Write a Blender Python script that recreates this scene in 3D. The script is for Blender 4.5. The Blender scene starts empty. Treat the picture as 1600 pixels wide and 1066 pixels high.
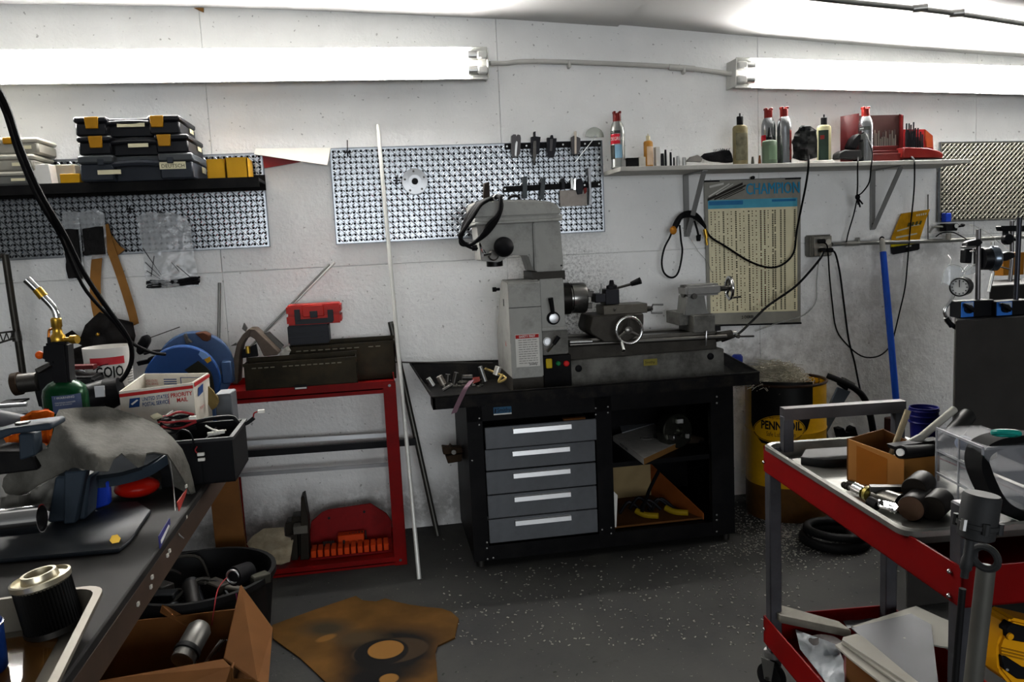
import bpy, bmesh, math, random
from mathutils import Vector, Matrix, Quaternion, noise as mnoise
random.seed(7)
SC = bpy.context.scene
COL = SC.collection
PI = math.pi

# ------------------------------------------------------------------ camera
YAW, PIT, ROL, FPX = -0.16103, -0.12077, -0.04713, 1265.24
CAM = Vector((0.16177, -3.68657, 1.30268))
def _dir(x, y):
    c, s = math.cos(ROL), math.sin(ROL); x, y = c*x - s*y, s*x + c*y
    c, s = math.cos(PIT), math.sin(PIT); Y, Z = c - s*y, s + c*y
    c, s = math.cos(YAW), math.sin(YAW)
    return Vector((c*x - s*Y, s*x + c*Y, Z))
def ray(px, py): return _dir((px-800)/FPX, (533-py)/FPX)
_f = _dir(0, 0); _r = _dir(1, 0) - _f; _u = _dir(0, 1) - _f
cam_data = bpy.data.cameras.new('camera'); cam = bpy.data.objects.new('camera', cam_data); COL.objects.link(cam)
cam_data.sensor_fit = 'HORIZONTAL'; cam_data.sensor_width = 36.0; cam_data.lens = 36.0*FPX/1600
cam_data.clip_start = 0.02
m = Matrix.Identity(4)
for i in range(3):
    m[i][0], m[i][1], m[i][2], m[i][3] = _r[i], _u[i], -_f[i], CAM[i]
cam.matrix_world = m
SC.camera = cam

# ------------------------------------------------------------------ world, light, exposure
w = bpy.data.worlds.new('world'); SC.world = w; w.use_nodes = True
w.node_tree.nodes['Background'].inputs[0].default_value = (0.5, 0.55, 0.62, 1)
w.node_tree.nodes['Background'].inputs[1].default_value = 0.02
SC.view_settings.view_transform = 'Standard'; SC.view_settings.look = 'None'
SC.view_settings.gamma = 1.0; SC.view_settings.use_curve_mapping = False
SC.view_settings.exposure = 0.0
TUBE_STRENGTH = 128.0
def area(name, loc, rot, sx, sy, e, col):
    l = bpy.data.lights.new(name, 'AREA'); l.shape = 'RECTANGLE'; l.size = sx; l.size_y = sy; l.energy = e; l.color = col
    o = bpy.data.objects.new(name, l); o.location = loc; o.rotation_euler = rot; COL.objects.link(o); return o
# one more ceiling tube lamp above the aisle, and the open shop door far behind the camera
area('ceiling_lamp', (-0.2, -1.9, 2.20), (0, 0, 0), 2.4, 0.16, 1.0, (1.0, 0.98, 0.95))
area('open_shop_door', (0.8, -8.9, 1.5), (PI/2, 0, 0), 5.2, 1.9, 218, (0.92, 0.96, 1.0))

# ------------------------------------------------------------------ helpers
def lin(c): return c/12.92 if c <= .04045 else ((c+.055)/1.055)**2.4
def rgb(h):
    h = h.lstrip('#'); return tuple(lin(int(h[i:i+2], 16)/255) for i in (0, 2, 4))
_mats = {}
def M(name, hexc, rough=.5, metal=0, var=.15, vs=9, bump=0, bs=70, dirt=0, dcol='#14110d', ds=7, dth=.56, alpha=1, trans=0, emit=0, spec=.14, coat=0):
    if name in _mats: return _mats[name]
    mt = bpy.data.materials.new(name); mt.use_nodes = True; _mats[name] = mt
    nt = mt.node_tree; N = nt.nodes; L = nt.links; b = N['Principled BSDF']
    c = rgb(hexc)
    b.inputs['Roughness'].default_value = rough; b.inputs['Metallic'].default_value = metal
    b.inputs['Specular IOR Level'].default_value = spec
    if coat: b.inputs['Coat Weight'].default_value = coat; b.inputs['Coat Roughness'].default_value = .15
    tc = N.new('ShaderNodeTexCoord')
    col = None
    if var or dirt:
        n1 = N.new('ShaderNodeTexNoise'); n1.inputs['Scale'].default_value = vs; n1.inputs['Detail'].default_value = 5
        L.new(tc.outputs['Object'], n1.inputs['Vector'])
        r1 = N.new('ShaderNodeValToRGB'); r1.color_ramp.elements[0].position = .3; r1.color_ramp.elements[1].position = .7
        r1.color_ramp.elements[0].color = (*[x*(1-var) for x in c], 1); r1.color_ramp.elements[1].color = (*[min(1, x*(1+var)) for x in c], 1)
        L.new(n1.outputs['Fac'], r1.inputs['Fac']); col = r1.outputs['Color']
        if dirt:
            n2 = N.new('ShaderNodeTexNoise'); n2.inputs['Scale'].default_value = ds; n2.inputs['Detail'].default_value = 8; n2.inputs['Roughness'].default_value = .7
            L.new(tc.outputs['Object'], n2.inputs['Vector'])
            r2 = N.new('ShaderNodeValToRGB'); r2.color_ramp.elements[0].position = dth-.12; r2.color_ramp.elements[1].position = dth+.12
            r2.color_ramp.elements[0].color = (0, 0, 0, 1); r2.color_ramp.elements[1].color = (dirt, dirt, dirt, 1)
            L.new(n2.outputs['Fac'], r2.inputs['Fac'])
            mx = N.new('ShaderNodeMix'); mx.data_type = 'RGBA'; L.new(r2.outputs['Color'], mx.inputs['Factor'])
            L.new(col, mx.inputs['A']); mx.inputs['B'].default_value = (*rgb(dcol), 1); col = mx.outputs['Result']
        L.new(col, b.inputs['Base Color'])
    else:
        b.inputs['Base Color'].default_value = (*c, 1)
    if bump:
        n3 = N.new('ShaderNodeTexNoise'); n3.inputs['Scale'].default_value = bs; n3.inputs['Detail'].default_value = 3
        L.new(tc.outputs['Object'], n3.inputs['Vector'])
        bp = N.new('ShaderNodeBump'); bp.inputs['Strength'].default_value = bump; bp.inputs['Distance'].default_value = .004
        L.new(n3.outputs['Fac'], bp.inputs['Height']); L.new(bp.outputs['Normal'], b.inputs['Normal'])
    if alpha < 1: b.inputs['Alpha'].default_value = alpha
    if trans: b.inputs['Transmission Weight'].default_value = trans; b.inputs['IOR'].default_value = 1.3
    if emit:
        b.inputs['Emission Color'].default_value = (*c, 1); b.inputs['Emission Strength'].default_value = emit
    return mt

def P(px, py, d):                      # photograph pixel on the plane d metres in front of the back wall
    r = ray(px, py); return CAM + r*((-d-CAM.y)/r.y)
def G(px, py, z=0.0):                  # ... on a horizontal plane
    r = ray(px, py); return CAM + r*((z-CAM.z)/r.z)
def X(px, py, x):                      # ... on a plane facing sideways
    r = ray(px, py); return CAM + r*((x-CAM.x)/r.x)
def V(*a): return Vector(a)
def mpp(d): return (3.687-d)/1250.0

def smooth_path(pts, sub=5):
    pts = [Vector(p) for p in pts]
    if len(pts) < 3 or sub < 2: return pts
    out = []
    for i in range(len(pts)-1):
        p0 = pts[max(i-1, 0)]; p1 = pts[i]; p2 = pts[i+1]; p3 = pts[min(i+2, len(pts)-1)]
        for k in range(sub):
            t = k/sub
            out.append(.5*((2*p1)+(p2-p0)*t+(2*p0-5*p1+4*p2-p3)*t*t+(3*p1-p0-3*p2+p3)*t**3))
    out.append(pts[-1]); return out
def frame(axis):
    a = Vector(axis).normalized(); h = V(0, 0, 1) if abs(a.z) < .9 else V(1, 0, 0)
    u = a.cross(h).normalized(); return u, a.cross(u).normalized(), a

WL = {}
class MB:
    def __init__(s, xf=None): s.v = []; s.f = []; s.xf = xf or Matrix.Identity(4)
    def add(s, vs, fs):
        o = len(s.v); s.v += [s.xf @ Vector(v) for v in vs]; s.f += [tuple(o+i for i in f) for f in fs]; return s
    def _bm(s, bm):
        bm.verts.ensure_lookup_table(); bm.verts.index_update()
        s.add([v.co.copy() for v in bm.verts], [[v.index for v in f.verts] for f in bm.faces]); bm.free(); return s
    def box(s, c, size, rot=None, bev=0, seg=1, taper=None):
        x, y, z = [k/2 for k in size]; R = rot.to_matrix() if isinstance(rot, Quaternion) else (Matrix.Rotation(rot, 3, 'Z') if isinstance(rot, (int, float)) else (rot or Matrix.Identity(3)))
        vs = []
        for k in (-1, 1):
            t = (taper if (taper and k == 1) else 1)
            for (i, j) in ((-1, -1), (1, -1), (1, 1), (-1, 1)): vs.append(V(i*x*t, j*y*t, k*z))
        fs = [(3, 2, 1, 0), (4, 5, 6, 7), (0, 1, 5, 4), (1, 2, 6, 5), (2, 3, 7, 6), (3, 0, 4, 7)]
        vs = [R @ v + Vector(c) for v in vs]
        if not bev: return s.add(vs, fs)
        bm = bmesh.new(); bv = [bm.verts.new(v) for v in vs]; [bm.faces.new([bv[i] for i in f]) for f in fs]
        bmesh.ops.bevel(bm, geom=bm.edges[:], offset=bev, segments=seg, affect='EDGES', clamp_overlap=True)
        return s._bm(bm)
    def span(s, a, b, bev=0, seg=1):
        a = Vector(a); b = Vector(b); return s.box((a+b)/2, [abs(k) for k in (b-a)], bev=bev, seg=seg)
    def bp(s, x0, y0, x1, y1, d, depth, bev=0, seg=1):   # box whose front face covers a pixel rectangle at distance d
        mx, my = (x0+x1)/2, (y0+y1)/2
        return s.span((P(x0, my, d).x, -d, P(mx, y1, d).z), (P(x1, my, d).x, -d+depth, P(mx, y0, d).z), bev, seg)
    def prism(s, pts, ext, bev=0, seg=1):
        pts = [Vector(p) for p in pts]; n = len(pts); ext = Vector(ext)
        vs = pts + [p+ext for p in pts]
        fs = [tuple(range(n)), tuple(range(2*n-1, n-1, -1))] + [((i+1) % n, i, n+i, n+(i+1) % n) for i in range(n)]
        bm = bmesh.new(); bv = [bm.verts.new(v) for v in vs]; [bm.faces.new([bv[i] for i in f]) for f in fs]
        bmesh.ops.recalc_face_normals(bm, faces=bm.faces[:])
        if bev: bmesh.ops.bevel(bm, geom=bm.edges[:], offset=bev, segments=seg, affect='EDGES', clamp_overlap=True)
        return s._bm(bm)
    def poly(s, pts, d, depth, bev=0, seg=1):            # outline at distance d with its real thickness behind it
        return s.prism([P(x, y, d) for x, y in pts], (0, depth, 0), bev, seg)
    def cyl(s, p0, p1, r0, r1=None, n=16, caps=True):
        p0 = Vector(p0); p1 = Vector(p1); r1 = r0 if r1 is None else r1
        u, w_, a = frame(p1-p0); vs = []
        for p, r in ((p0, r0), (p1, r1)):
            for i in range(n): t = 2*PI*i/n; vs.append(p+u*math.cos(t)*r+w_*math.sin(t)*r)
        fs = [(i, (i+1) % n, n+(i+1) % n, n+i) for i in range(n)]
        if caps: fs += [tuple(range(n-1, -1, -1)), tuple(range(n, 2*n))]
        return s.add(vs, fs)
    def lathe(s, prof, o=(0, 0, 0), axis=(0, 0, 1), n=24):   # prof = [(radius, height)]
        u, w_, a = frame(axis); o = Vector(o); vs = []; fs = []
        for r, h in prof:
            for i in range(n): t = 2*PI*i/n; vs.append(o+a*h+(u*math.cos(t)+w_*math.sin(t))*max(r, 1e-4))
        for k in range(len(prof)-1):
            for i in range(n): j = (i+1) % n; fs.append((k*n+i, k*n+j, (k+1)*n+j, (k+1)*n+i))
        fs.append(tuple(range(n-1, -1, -1))); fs.append(tuple(range((len(prof)-1)*n, len(prof)*n)))
        return s.add(vs, fs)
    def tube(s, pts, r, n=8, sub=5, r1=None):
        pts = smooth_path(pts, sub); k = len(pts); vs = []; fs = []
        t0 = (pts[1]-pts[0]).normalized(); u, _, _ = frame(t0)
        for i, p in enumerate(pts):
            t = (pts[min(i+1, k-1)]-pts[max(i-1, 0)])
            t = t.normalized() if t.length > 1e-9 else t0
            u = (u-t*u.dot(t)); u = u.normalized() if u.length > 1e-6 else frame(t)[0]
            w_ = t.cross(u); rr = r if r1 is None else r+(r1-r)*i/(k-1)
            for j in range(n): a = 2*PI*j/n; vs.append(p+u*math.cos(a)*rr+w_*math.sin(a)*rr)
        for i in range(k-1):
            for j in range(n): q = (j+1) % n; fs.append((i*n+j, i*n+q, (i+1)*n+q, (i+1)*n+j))
        fs += [tuple(range(n-1, -1, -1)), tuple(range((k-1)*n, k*n))]
        return s.add(vs, fs)
    def ribbon(s, pts, wvec, th=.002, sub=5):              # flat strap following pts, width vector wvec
        pts = smooth_path(pts, sub); w_ = Vector(wvec)/2; k = len(pts); vs = []; fs = []
        for i, p in enumerate(pts):
            t = (pts[min(i+1, k-1)]-pts[max(i-1, 0)]).normalized(); nn = t.cross(w_).normalized()*th/2
            vs += [p-w_-nn, p+w_-nn, p+w_+nn, p-w_+nn]
        for i in range(k-1):
            for j in range(4): q = (j+1) % 4; fs.append((i*4+j, i*4+q, i*4+4+q, i*4+4+j))
        fs += [(3, 2, 1, 0), (k*4-4, k*4-3, k*4-2, k*4-1)]
        return s.add(vs, fs)
    def torus(s, c, R_, r, axis=(0, 0, 1), n=32, k=8):
        u, w_, a = frame(axis); c = Vector(c); vs = []; fs = []
        for i in range(n):
            t = 2*PI*i/n; e = u*math.cos(t)+w_*math.sin(t)
            for j in range(k): q = 2*PI*j/k; vs.append(c+e*(R_+r*math.cos(q))+a*r*math.sin(q))
        for i in range(n):
            for j in range(k): i2 = (i+1) % n; j2 = (j+1) % k; fs.append((i*k+j, i2*k+j, i2*k+j2, i*k+j2))
        return s.add(vs, fs)
    def ball(s, c, r, n=16, k=10):
        r = r if isinstance(r, (tuple, list)) else (r, r, r); c = Vector(c); vs = []; fs = []
        for i in range(k+1):
            a = PI*i/k
            for j in range(n): t = 2*PI*j/n; vs.append(c+V(r[0]*max(math.sin(a), 1e-3)*math.cos(t), r[1]*max(math.sin(a), 1e-3)*math.sin(t), -r[2]*math.cos(a)))
        for i in range(k):
            for j in range(n): q = (j+1) % n; fs.append((i*n+j, i*n+q, (i+1)*n+q, (i+1)*n+j))
        fs += [tuple(range(n-1, -1, -1)), tuple(range(k*n, (k+1)*n))]
        return s.add(vs, fs)
    def sheet(s, outline, dfun, step=8, th=.003, plane=None):  # a sheet that fills an outline, its depth given point by point
        bm = bmesh.new(); bm.faces.new([bm.verts.new((x, y, 0)) for x, y in outline])
        xs = [p[0] for p in outline]; ys = [p[1] for p in outline]
        for ax, lo, hi in ((0, min(xs), max(xs)), (1, min(ys), max(ys))):
            k = lo+step
            while k < hi:
                co = (k, 0, 0) if ax == 0 else (0, k, 0); no = (1, 0, 0) if ax == 0 else (0, 1, 0)
                bmesh.ops.bisect_plane(bm, geom=bm.verts[:]+bm.edges[:]+bm.faces[:], plane_co=co, plane_no=no, dist=1e-4); k += step
        bmesh.ops.triangulate(bm, faces=[f for f in bm.faces if len(f.verts) > 4])
        fn = plane or (lambda x, y: P(x, y, dfun(x, y)))
        for v in bm.verts: v.co = fn(v.co.x, v.co.y)
        bm.normal_update(); bmesh.ops.recalc_face_normals(bm, faces=bm.faces[:])
        if th:
            bmesh.ops.solidify(bm, geom=bm.faces[:], thickness=th)
        return s._bm(bm)
    def arc(s, c, r, z0, z1, a0, a1, n=10, th=.0006):      # curved label on an upright cylinder, angles from -y (towards the room)
        c = Vector(c); vs = []; fs = []
        for i in range(n+1):
            a = a0+(a1-a0)*i/n; e = V(math.sin(a), -math.cos(a), 0)
            vs += [V(c.x, c.y, 0)+e*(r+th)+V(0, 0, z0), V(c.x, c.y, 0)+e*(r+th)+V(0, 0, z1)]
        fs = [(2*i, 2*i+2, 2*i+3, 2*i+1) for i in range(n)]
        return s.add(vs, fs)
    def build(s, name, mat, parent=None, label=None, sm=40, kind=None):
        me = bpy.data.meshes.new(name)
        lo = Vector([min(v[i] for v in s.v) for i in range(3)]); hi = Vector([max(v[i] for v in s.v) for i in range(3)])
        o_ = (lo+hi)/2
        if parent is None: o_.z = lo.z
        me.from_pydata([v-o_ for v in s.v], [], s.f); me.update()
        me.materials.append(mat)
        if sm: me.shade_smooth(); me.set_sharp_from_angle(angle=math.radians(sm))
        ob = bpy.data.objects.new(name, me); COL.objects.link(ob)
        WL[ob.name] = o_
        if parent is not None: ob.parent = parent; ob.location = o_-WL[parent.name]
        else: ob.location = o_
        if label: ob['label'] = label
        if kind: ob['kind'] = kind
        return ob
def tag(o, label, cat, group=None, kind=None):
    o['label'] = label; o['category'] = cat
    if group: o['group'] = group
    if kind: o['kind'] = kind
    return o
def thing(name, label, cat, loc, group=None):
    o = bpy.data.objects.new(name, None); COL.objects.link(o); o.location = loc; o.empty_display_size = .05
    WL[o.name] = Vector(loc); return tag(o, label, cat, group)
def struct(name, mb, mat, parent=None, sm=0):
    o = mb.build(name, mat, parent, sm=sm); o['kind'] = 'structure'; return o
def text(name, body, size, org, right, up, mat, parent, bold=0, wrap=None, align='LEFT', squash=1, label=None):
    cu = bpy.data.curves.new('txt', 'FONT'); cu.body = body; cu.size = size; cu.offset = bold*size; cu.align_x = align; cu.resolution_u = 2
    cu.space_line = .9
    ob = bpy.data.objects.new('txt', cu); COL.objects.link(ob)
    dg = bpy.context.evaluated_depsgraph_get(); me = bpy.data.meshes.new_from_object(ob.evaluated_get(dg))
    bpy.data.objects.remove(ob); bpy.data.curves.remove(cu)
    r = Vector(right).normalized(); u = Vector(up).normalized(); org = Vector(org)
    mb = MB()
    if wrap:                       # (centre, radius, angle): on an upright cylinder
        c, R_, a0 = wrap; vs = []
        for v in me.vertices:
            a = a0+v.co.x*squash/R_; vs.append(V(c[0]+math.sin(a)*(R_+.0012), c[1]-math.cos(a)*(R_+.0012), org.z+v.co.y))
    else: vs = [org+r*v.co.x*squash+u*v.co.y for v in me.vertices]
    mb.add(vs, [tuple(p.vertices) for p in me.polygons]); bpy.data.meshes.remove(me)
    return mb.build(name, mat, parent, label=label, sm=0)
def nz(x, y, s=1.0, seed=0.0): return mnoise.noise(Vector((x*s, y*s, seed)))
# ------------------------------------------------------------------ materials used in many places
blk = M('black_plastic', '#0f0f11', .6, var=.2, spec=.08)
blkm = M('black_paint', '#0a0a0c', .6, spec=.08, var=.25, dirt=.35, dcol='#2a2825')
rub = M('rubber', '#0b0b0c', .65, var=.2)
steel = M('steel', '#a8a8a6', .35, 1, var=.15)
chrome = M('chrome', '#d6d6d6', .12, 1, var=0)
dsteel = M('dark_steel', '#4a4845', .42, .85, var=.25, dirt=.4)
alu = M('aluminium', '#c4c6c8', .38, .9, var=.08)
white = M('white_plastic', '#d8d6d0', .45, var=.05)
cream = M('label_paper', '#cfc8a8', .7, var=.08)
yellow = M('yellow_plastic', '#b08208', .45, var=.12)
redp = M('red_paint', '#740303', .5, spec=.1, var=.15, dirt=.35, dcol='#2a0808')
redc = M('red_cap', '#64100a', .4, var=.08)
orange = M('orange_cloth', '#c2580f', .9, var=.3, bump=.5, bs=200)
card = M('cardboard', '#5a3818', .85, var=.16, vs=14, dirt=.25, dcol='#33200f')
brass = M('brass', '#b8923a', .3, .9, var=.15)
greyp = M('grey_machine_paint', '#9b9b96', .5, var=.1, dirt=.5, dcol='#2b2823', ds=9, dth=.6)
inkk = M('black_ink', '#101012', .6, var=0)
inkr = M('red_ink', '#a01a1a', .6, var=0)
inkb = M('blue_ink', '#173a6e', .6, var=0)
inkw = M('white_ink', '#d9d9d4', .6, var=0)

# ------------------------------------------------------------------ setting
def wall_material():
    mt = bpy.data.materials.new('painted_block'); mt.use_nodes = True; nt = mt.node_tree; N = nt.nodes; L = nt.links; b = N['Principled BSDF']
    b.inputs['Roughness'].default_value = .62; b.inputs['Specular IOR Level'].default_value = .35
    g = N.new('ShaderNodeNewGeometry')
    def nd(t, **k):
        n = N.new(t)
        for a, v in k.items(): setattr(n, a, v)
        return n
    def noise_(sc, det=4, rough=.6):
        n = nd('ShaderNodeTexNoise'); n.inputs['Scale'].default_value = sc; n.inputs['Detail'].default_value = det; n.inputs['Roughness'].default_value = rough
        L.new(g.outputs['Position'], n.inputs['Vector']); return n.outputs['Fac']
    def ramp(f, a, c):
        n = nd('ShaderNodeMapRange'); n.clamp = True; n.inputs['From Min'].default_value = a; n.inputs['From Max'].default_value = c; L.new(f, n.inputs['Value']); return n.outputs['Result']
    def math_(op, a, c):
        n = nd('ShaderNodeMath', operation=op)
        for i, q in enumerate((a, c)):
            if isinstance(q, (int, float)): n.inputs[i].default_value = q
            else: L.new(q, n.inputs[i])
        return n.outputs[0]
    def mix(f, A, B):
        n = nd('ShaderNodeMix', data_type='RGBA')
        if isinstance(f, (int, float)): n.inputs['Factor'].default_value = f
        else: L.new(f, n.inputs['Factor'])
        for k, q in (('A', A), ('B', B)):
            if isinstance(q, tuple): n.inputs[k].default_value = (*q, 1)
            else: L.new(q, n.inputs[k])
        return n.outputs['Result']
    def blob(c, r):
        s = nd('ShaderNodeVectorMath', operation='SUBTRACT'); L.new(g.outputs['Position'], s.inputs[0]); s.inputs[1].default_value = c
        d = nd('ShaderNodeVectorMath', operation='DIVIDE'); L.new(s.outputs[0], d.inputs[0]); d.inputs[1].default_value = r
        l = nd('ShaderNodeVectorMath', operation='LENGTH'); L.new(d.outputs[0], l.inputs[0])
        n = nd('ShaderNodeMapRange'); n.clamp = True; n.inputs['From Min'].default_value = 1; n.inputs['From Max'].default_value = .2; L.new(l.outputs['Value'], n.inputs['Value']); return n.outputs['Result']
    base = mix(ramp(noise_(2.2, 3), .35, .65), rgb('#e2e2e0'), rgb('#eeeeec'))
    specks = ramp(noise_(55, 2, .4), .69, .74)
    base = mix(math_('MULTIPLY', specks, .55), base, rgb('#5a5650'))
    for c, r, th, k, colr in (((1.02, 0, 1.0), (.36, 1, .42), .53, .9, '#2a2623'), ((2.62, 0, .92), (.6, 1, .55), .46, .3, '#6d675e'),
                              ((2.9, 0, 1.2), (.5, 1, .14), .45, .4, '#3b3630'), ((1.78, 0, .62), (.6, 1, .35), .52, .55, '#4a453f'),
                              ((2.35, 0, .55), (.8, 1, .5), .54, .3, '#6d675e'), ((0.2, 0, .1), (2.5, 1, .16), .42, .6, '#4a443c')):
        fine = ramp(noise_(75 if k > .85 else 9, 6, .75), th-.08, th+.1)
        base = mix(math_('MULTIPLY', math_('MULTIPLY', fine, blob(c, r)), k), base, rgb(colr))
    L.new(base, b.inputs['Base Color'])
    bp = nd('ShaderNodeBump'); bp.inputs['Strength'].default_value = .55; bp.inputs['Distance'].default_value = .010
    h = math_('ADD', math_('MULTIPLY', noise_(48, 3), .7), math_('MULTIPLY', noise_(14, 2), .5))
    L.new(h, bp.inputs['Height']); L.new(bp.outputs['Normal'], b.inputs['Normal'])
    return mt
wallm = wall_material()
wback = struct('wall_back', MB().span((-2.9, .012, -.05), (5.6, .2, 2.7)), wallm)
wx = [-2.9, -1.74, -.498, .755, 1.992, 3.15, 4.35, 5.6]
for i in range(7):
    for z0, z1 in ((0, 1.233), (1.233, 2.6)):
        MB().span((wx[i]+.0006, 0, z0+.0012), (wx[i+1]-.0006, .013, z1-.0012), bev=.002).build('wall_panel', wallm, wback)
plain = M('plain_wall_paint', '#8d8c88', .8, var=.05)
struct('wall_left', MB().span((-3.0, -9, -.05), (-2.9, .2, 2.7)), plain)
struct('wall_right', MB().span((5.6, -9, -.05), (5.7, .2, 2.7)), plain)
struct('wall_front', MB().span((-3, -9.1, -.05), (5.7, -9, 2.7)), plain)

def floor_material():
    mt = bpy.data.materials.new('painted_concrete'); mt.use_nodes = True; nt = mt.node_tree; N = nt.nodes; L = nt.links; b = N['Principled BSDF']
    g = N.new('ShaderNodeNewGeometry')
    def noise_(sc, det=5, rough=.6):
        n = N.new('ShaderNodeTexNoise'); n.inputs['Scale'].default_value = sc; n.inputs['Detail'].default_value = det; n.inputs['Roughness'].default_value = rough
        L.new(g.outputs['Position'], n.inputs['Vector']); return n.outputs['Fac']
    def mixc(f, lo, hi, A, B):
        r = N.new('ShaderNodeMapRange'); r.clamp = True; r.inputs['From Min'].default_value = lo; r.inputs['From Max'].default_value = hi; L.new(f, r.inputs['Value'])
        n = N.new('ShaderNodeMix'); n.data_type = 'RGBA'; L.new(r.outputs['Result'], n.inputs['Factor'])
        if isinstance(A, tuple): n.inputs['A'].default_value = (*A, 1)
        else: L.new(A, n.inputs['A'])
        n.inputs['B'].default_value = (*B, 1); return n.outputs['Result']
    c = mixc(noise_(1.7), .38, .62, rgb('#292929'), rgb('#343432'))
    c = mixc(noise_(6, 8, .75), .58, .72, c, rgb('#2a2926'))
    c = mixc(noise_(38, 3, .5), .68, .73, c, rgb('#171614'))
    c = mixc(noise_(90, 2, .5), .72, .76, c, rgb('#7a786f'))
    L.new(c, b.inputs['Base Color']); b.inputs['Roughness'].default_value = .8; b.inputs['Specular IOR Level'].default_value = .12
    bp = N.new('ShaderNodeBump'); bp.inputs['Strength'].default_value = .2; bp.inputs['Distance'].default_value = .003; L.new(noise_(60, 3), bp.inputs['Height']); L.new(bp.outputs['Normal'], b.inputs['Normal'])
    return mt
struct('floor', MB().span((-3, -9, -.12), (5.7, .2, 0)), floor_material())
ceilm = M('white_ceiling_board', '#b9b9b8', .6, var=.04, vs=2)
CZ = [(-2.9, 2.385), (-1.26, 2.352), (-.52, 2.340), (0, 2.324), (.83, 2.286), (1.315, 2.254), (1.99, 2.200), (2.7, 2.142), (3.13, 2.112), (5.6, 1.94)]
def ceil_strip(pts, dz, th, y0=-9.0, y1=.012):
    mb = MB(); n = len(pts); vs = []
    for x, z in pts: vs += [(x, y0, z+dz), (x, y1, z+dz), (x, y1, z+dz+th), (x, y0, z+dz+th)]
    fs = [(0, 3, 2, 1), (4*n-4, 4*n-3, 4*n-2, 4*n-1)]
    for i in range(n-1):
        for j in range(4): q = (j+1) % 4; fs.append((4*i+j, 4*i+q, 4*i+4+q, 4*i+4+j))
    return mb.add(vs, [f[::-1] for f in fs])
ceil = struct('ceiling', ceil_strip(CZ, .024, .1, y1=.2), ceilm)
ceil_strip([p for p in CZ if p[0] < 1.32], 0, .016).build('ceiling_board', ceilm, ceil, sm=0)
ceil_strip([(1.318, 2.257)]+[p for p in CZ if p[0] > 1.33], .006, .017).build('ceiling_board', ceilm, ceil, sm=0)
MB().prism([P(303, 12, .01), P(313, 17, .01), P(318, 19, .01), P(318, 12, .01)], (0, .008, 0)).build('chipped_patch', M('bare_block', '#6a4a22', .9), ceil, 'brown chip in the plaster under the ceiling')

# ------------------------------------------------------------------ fluorescent fixtures
fixm = M('fixture_enamel', '#cfcfca', .4, var=.04, dirt=.15, ds=20)
tubem = M('lit_tube', '#fffcf8', .3, var=0, emit=TUBE_STRENGTH)
def fixture(pa, pb, label):
    a, b = Vector(pa), Vector(pb); ax = (b-a).normalized(); L_ = (b-a).length; c = (a+b)/2
    ang = math.atan2(ax.z, ax.x); R = Matrix.Rotation(-ang, 3, 'Y')
    xf = Matrix.Translation(c) @ R.to_4x4()
    t = thing('fluorescent_fixture', label, 'light fixture', (c.x, c.y, c.z-.06), 'fluorescent fixtures on the back wall')
    hl = L_/2
    mb = MB(xf); mb.span((-hl, .03, -.05), (hl, .098, .05), bev=.004); mb.build('housing', fixm, t)
    mb = MB(xf)
    for k in (1, -1): mb.prism([(-hl+.002, .034, k*.036), (-hl+.002, .001, k*.066), (-hl+.002, .003, k*.069), (-hl+.002, .05, k*.046)], (2*hl-.004, 0, 0))
    mb.build('reflector', fixm, t)
    for z in (.031, -.031):
        MB(xf).cyl((-hl+.05, .004, z), (hl-.05, .004, z), .019, n=14).build('fluorescent_tube', tubem, t, sm=60)
        for s_ in (-1, 1):
            MB(xf).box((s_*(hl-.028), .006, z), (.044, .05, .034), bev=.006).build('lamp_holder', fixm, t)
            MB(xf).cyl((s_*(hl-.09), .004, z), (s_*(hl-.045), .004, z), .0195, n=14).build('tube_cap', steel, t)
    for s_ in (-1, 1): MB(xf).span((s_*hl-.003, -.004, -.062), (s_*hl+.003, .098, .062), bev=.002).build('end_plate', fixm, t)
    return t
e = P(763, 98, .1); fixture((e.x-2.44, -.099, e.z+.006), (e.x, -.099, e.z), 'longer-looking lit fluorescent fixture at upper left above the parts shelf')
a = P(1150, 113, .1); b_ = P(1600, 125.5, .1); dr = (b_-a).normalized(); a.y = -.099; e2 = a+dr*2.44; e2.y = -.099
fixture(a, e2, 'lit fluorescent fixture at upper right above the aerosol cans')

conm = M('painted_conduit', '#b4b3ae', .5, .1, var=.06)
galv = M('galvanised_conduit', '#8f8f8c', .35, .85, var=.15, vs=20)
t = thing('conduit_pipe', 'white painted conduit running between the two fluorescent fixtures', 'pipe', P(950, 103, .03))
MB().tube([P(765, 99, .06), P(790, 99, .03), P(820, 96, .02), P(890, 97, .02), P(990, 101, .02), P(1060, 105, .02), P(1110, 111, .03), P(1147, 116, .06)], .0105, 10).build('tube', conm, t)
for x, y in ((889, 98), (1068, 107)): MB().box(P(x, y+3, .02), (.014, .03, .034), bev=.004).build('strap', conm, t)
MB().cyl(P(1045, 104.5, .02), P(1085, 107.5, .02), .0135, n=12).build('coupling', conm, t)
cz = lambda x: 2.112+(3.13-x)*.0665
def C(px, py, dz=.03):     # point under the sloping ceiling
    lo = 0.0; r = ray(px, py); best = None
    for k in range(400):
        s_ = .3+k*.012; q = CAM+r*s_
        if q.z >= cz(q.x)-dz: return q
    return q
t = thing('ceiling_conduit', 'bare metal conduit clipped to the ceiling at top right corner', 'pipe', C(1450, 15))
MB().tube([C(1240, -6), C(1330, 4), C(1440, 15), C(1510, 24), C(1600, 38), C(1680, 52)], .011, 10).build('tube', galv, t)
for px, py in ((1437, 13), (1494, 21)):
    q = C(px, py); MB().cyl(q-V(.025, -.01, -.0), q+V(.025, -.01, 0), .015, n=12).build('coupling', galv, t)
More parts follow.
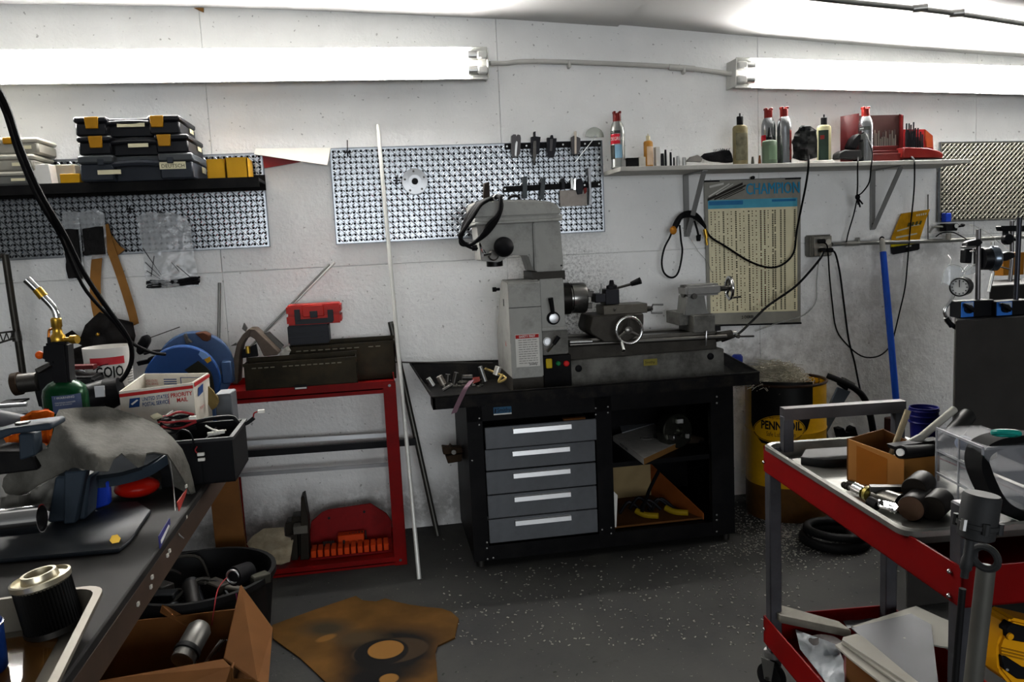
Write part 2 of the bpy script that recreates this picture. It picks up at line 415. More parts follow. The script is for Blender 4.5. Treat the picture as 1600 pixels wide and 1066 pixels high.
# ------------------------------------------------------------------ perforated metal wall panels
perf = M('embossed_zinc', '#8f9397', .27, .85, var=.08, vs=30)
perf_shade = M('hole_shade', '#0c0d0f', .7, var=0)
def perf_panel(x0, x1, z0, z1, y, label, skew=0, alt=True, pitch=.0239, shade=perf):
    """sheet with punched round holes and slanted ridges pressed up between them"""
    t = thing('metal_pegboard', label, 'wall panel', ((x0+x1)/2, y, z0), 'perforated metal panels on the wall')
    nx = round((x1-x0)/pitch); nz_ = round((z1-z0)/pitch); px = (x1-x0)/nx; pz = (z1-z0)/nz_
    zz = lambda x, z: z+skew*(x-x0)
    vs = []; fs = []; o8 = [(math.cos(PI/4*k+PI/8), math.sin(PI/4*k+PI/8)) for k in range(8)]; r = px*.25
    for i in range(nx):
        for j in range(nz_):
            cx, czz = x0+(i+.5)*px, z0+(j+.5)*pz; b = len(vs)
            for k in range(8): vs.append((cx+o8[k][0]*r, y, zz(cx, czz+o8[k][1]*r)))
            sq = [(1, .414), (.414, 1), (-.414, 1), (-1, .414), (-1, -.414), (-.414, -1), (.414, -1), (1, -.414)]
            for k in range(8): vs.append((cx+sq[k][0]*px/2, y, zz(cx, czz+sq[k][1]*pz/2)))
            for k in range(8): q = (k+1) % 8; fs.append((b+k, b+q, b+8+q, b+8+k))
            for k in range(8): vs.append((cx+o8[k][0]*r*.9, y+.004, zz(cx, czz+o8[k][1]*r*.9)))
            for k in range(8): q = (k+1) % 8; fs.append((b+q, b+k, b+16+k, b+16+q))
            for k, (sx, sz) in enumerate(((1, 1), (-1, 1), (-1, -1), (1, -1))):
                vs.append((cx+sx*px/2, y, zz(cx, czz+sz*pz/2))); p1 = b+8+(2*k); p2 = b+8+(2*k+1)
                fs.append((p1, b+24+k, p2))
    mb = MB(); mb.add(vs, [f[::-1] for f in fs])
    mb.build('perforated_sheet', shade, t, sm=0, kind='stuff')
    rv = MB(); hl = px*.47; hw = px*.13; hh = .0026
    for i in range(nx+1):
        for j in range(nz_):
            for ori in (0, 1):
                if ori == 0: cx, czz = x0+i*px, z0+(j+.5)*pz
                else:
                    if i == nx: continue
                    cx, czz = x0+(i+.5)*px, z0+(j+1)*pz
                if cx < x0+.006 or cx > x1-.006 or czz > z1-.006: continue
                sg = (1 if ((i+j) % 2 == ori) else -1) if alt else 1
                dx, dz = .7071*sg, .7071
                q = V(cx, y, zz(cx, czz)); a_ = V(dx, 0, dz); n_ = V(-dz, 0, dx)
                rv.add([q-a_*hl, q-n_*hw-a_*hl*.3, q-n_*hw+a_*hl*.3, q+a_*hl, q+n_*hw+a_*hl*.3, q+n_*hw-a_*hl*.3, q-a_*hl*.4+V(0, -hh, 0), q+a_*hl*.4+V(0, -hh, 0)],
                       [(0, 6, 1), (1, 6, 7, 2), (2, 7, 3), (3, 7, 4), (4, 7, 6, 5), (5, 6, 0)])
    rv.build('pressed_ridges', shade, t, sm=70, kind='stuff')
    ed = MB(); T = .012
    for (a, b) in (((x0-.004, z0), (x0, z1)), ((x1, z0), (x1+.004, z1))):
        ed.prism([(a[0], y-.001, zz(a[0], z0)), (b[0], y-.001, zz(b[0], z0)), (b[0], y-.001, zz(b[0], z1)), (a[0], y-.001, zz(a[0], z1))], (0, T, 0))
    for z, h in ((z0, -.004), (z1, .004)):
        ed.prism([(x0-.004, y-.001, zz(x0, z)), (x1+.004, y-.001, zz(x1, z)), (x1+.004, y-.001, zz(x1, z)+h), (x0-.004, y-.001, zz(x0, z)+h)], (0, T, 0))
    ed.build('edge_flange', M('panel_edge', '#6d7074', .4, .8), t)
    MB().prism([(x0, y+.006, zz(x0, z0)), (x1, y+.006, zz(x1, z0)), (x1, y+.006, zz(x1, z1)), (x0, y+.006, zz(x0, z1))], (0, .003, 0)).build('hole_shade_sheet', perf_shade, t)  # black sheet stands in for the shade seen through the holes
    return t
PY = -.014
xr = P(415, 315, .014).x; zb = P(419, 387.5, .014).z; zt = P(411, 242.6, .014).z
perf_panel(xr-1.22, xr, zb, zt, PY, 'perforated metal panel on the left behind the parts cases', skew=.006)
x0 = P(521, 307, .014).x; x1 = P(942, 292, .014).x; zb = P(526, 381, .014).z; zt = P(517, 233, .014).z
perf_panel(x0, x1, zb, zt, PY, 'perforated metal panel behind the milling head holding magnetic tool bars', skew=.002)
x0 = P(1469, 285, .03).x; zb = P(1468, 346, .03).z; zt = P(1471, 223, .03).z
perf_panel(x0, x0+1.22, zb, zt, -.03, 'perforated metal panel on the far right past the shelf end', skew=-.016, alt=False, shade=M('embossed_zinc_warm', '#8f8d82', .33, .8, var=.08, vs=30))

# ------------------------------------------------------------------ left black shelf and what stands on it
SHZ = 1.612
MB0 = MB(); MB0.span((-2.0, -.225, SHZ-.012), (-.284, -.012, SHZ)); MB0.span((-2.0, -.228, SHZ-.036), (-.284, -.222, SHZ+.004)); MB0.span((-2.0, -.02, SHZ-.036), (-.284, -.012, SHZ+.03))
sh = MB0.build('wall_shelf', blkm, sm=0); tag(sh, 'black steel shelf on left panel carrying the parts cases', 'shelf')
casegrey = M('case_dark_grey', '#22262d', .45, var=.12); caseblk = M('case_black', '#101115', .4, var=.15); lidm = M('case_smoky_lid', '#3a3d40', .25, var=.1)
latch = M('latch_amber', '#8f640a', .35, var=.1)
def organizer(x0, x1, z0, z1, yf, yb, label, bm_, big=False, labels=(), grp='carry cases stacked on the black shelf'):
    t = thing('parts_case', label, 'case', ((x0+x1)/2, (yf+yb)/2, z0), grp)
    W = x1-x0; h = z1-z0; hb = h*.68; e0 = W*.30
    for a, b in ((x0+.004, x0+e0), (x1-e0, x1-.004)):
        MB().span((a, yf, z0), (b, yb, z0+hb), bev=.006).build('body_end', bm_, t)
    MB().span((x0+e0-.01, yf+.045, z0), (x1-e0+.01, yb, z0+hb), bev=.003).build('body', bm_, t)
    lm = MB(); 
    for a, b in ((x0, x0+e0+.004), (x1-e0-.004, x1)): lm.span((a, yf-.006, z0+hb), (b, yb, z1), bev=.006)
    lm.span((x0+e0, yf+.04, z0+hb), (x1-e0, yb, z1-.003), bev=.003); lm.build('lid', lidm if big else bm_, t)
    MB().tube([(x0+e0-.006, yf+.012, z0+h*.62), (x0+W*.42, yf+.006, z0+h*.66), (x0+W*.58, yf+.006, z0+h*.66), (x1-e0+.006, yf+.012, z0+h*.62)], h*.13, 8).build('handle', bm_, t)
    if not big:
        for cx in (x0+W*.17, x1-W*.22): MB().prism([(cx-.026, yf-.009, z1-.001), (cx+.026, yf-.009, z1-.001), (cx+.022, yf-.009, z0+h*.36), (cx-.022, yf-.009, z0+h*.36)], (0, .008, 0), bev=.002).build('latch', latch, t, 'amber plastic latch')
    else:
        for cx in (x0+W*.2, x1-W*.2): MB().span((cx-.012, yf-.01, z0+h*.6), (cx+.012, yf-.004, z0+h*.85), bev=.002).build('latch', bm_, t)
    for (u0, u1, v0, v1, tx) in labels:
        lb = MB().span((x0+W*u0, yf-.0012, z0+h*v0), (x0+W*u1, yf+.0012, z0+h*v1)).build('label', cream, t, 'pale paper label')
        if tx: text('label_text', tx, h*(v1-v0)*.72, (x0+W*u0+.006, yf-.0018, z0+h*v0+h*(v1-v0)*.2), (1, 0, 0), (0, 0, 1), inkk, lb)
    MB().span((x1-.001, yb-.12, z0+h*.35), (x1+.001, yb-.05, z0+h*.6)).build('label', cream, t, 'pale paper label')
    return t
yf = -.3
def zz(px, py): return P(px, py, .3).z
xa, xb = P(123, 268, .3).x, P(303, 262, .3).x
h1 = .098; h2 = .072
organizer(xa, xb, SHZ, SHZ+h1, yf, -.02, 'larger dark grey case at the bottom of the case stack', casegrey, True, [(.16, .36, .25, .42, ''), (.70, .93, .38, .66, 'DEUTSCH')])
organizer(xa+.004, xb-.01, SHZ+h1+.001, SHZ+h1+h2, yf, -.02, 'black parts case with amber latches in the middle of the stack', caseblk, labels=[(.45, .63, .35, .55, '')])
organizer(xa+.0, xb-.035, SHZ+h1+h2+.001, SHZ+h1+2*h2, yf, -.02, 'topmost black parts case with amber latches', caseblk, labels=[(.40, .66, .42, .62, '')])
def bin_(x0, x1, zt, y0, y1, label, mat, cat='box', name='parts_bin', z0=SHZ, grp=None):
    w_ = .004; mb = MB(); mb.span((x0, y0, z0), (x1, y1, z0+w_)); mb.span((x0, y0, z0), (x1, y0+w_, zt)); mb.span((x0, y1-w_, z0), (x1, y1, zt)); mb.span((x0, y0, z0), (x0+w_, y1, zt)); mb.span((x1-w_, y0, z0), (x1, y1, zt))
    o = mb.build(name, mat, sm=0); tag(o, label, cat, grp); return o
d = .2
bin_(P(323, 262, d).x, P(351, 262, d).x, P(335, 248.5, d).z, -.2, -.06, 'left of the two open yellow bins beside the case stack', yellow, grp='yellow bins on the black shelf')
bin_(P(352.5, 262, d).x, P(387, 262, d).x, P(370, 246, d).z, -.2, -.05, 'right of the two open yellow bins, nearest the shelf end', yellow, grp='yellow bins on the black shelf')
o = MB().span((P(94, 280, .22).x, -.222, SHZ), (P(125, 280, .22).x, -.12, P(110, 271.5, .22).z), bev=.002).build('yellow_box', yellow); tag(o, 'small closed yellow box left of the case stack', 'box')
mb = MB(); mb.prism([(P(51, 272, .22).x, -.222, P(51, 257, .22).z), (P(78, 272, .22).x, -.222, P(78, 256, .22).z), (P(82, 288, .22).x, -.222, SHZ), (P(56, 288, .22).x, -.222, SHZ)], (0, .07, 0), bev=.002)
tag(mb.build('white_carton', white), 'small white cardboard carton on the left of the black shelf', 'box')
clearm = M('cloudy_clear_plastic', '#b3aea0', .3, var=.15, alpha=.8)
MB0 = MB(); MB0.span((P(80, 272, .15).x, -.15, SHZ), (P(118, 272, .15).x, -.05, P(95, 257, .15).z), bev=.004)
tag(MB0.build('clear_tub', clearm), 'cloudy clear plastic tub behind the small yellow box', 'tub')
def clear_case(x0, x1, z0, z1, yf, yb, label, tint, latched=False):
    t = thing('clear_case', label, 'case', ((x0+x1)/2, (yf+yb)/2, z0), 'cloudy clear cases on the left of the shelf')
    h = z1-z0
    MB().span((x0+.006, yf+.004, z0), (x1-.006, yb, z0+h*.72), bev=.008).build('body', tint, t)
    MB().span((x0, yf-.002, z0+h*.72), (x1, yb, z1), bev=.007).build('lid', M('clear_lid', '#c7c3b6', .3, var=.1, alpha=.9), t)
    for u in (.3, .55): MB().span((x0+(x1-x0)*u, yf+.002, z0+h*.12), (x0+(x1-x0)*(u+.16), yf+.004, z0+h*.5)).build('contents', M('dim_parts', '#6a6a70', .6), t)
    MB().span((x1-.02-.06, yf-.003, z0+h*.3), (x1-.03, yf, z0+h*.5)).build('label', cream, t)
    if latched: MB().span((P(5, 220, .22).x, yf-.01, z0+h*.6), (P(20, 220, .22).x, yf, z1+.001), bev=.003).build('latch', latch, t, 'amber plastic latch')
greyc = M('smoky_case', '#8d8a80', .35, var=.2, alpha=.92)
clear_case(-1.62, P(52, 275, .24).x, SHZ, P(20, 268, .24).z, -.24, -.03, 'lowest smoky clear case on the left end of the shelf', M('smoky_case_dark', '#5f5f5c', .35, var=.2, alpha=.95))
clear_case(-1.62, P(54, 255, .24).x, P(20, 268, .24).z+.001, P(20, 241, .24).z, -.24, -.03, 'middle cloudy clear case in the pile at far left', greyc)
clear_case(-1.62, P(62, 230, .22).x, P(20, 241, .24).z+.002, P(20, 215, .22).z, -.22, -.03, 'topmost cloudy clear case with an amber latch at far left', greyc, True)

# white folded card and red binder between the panels
t_ = MB(); t_.sheet([(399, 232), (517, 231), (511, 258), (397, 241)], lambda x, y: .02+.06*max(0, (y-232)/26), 6, .002)
tag(t_.build('white_card', M('white_card', '#b8b5ae', .6, var=.04)), 'white folded card sticking out between the left and middle panels', 'card')
t_ = MB(); t_.sheet([(410, 243), (468, 248), (470, 253), (413, 263)], lambda x, y: .03, 10, .006)
tag(t_.build('red_folder', M('red_folder', '#7d1414', .35, var=.12)), 'dark red folder edge showing under the white card', 'folder')
# hooks
def hook(px, py, d, label, up=.055):
    q = P(px, py, d); t = MB(); t.tube([q+V(0, .012, 0), q+V(0, -.02, 0), q+V(.002, -.05, .01), q+V(.004, -.055, up)], .0022, 6); t.box(q, (.03, .006, .006)); t.box(q+V(0, 0, -.006), (.006, .006, .026))
    tag(t.build('wire_hook', inkk), label, 'hook', 'wire hooks on the panels')
hook(543, 238, .018, 'black wire hook at the top left of the middle panel', .045)
hook(620, 282, .018, 'black wire hook beside the round flange', .02)
hook(203, 327, .018, 'black wire hook left of the cable tie bag', .01)
hook(116, 331, .018, 'black wire hook holding the small bags', .01)
hook(252, 333, .018, 'black wire hook holding the cable tie bag', .01)

# bags on the left panel
bagm = M('clear_bag', '#c9ccce', .14, var=.1, alpha=.34, spec=.9, bump=1.0, bs=28)
bagd = M('dark_parts', '#141313', .7, var=.4, bump=.8, bs=60)
def bag(outline, d, label, fill=None, fillname='contents', extra=None):
    c = P(sum(p[0] for p in outline)/len(outline), max(p[1] for p in outline), d)
    t = thing('plastic_bag', label, 'bag', c, 'clear bags hanging on the left panel')
    cx = sum(p[0] for p in outline)/len(outline); ys = [p[1] for p in outline]; y0, y1 = min(ys), max(ys); wd = max(p[0] for p in outline)-min(p[0] for p in outline)
    def df(x, y):
        u = max(0, 1-((x-cx)/(wd*.55))**2); v = (y-y0)/(y1-y0)
        return d+.022*u*(.35+.65*v)+.008*nz(x, y, .11, 3)+.005*nz(x, y, .25, 8)
    m_ = MB(); m_.sheet(outline, df, 5, 0); m_.sheet(outline, lambda x, y: d-.002, 14, 0); m_.build('film', bagm, t, sm=80)
    if fill:
        m_ = MB(); m_.sheet(fill, lambda x, y: d+.012+.008*nz(x, y, .15, 5), 5, .012); m_.build(fillname, bagd, t)
    if extra: extra(t)
    return t
bag([(97, 333), (110, 329), (122, 331), (126, 360), (132, 436), (108, 440), (104, 437), (96, 365)], .035, 'narrow clear bag full of dark parts behind the hanging cables', [(98, 359), (122, 358), (130, 434), (108, 436)])
bag([(122, 332), (150, 327), (163, 333), (166, 368), (168, 402), (132, 407), (129, 370)], .04, 'square clear bag of dark parts hanging before the leather strap', [(131, 357), (161, 354), (165, 396), (134, 400)])
def ties(t):
    d = .045; m_ = MB()
    for k in range(70):
        x = 228+random.random()*12; y = 438+random.random()*12; x2 = 298+random.random()*15; y2 = 432+random.random()*12
        m_.tube([P(x, y, d+random.random()*.025), P((x+x2)/2, (y+y2)/2+2, d+.02), P(x2, y2, d+random.random()*.025)], .0028, 5, 3)
    for a, b in (((223, 388), (252, 430)), ((227, 410), (250, 432)), ((229, 423), (250, 436)), ((276, 415), (303, 438)), ((241, 400), (236, 432)), ((268, 410), (280, 424))):
        m_.tube([P(*a, d+.02), P(*b, d+.02)], .0016, 5, 1)
    tag(m_.build('cable_ties', inkk), 'bundle of black cable ties lying in the large crinkled bag', 'cable ties', None, 'stuff')
bag([(214, 338), (232, 331), (250, 333), (268, 332), (290, 340), (298, 352), (300, 380), (304, 400), (312, 448), (232, 452), (226, 430), (224, 395), (219, 372)], .05, 'large crinkled clear bag of black cable ties on left panel', None, extra=ties)

# leather straps with black pouch
t = thing('leather_pouch', 'black leather pouch hanging from brown straps under the small bags', 'pouch', P(160, 580, .1))
lea = M('brown_leather', '#8a5f2c', .6, var=.2); lblk = M('black_leather', '#151211', .6, var=.4, bump=.5, bs=50)
MB().ribbon([P(158, 355, .03), P(152, 400, .035), P(149, 440, .045), P(150, 470, .06), P(155, 496, .075)], (.042, 0, 0), .004).build('strap', lea, t)
MB().ribbon([P(163, 352, .03), P(172, 385, .04), P(188, 430, .05), P(204, 480, .06), P(211, 508, .07)], (.032, .0, .012), .004).build('strap', lea, t)
MB().ribbon([P(165, 370, .028), P(178, 388, .03), P(188, 396, .03)], (.04, 0, .03), .004).build('strap_tab', lea, t)
m_ = MB(); m_.sheet([(155, 488), (182, 498), (208, 505), (212, 525), (204, 560), (195, 580), (150, 585), (112, 572), (108, 560), (115, 545), (128, 540), (105, 530), (101, 523), (111, 517), (125, 529), (133, 508)], lambda x, y: .12+.05*math.sin(max(0, min(1, (x-100)/115))*PI)+.02*nz(x, y, .05, 1), 6, .008); m_.build('pouch', lblk, t)
MB().ball(P(153, 523, .19), .008).build('stud', brass, t)
# hanging cables at far left
t = thing('hanging_cable', 'thick black cables looping down from upper left over the bench', 'cable', P(200, 560, 1.2))
cab = M('black_cable', '#08080a', .6, var=.2, spec=.1)
MB().tube([P(-30, 95, 1.45), P(8, 160, 1.4), P(30, 225, 1.35), P(62, 300, 1.3), P(100, 365, 1.22), P(130, 425, 1.15), P(165, 478, 1.08), P(200, 528, 1.02), P(206, 560, 1.0), P(198, 583, 1.0), P(188, 596, 1.0)], .0072, 8).build('cable', cab, t)
MB().tube([P(-34, 105, 1.43), P(3, 165, 1.4), P(28, 240, 1.35), P(60, 312, 1.3), P(92, 365, 1.22), P(110, 405, 1.15), P(135, 455, 1.08), P(180, 505, 1.0), P(205, 535, .95), P(235, 550, .9), P(258, 554, .85)], .0055, 8).build('cable', cab, t)
# wire shelving at far left
t = thing('wire_shelving', 'black wire rack post with truss shelf at far left', 'shelving', P(40, 580, .3))
MB().tube([P(8, 398, .2), P(20, 480, .2), P(28, 530, .2), P(38, 600, .2)], .0135, 10, 2).build('post', M('worn_black_chrome', '#35332f', .4, .7, dirt=.3), t)
for y in (524, 531): MB().cyl(P(24.5+(y-524)*.2, y-6, .2), P(26+(y-524)*.2, y+2, .2), .018, n=10).build('collar', dsteel, t)
m_ = MB(); m_.tube([P(-30, 524, .35), P(28, 517, .2)], .004, 6, 1); m_.tube([P(-30, 545, .35), P(28, 527, .2)], .004, 6, 1)
for k in range(5): m_.tube([P(-20+k*10, 523-k, .33-.03*k), P(-15+k*10, 540-k*2.5, .33-.03*k)], .0025, 5, 1); m_.tube([P(-15+k*10, 540-k*2.5, .33-.03*k), P(-10+k*10, 522-k, .33-.03*k)], .0025, 5, 1)
m_.build('shelf_truss', dsteel, t)
m_ = MB(); m_.tube([P(-20, 402, .2), P(9, 400, .2)], .011, 8, 1); m_.build('top_rail', dsteel, t)
# ------------------------------------------------------------------ steel workbench in the left foreground
BZ = .80; BX = -.246
benchm = M('bench_steel', '#151413', .7, 0, spec=.12, var=.3, vs=4, dirt=.55, dcol='#141210', ds=5)
bench_side = M('bench_brown_paint', '#3a2c22', .55, var=.2, dirt=.3)
t = thing('workbench', 'dark steel topped workbench filling the left foreground', 'workbench', (-1.1, -2.4, 0))
MB().span((-2.0, -3.35, BZ-.018), (BX, -1.42, BZ), bev=.003).build('bench_top', benchm, t)
e_ = MB(); e_.span((BX-.05, -3.35, BZ-.068), (BX-.003, -1.42, BZ-.018), bev=.002); e_.span((-2.0, -1.47, BZ-.068), (BX-.05, -1.423, BZ-.018)); e_.build('edge_rail', bench_side, t)
for y in (-3.3, -1.66):
    for x in (-1.95, BX-.42): MB().span((x-.035, y-.03, 0), (x+.035, y+.03, BZ-.069)).build('leg', bench_side, t)
def on_side(px, py): return X(px, py, BX-.001)
def edge_sticker(pts, mat, name, lab):
    return MB().prism([on_side(*p) for p in pts], (.0016, 0, 0)).build(name, mat, t, lab)
s1 = edge_sticker([(276, 785), (291, 764), (290, 771), (279, 799)], M('sticker_red', '#8c2a22', .5, var=.2), 'sticker', 'worn red sticker')
s2 = edge_sticker([(247, 838), (264, 810), (265, 819), (249, 858)], M('sticker_blue', '#34346e', .5, var=.2), 'sticker', 'blue and white sticker')
MB().prism([on_side(249.5, 845), on_side(262, 820), on_side(263, 823), on_side(250.5, 850)], (.0022, 0, 0)).build('sticker_lettering', inkw, s2)
chipw = M('paint_chip', '#b9b6ac', .7)
m_ = MB()
for x, y in ((291, 760), (291, 808), (265, 861), (238, 902), (236, 917), (216, 944), (262, 868)): m_.box(on_side(x, y), (.003, .008, .006))
m_.build('paint_chips', chipw, t, kind='stuff')

# pan with oil filter
panm = M('pan_steel', '#6e6a60', .5, .5, var=.12, dirt=.35, dcol='#4a3314', ds=4)
pz = BZ+.045
t = thing('baking_pan', 'rectangular steel drip pan with oily bottom on the bench corner', 'pan', (-.5, -2.75, BZ))
c1 = G(160, 914, pz); c0 = G(-190, 962, pz); c2 = G(72, 1090, pz)
ux = (c0-c1); ux.z = 0; uy = (c2-c1); uy.z = 0
def rrect(o, a, b, r, inset, z):
    an, bn = a.normalized(), b.normalized(); la, lb = a.length-2*inset, b.length*1.35-2*inset; o2 = o+an*inset+bn*inset; out = []
    for (cx, cy, st) in ((r, r, 180), (la-r, r, 270), (la-r, lb-r, 0), (r, lb-r, 90)):
        for k in range(6):
            q = math.radians(st+k*18); out.append(V(*(o2+an*(cx+r*math.cos(q))+bn*(cy+r*math.sin(q)))[:2], z))
    return out
rings = [rrect(c1, ux, uy, .03, -.004, pz-.006), rrect(c1, ux, uy, .03, -.004, pz), rrect(c1, ux, uy, .03, .006, pz+.001), rrect(c1, ux, uy, .03, .008, pz-.004), rrect(c1, ux, uy, .03, .022, BZ+.004)]
m_ = MB(); vs = [p for r in rings for p in r]; n = len(rings[0])
m_.add(vs, [(i*n+j, i*n+(j+1) % n, (i+1)*n+(j+1) % n, (i+1)*n+j) for i in range(4) for j in range(n)]+[tuple(range(4*n, 5*n))])
m_.build('pan_body', panm, t)
oil = M('oil_film', '#5b3a10', .06, var=.3, alpha=.75)
m_ = MB(); m_.add([V(p.x, p.y, BZ+.0055) for p in rrect(c1, ux, uy, .03, .045, BZ)], [tuple(range(n))]); m_.build('oil_puddle', oil, t, kind='stuff')
flt = G(86, 982, BZ+.006); fr = 36*(flt-CAM).length/FPX
t = thing('oil_filter_element', 'black pleated filter element with metal end cap standing in the pan', 'filter', flt)
axf = (P(63, 905, -flt.y)-flt).normalized(); m_ = MB(); prof = []
u_, w_, a_ = frame(axf); H = (P(63, 905, -flt.y)-flt).length
vs = []; nn = 96
for h in (.006, H-.006):
    for i in range(nn):
        q = 2*PI*i/nn; r = fr*.96-(.004 if i % 2 else 0); vs.append(flt+a_*h+(u_*math.cos(q)+w_*math.sin(q))*r)
m_.add(vs, [(i, (i+1) % nn, nn+(i+1) % nn, nn+i) for i in range(nn)]); m_.build('pleated_paper', M('filter_black', '#0c0b0a', .6), t, sm=0)
MB().lathe([(fr, 0), (fr, .008)], flt, axf, 32).build('bottom_cap', dsteel, t)
MB().lathe([(.02, H-.008), (fr*.9, H-.008), (fr, H-.004), (fr, H+.003), (fr-.003, H+.004), (fr*.92, H), (.024, H), (.022, H+.010), (.018, H+.010), (.017, H-.006), (.0, H-.006)], flt, axf, 32).build('top_cap', M('cap_steel', '#c8c2ac', .3, .85, var=.15, dirt=.35, dcol='#6b4a10', ds=10), t)
MB().lathe([(.0165, H-.004), (.0165, H+.0005)], flt, axf, 20).build('bore', inkk, t)
q = G(-24, 1050, BZ+.006)
t = thing('spray_can', 'edge of a blue can standing in the pan at bottom left', 'can', q)
MB().lathe([(.024, 0), (.026, .004), (.026, .06), (.024, .065), (.012, .058), (.012, .07)], q, (0, 0, 1), 24).build('body', M('blue_can', '#123070', .3, .4), t)
MB().torus(q+V(0, 0, .06), .0262, .0012).build('rim', chrome, t)

# blue grey bending tool with base plate, curved plate and arm
blug = M('blue_grey_paint', '#28323c', .55, var=.15, dirt=.3, dcol='#20201e')
t = thing('tube_bender', 'blue grey bench tool with square base plate and curved top under the leather', 'machine', G(110, 820, BZ))
m_ = MB(); m_.prism([G(-60, 880, BZ+.008), G(186, 858, BZ+.008), G(205, 842, BZ+.008), G(236, 797, BZ+.008), G(215, 783, BZ+.008), G(60, 790, BZ+.008), G(-60, 800, BZ+.008)], (0, 0, -.007), bev=.002); m_.build('base_plate', M('base_blue_grey', '#20252b', .5, .2, var=.2, dirt=.4), t)
MB().cyl(G(180, 843, BZ+.008), G(180, 843, BZ+.014), .009, n=6).build('bolt', brass, t)
D = 2.05
def cz_(pts, d): return [V(p.x, p.y, max(p.z, BZ+.009)) for p in (P(x, y, d) for x, y in pts)]
m_ = MB(); m_.prism(cz_([(86, 745), (140, 745), (137, 832), (75, 832)], D), (0, .06, 0), bev=.004); m_.prism(cz_([(100, 738), (134, 736), (120, 832), (100, 832)], D+.02), (0, .03, 0), bev=.003); m_.build('post', blug, t)
m_ = MB(); pts = [(118, 752), (150, 754), (190, 748), (230, 736), (262, 716)]
m_.ribbon([P(x, y, 2.02-.15*((x-118)/150)) for x, y in pts], (0, 0, .022), .012, 6); m_.build('curved_rim', blug, t)
m_ = MB(); m_.prism([P(118, 748, 2.02), P(150, 750, 2.01), P(190, 744, 1.97), P(230, 732, 1.91), P(262, 712, 1.87), P(240, 700, 1.72), P(150, 690, 1.75), P(100, 715, 1.9)], (0, 0, .008)); m_.build('curved_plate', M('plate_dull_shade', '#171b1f', .9, spec=.02), t)  # plate colour darkened to stand in for shadow inside the apron notches
D = 2.1
m_ = MB(); m_.poly([(-30, 682), (10, 670), (78, 661), (82, 667), (80, 672), (20, 679), (-30, 700)], D, .07, bev=.003); m_.build('arm_plate', blug, t)
m_ = MB(); m_.tube([P(-20, 650, 1.95), P(75, 668, 1.85)], .017, 10, 1); m_.build('arm_tube', M('arm_grey', '#595b5e', .5, var=.2), t)
q = P(36, 666, 2.07); MB().cyl(q+V(0, 0, -.004), q+V(0, 0, .008), .013, n=6).build('bolt', dsteel, t)
for x in (56, 74): q = P(x, 665.5, 2.06); MB().cyl(q+V(0, 0, -.004), q+V(0, 0, .0035), .009, n=14).build('hole', inkk, t)
m_ = MB(); m_.poly([(28, 678), (52, 678), (55, 712), (30, 720)], 2.06, .04, bev=.003); m_.build('upright', blug, t)
m_ = MB(); m_.poly([(-20, 706), (45, 706), (60, 735), (-20, 745)], 2.02, .08, bev=.004); m_.build('lower_block', blkm, t)
# chrome tube
t = thing('chrome_tube', 'short chrome tube lying in front of the blue grey bench tool', 'tube', G(40, 835, BZ))
m_ = MB(); a = P(-40, 822, 2.16); b = P(66, 810, 2.16); m_.cyl(a, b, .0255, n=28, caps=False); m_.cyl(a, b, .0235, n=28, caps=False); u_, w_, ax_ = frame(b-a)
vs = []
for r in (.0255, .0235):
    for i in range(28): q = 2*PI*i/28; vs.append(b+u_*math.cos(q)*r+w_*math.sin(q)*r)
m_.add(vs, [(i, (i+1) % 28, 28+(i+1) % 28, 28+i) for i in range(28)]); m_.build('tube_wall', chrome, t, sm=60)
MB().cyl(b-ax_*.02, b-ax_*.018, .0234, n=24).build('dark_bore', inkk, t)
# orange rag
t_ = MB(); t_.sheet([(40, 648), (50, 642), (75, 640), (85, 645), (84, 660), (80, 690), (60, 706), (52, 704), (48, 690), (30, 703), (14, 697), (8, 685), (14, 679), (38, 668), (30, 655)], lambda x, y: 1.9+.03*nz(x, y, .06, 9), 5, .006)
tag(t_.build('orange_rag', orange), 'orange shop rag wedged behind the blue grey bench tool', 'rag')
# red ball knob + blue tape under the plate
tag(MB().ball(P(214, 761, 1.90), (.046, .04, .021)).build('red_dome', M('red_dome', '#9a1408', .3, var=.1)), 'glossy red dome under the curved blue grey plate', 'dome')
tag(MB().poly([(141, 757), (169, 752), (171, 789), (147, 797)], 1.98, .02, bev=.003).build('blue_block', M('blue_block', '#1434a0', .45, var=.1)), 'bright blue rectangular block under the curved plate', 'block')
# leather apron / gauntlet
leam = M('grey_leather', '#5c5a54', .8, var=.16, vs=7, dirt=.6, dcol='#2c2a24', ds=9, dth=.53, bump=.35, bs=120)
def fold(x, y):
    d = 2.0-.09*((x-100)/200 if x > 100 else 0)-.10*max(0, (700-y)/70)
    d += .05*math.exp(-((x-70-(y-640)*.9)/28)**2)*.6
    d += .03*nz(x, y, .014, 2)+.010*nz(x+y*.8, y-x*.4, .03, 5)+.003*nz(x, y, .07, 6)
    d += .13*max(0, min(1, (y-655)/60))*max(0, min(1, (x-100)/50))*max(0, min(1, (300-x)/40))
    return d
t = thing('leather_apron', 'stained grey leather welding apron draped over the bench tool', 'leather', G(150, 800, BZ))
m_ = MB(); m_.sheet([(5, 748), (20, 732), (48, 716), (75, 700), (84, 672), (87, 650), (92, 640), (120, 637), (165, 635), (185, 640), (215, 650), (248, 664), (270, 684), (285, 702), (296, 728), (302, 752), (308, 782), (298, 772), (286, 748), (270, 722), (262, 710), (240, 706), (229, 708), (224, 728), (216, 731), (204, 722), (190, 708), (178, 718), (170, 736), (150, 737), (117, 731), (90, 742), (62, 758), (40, 772), (20, 776), (8, 770), (3, 760)], fold, 6, .003)
m_.build('top_layer', leam, t, sm=75)
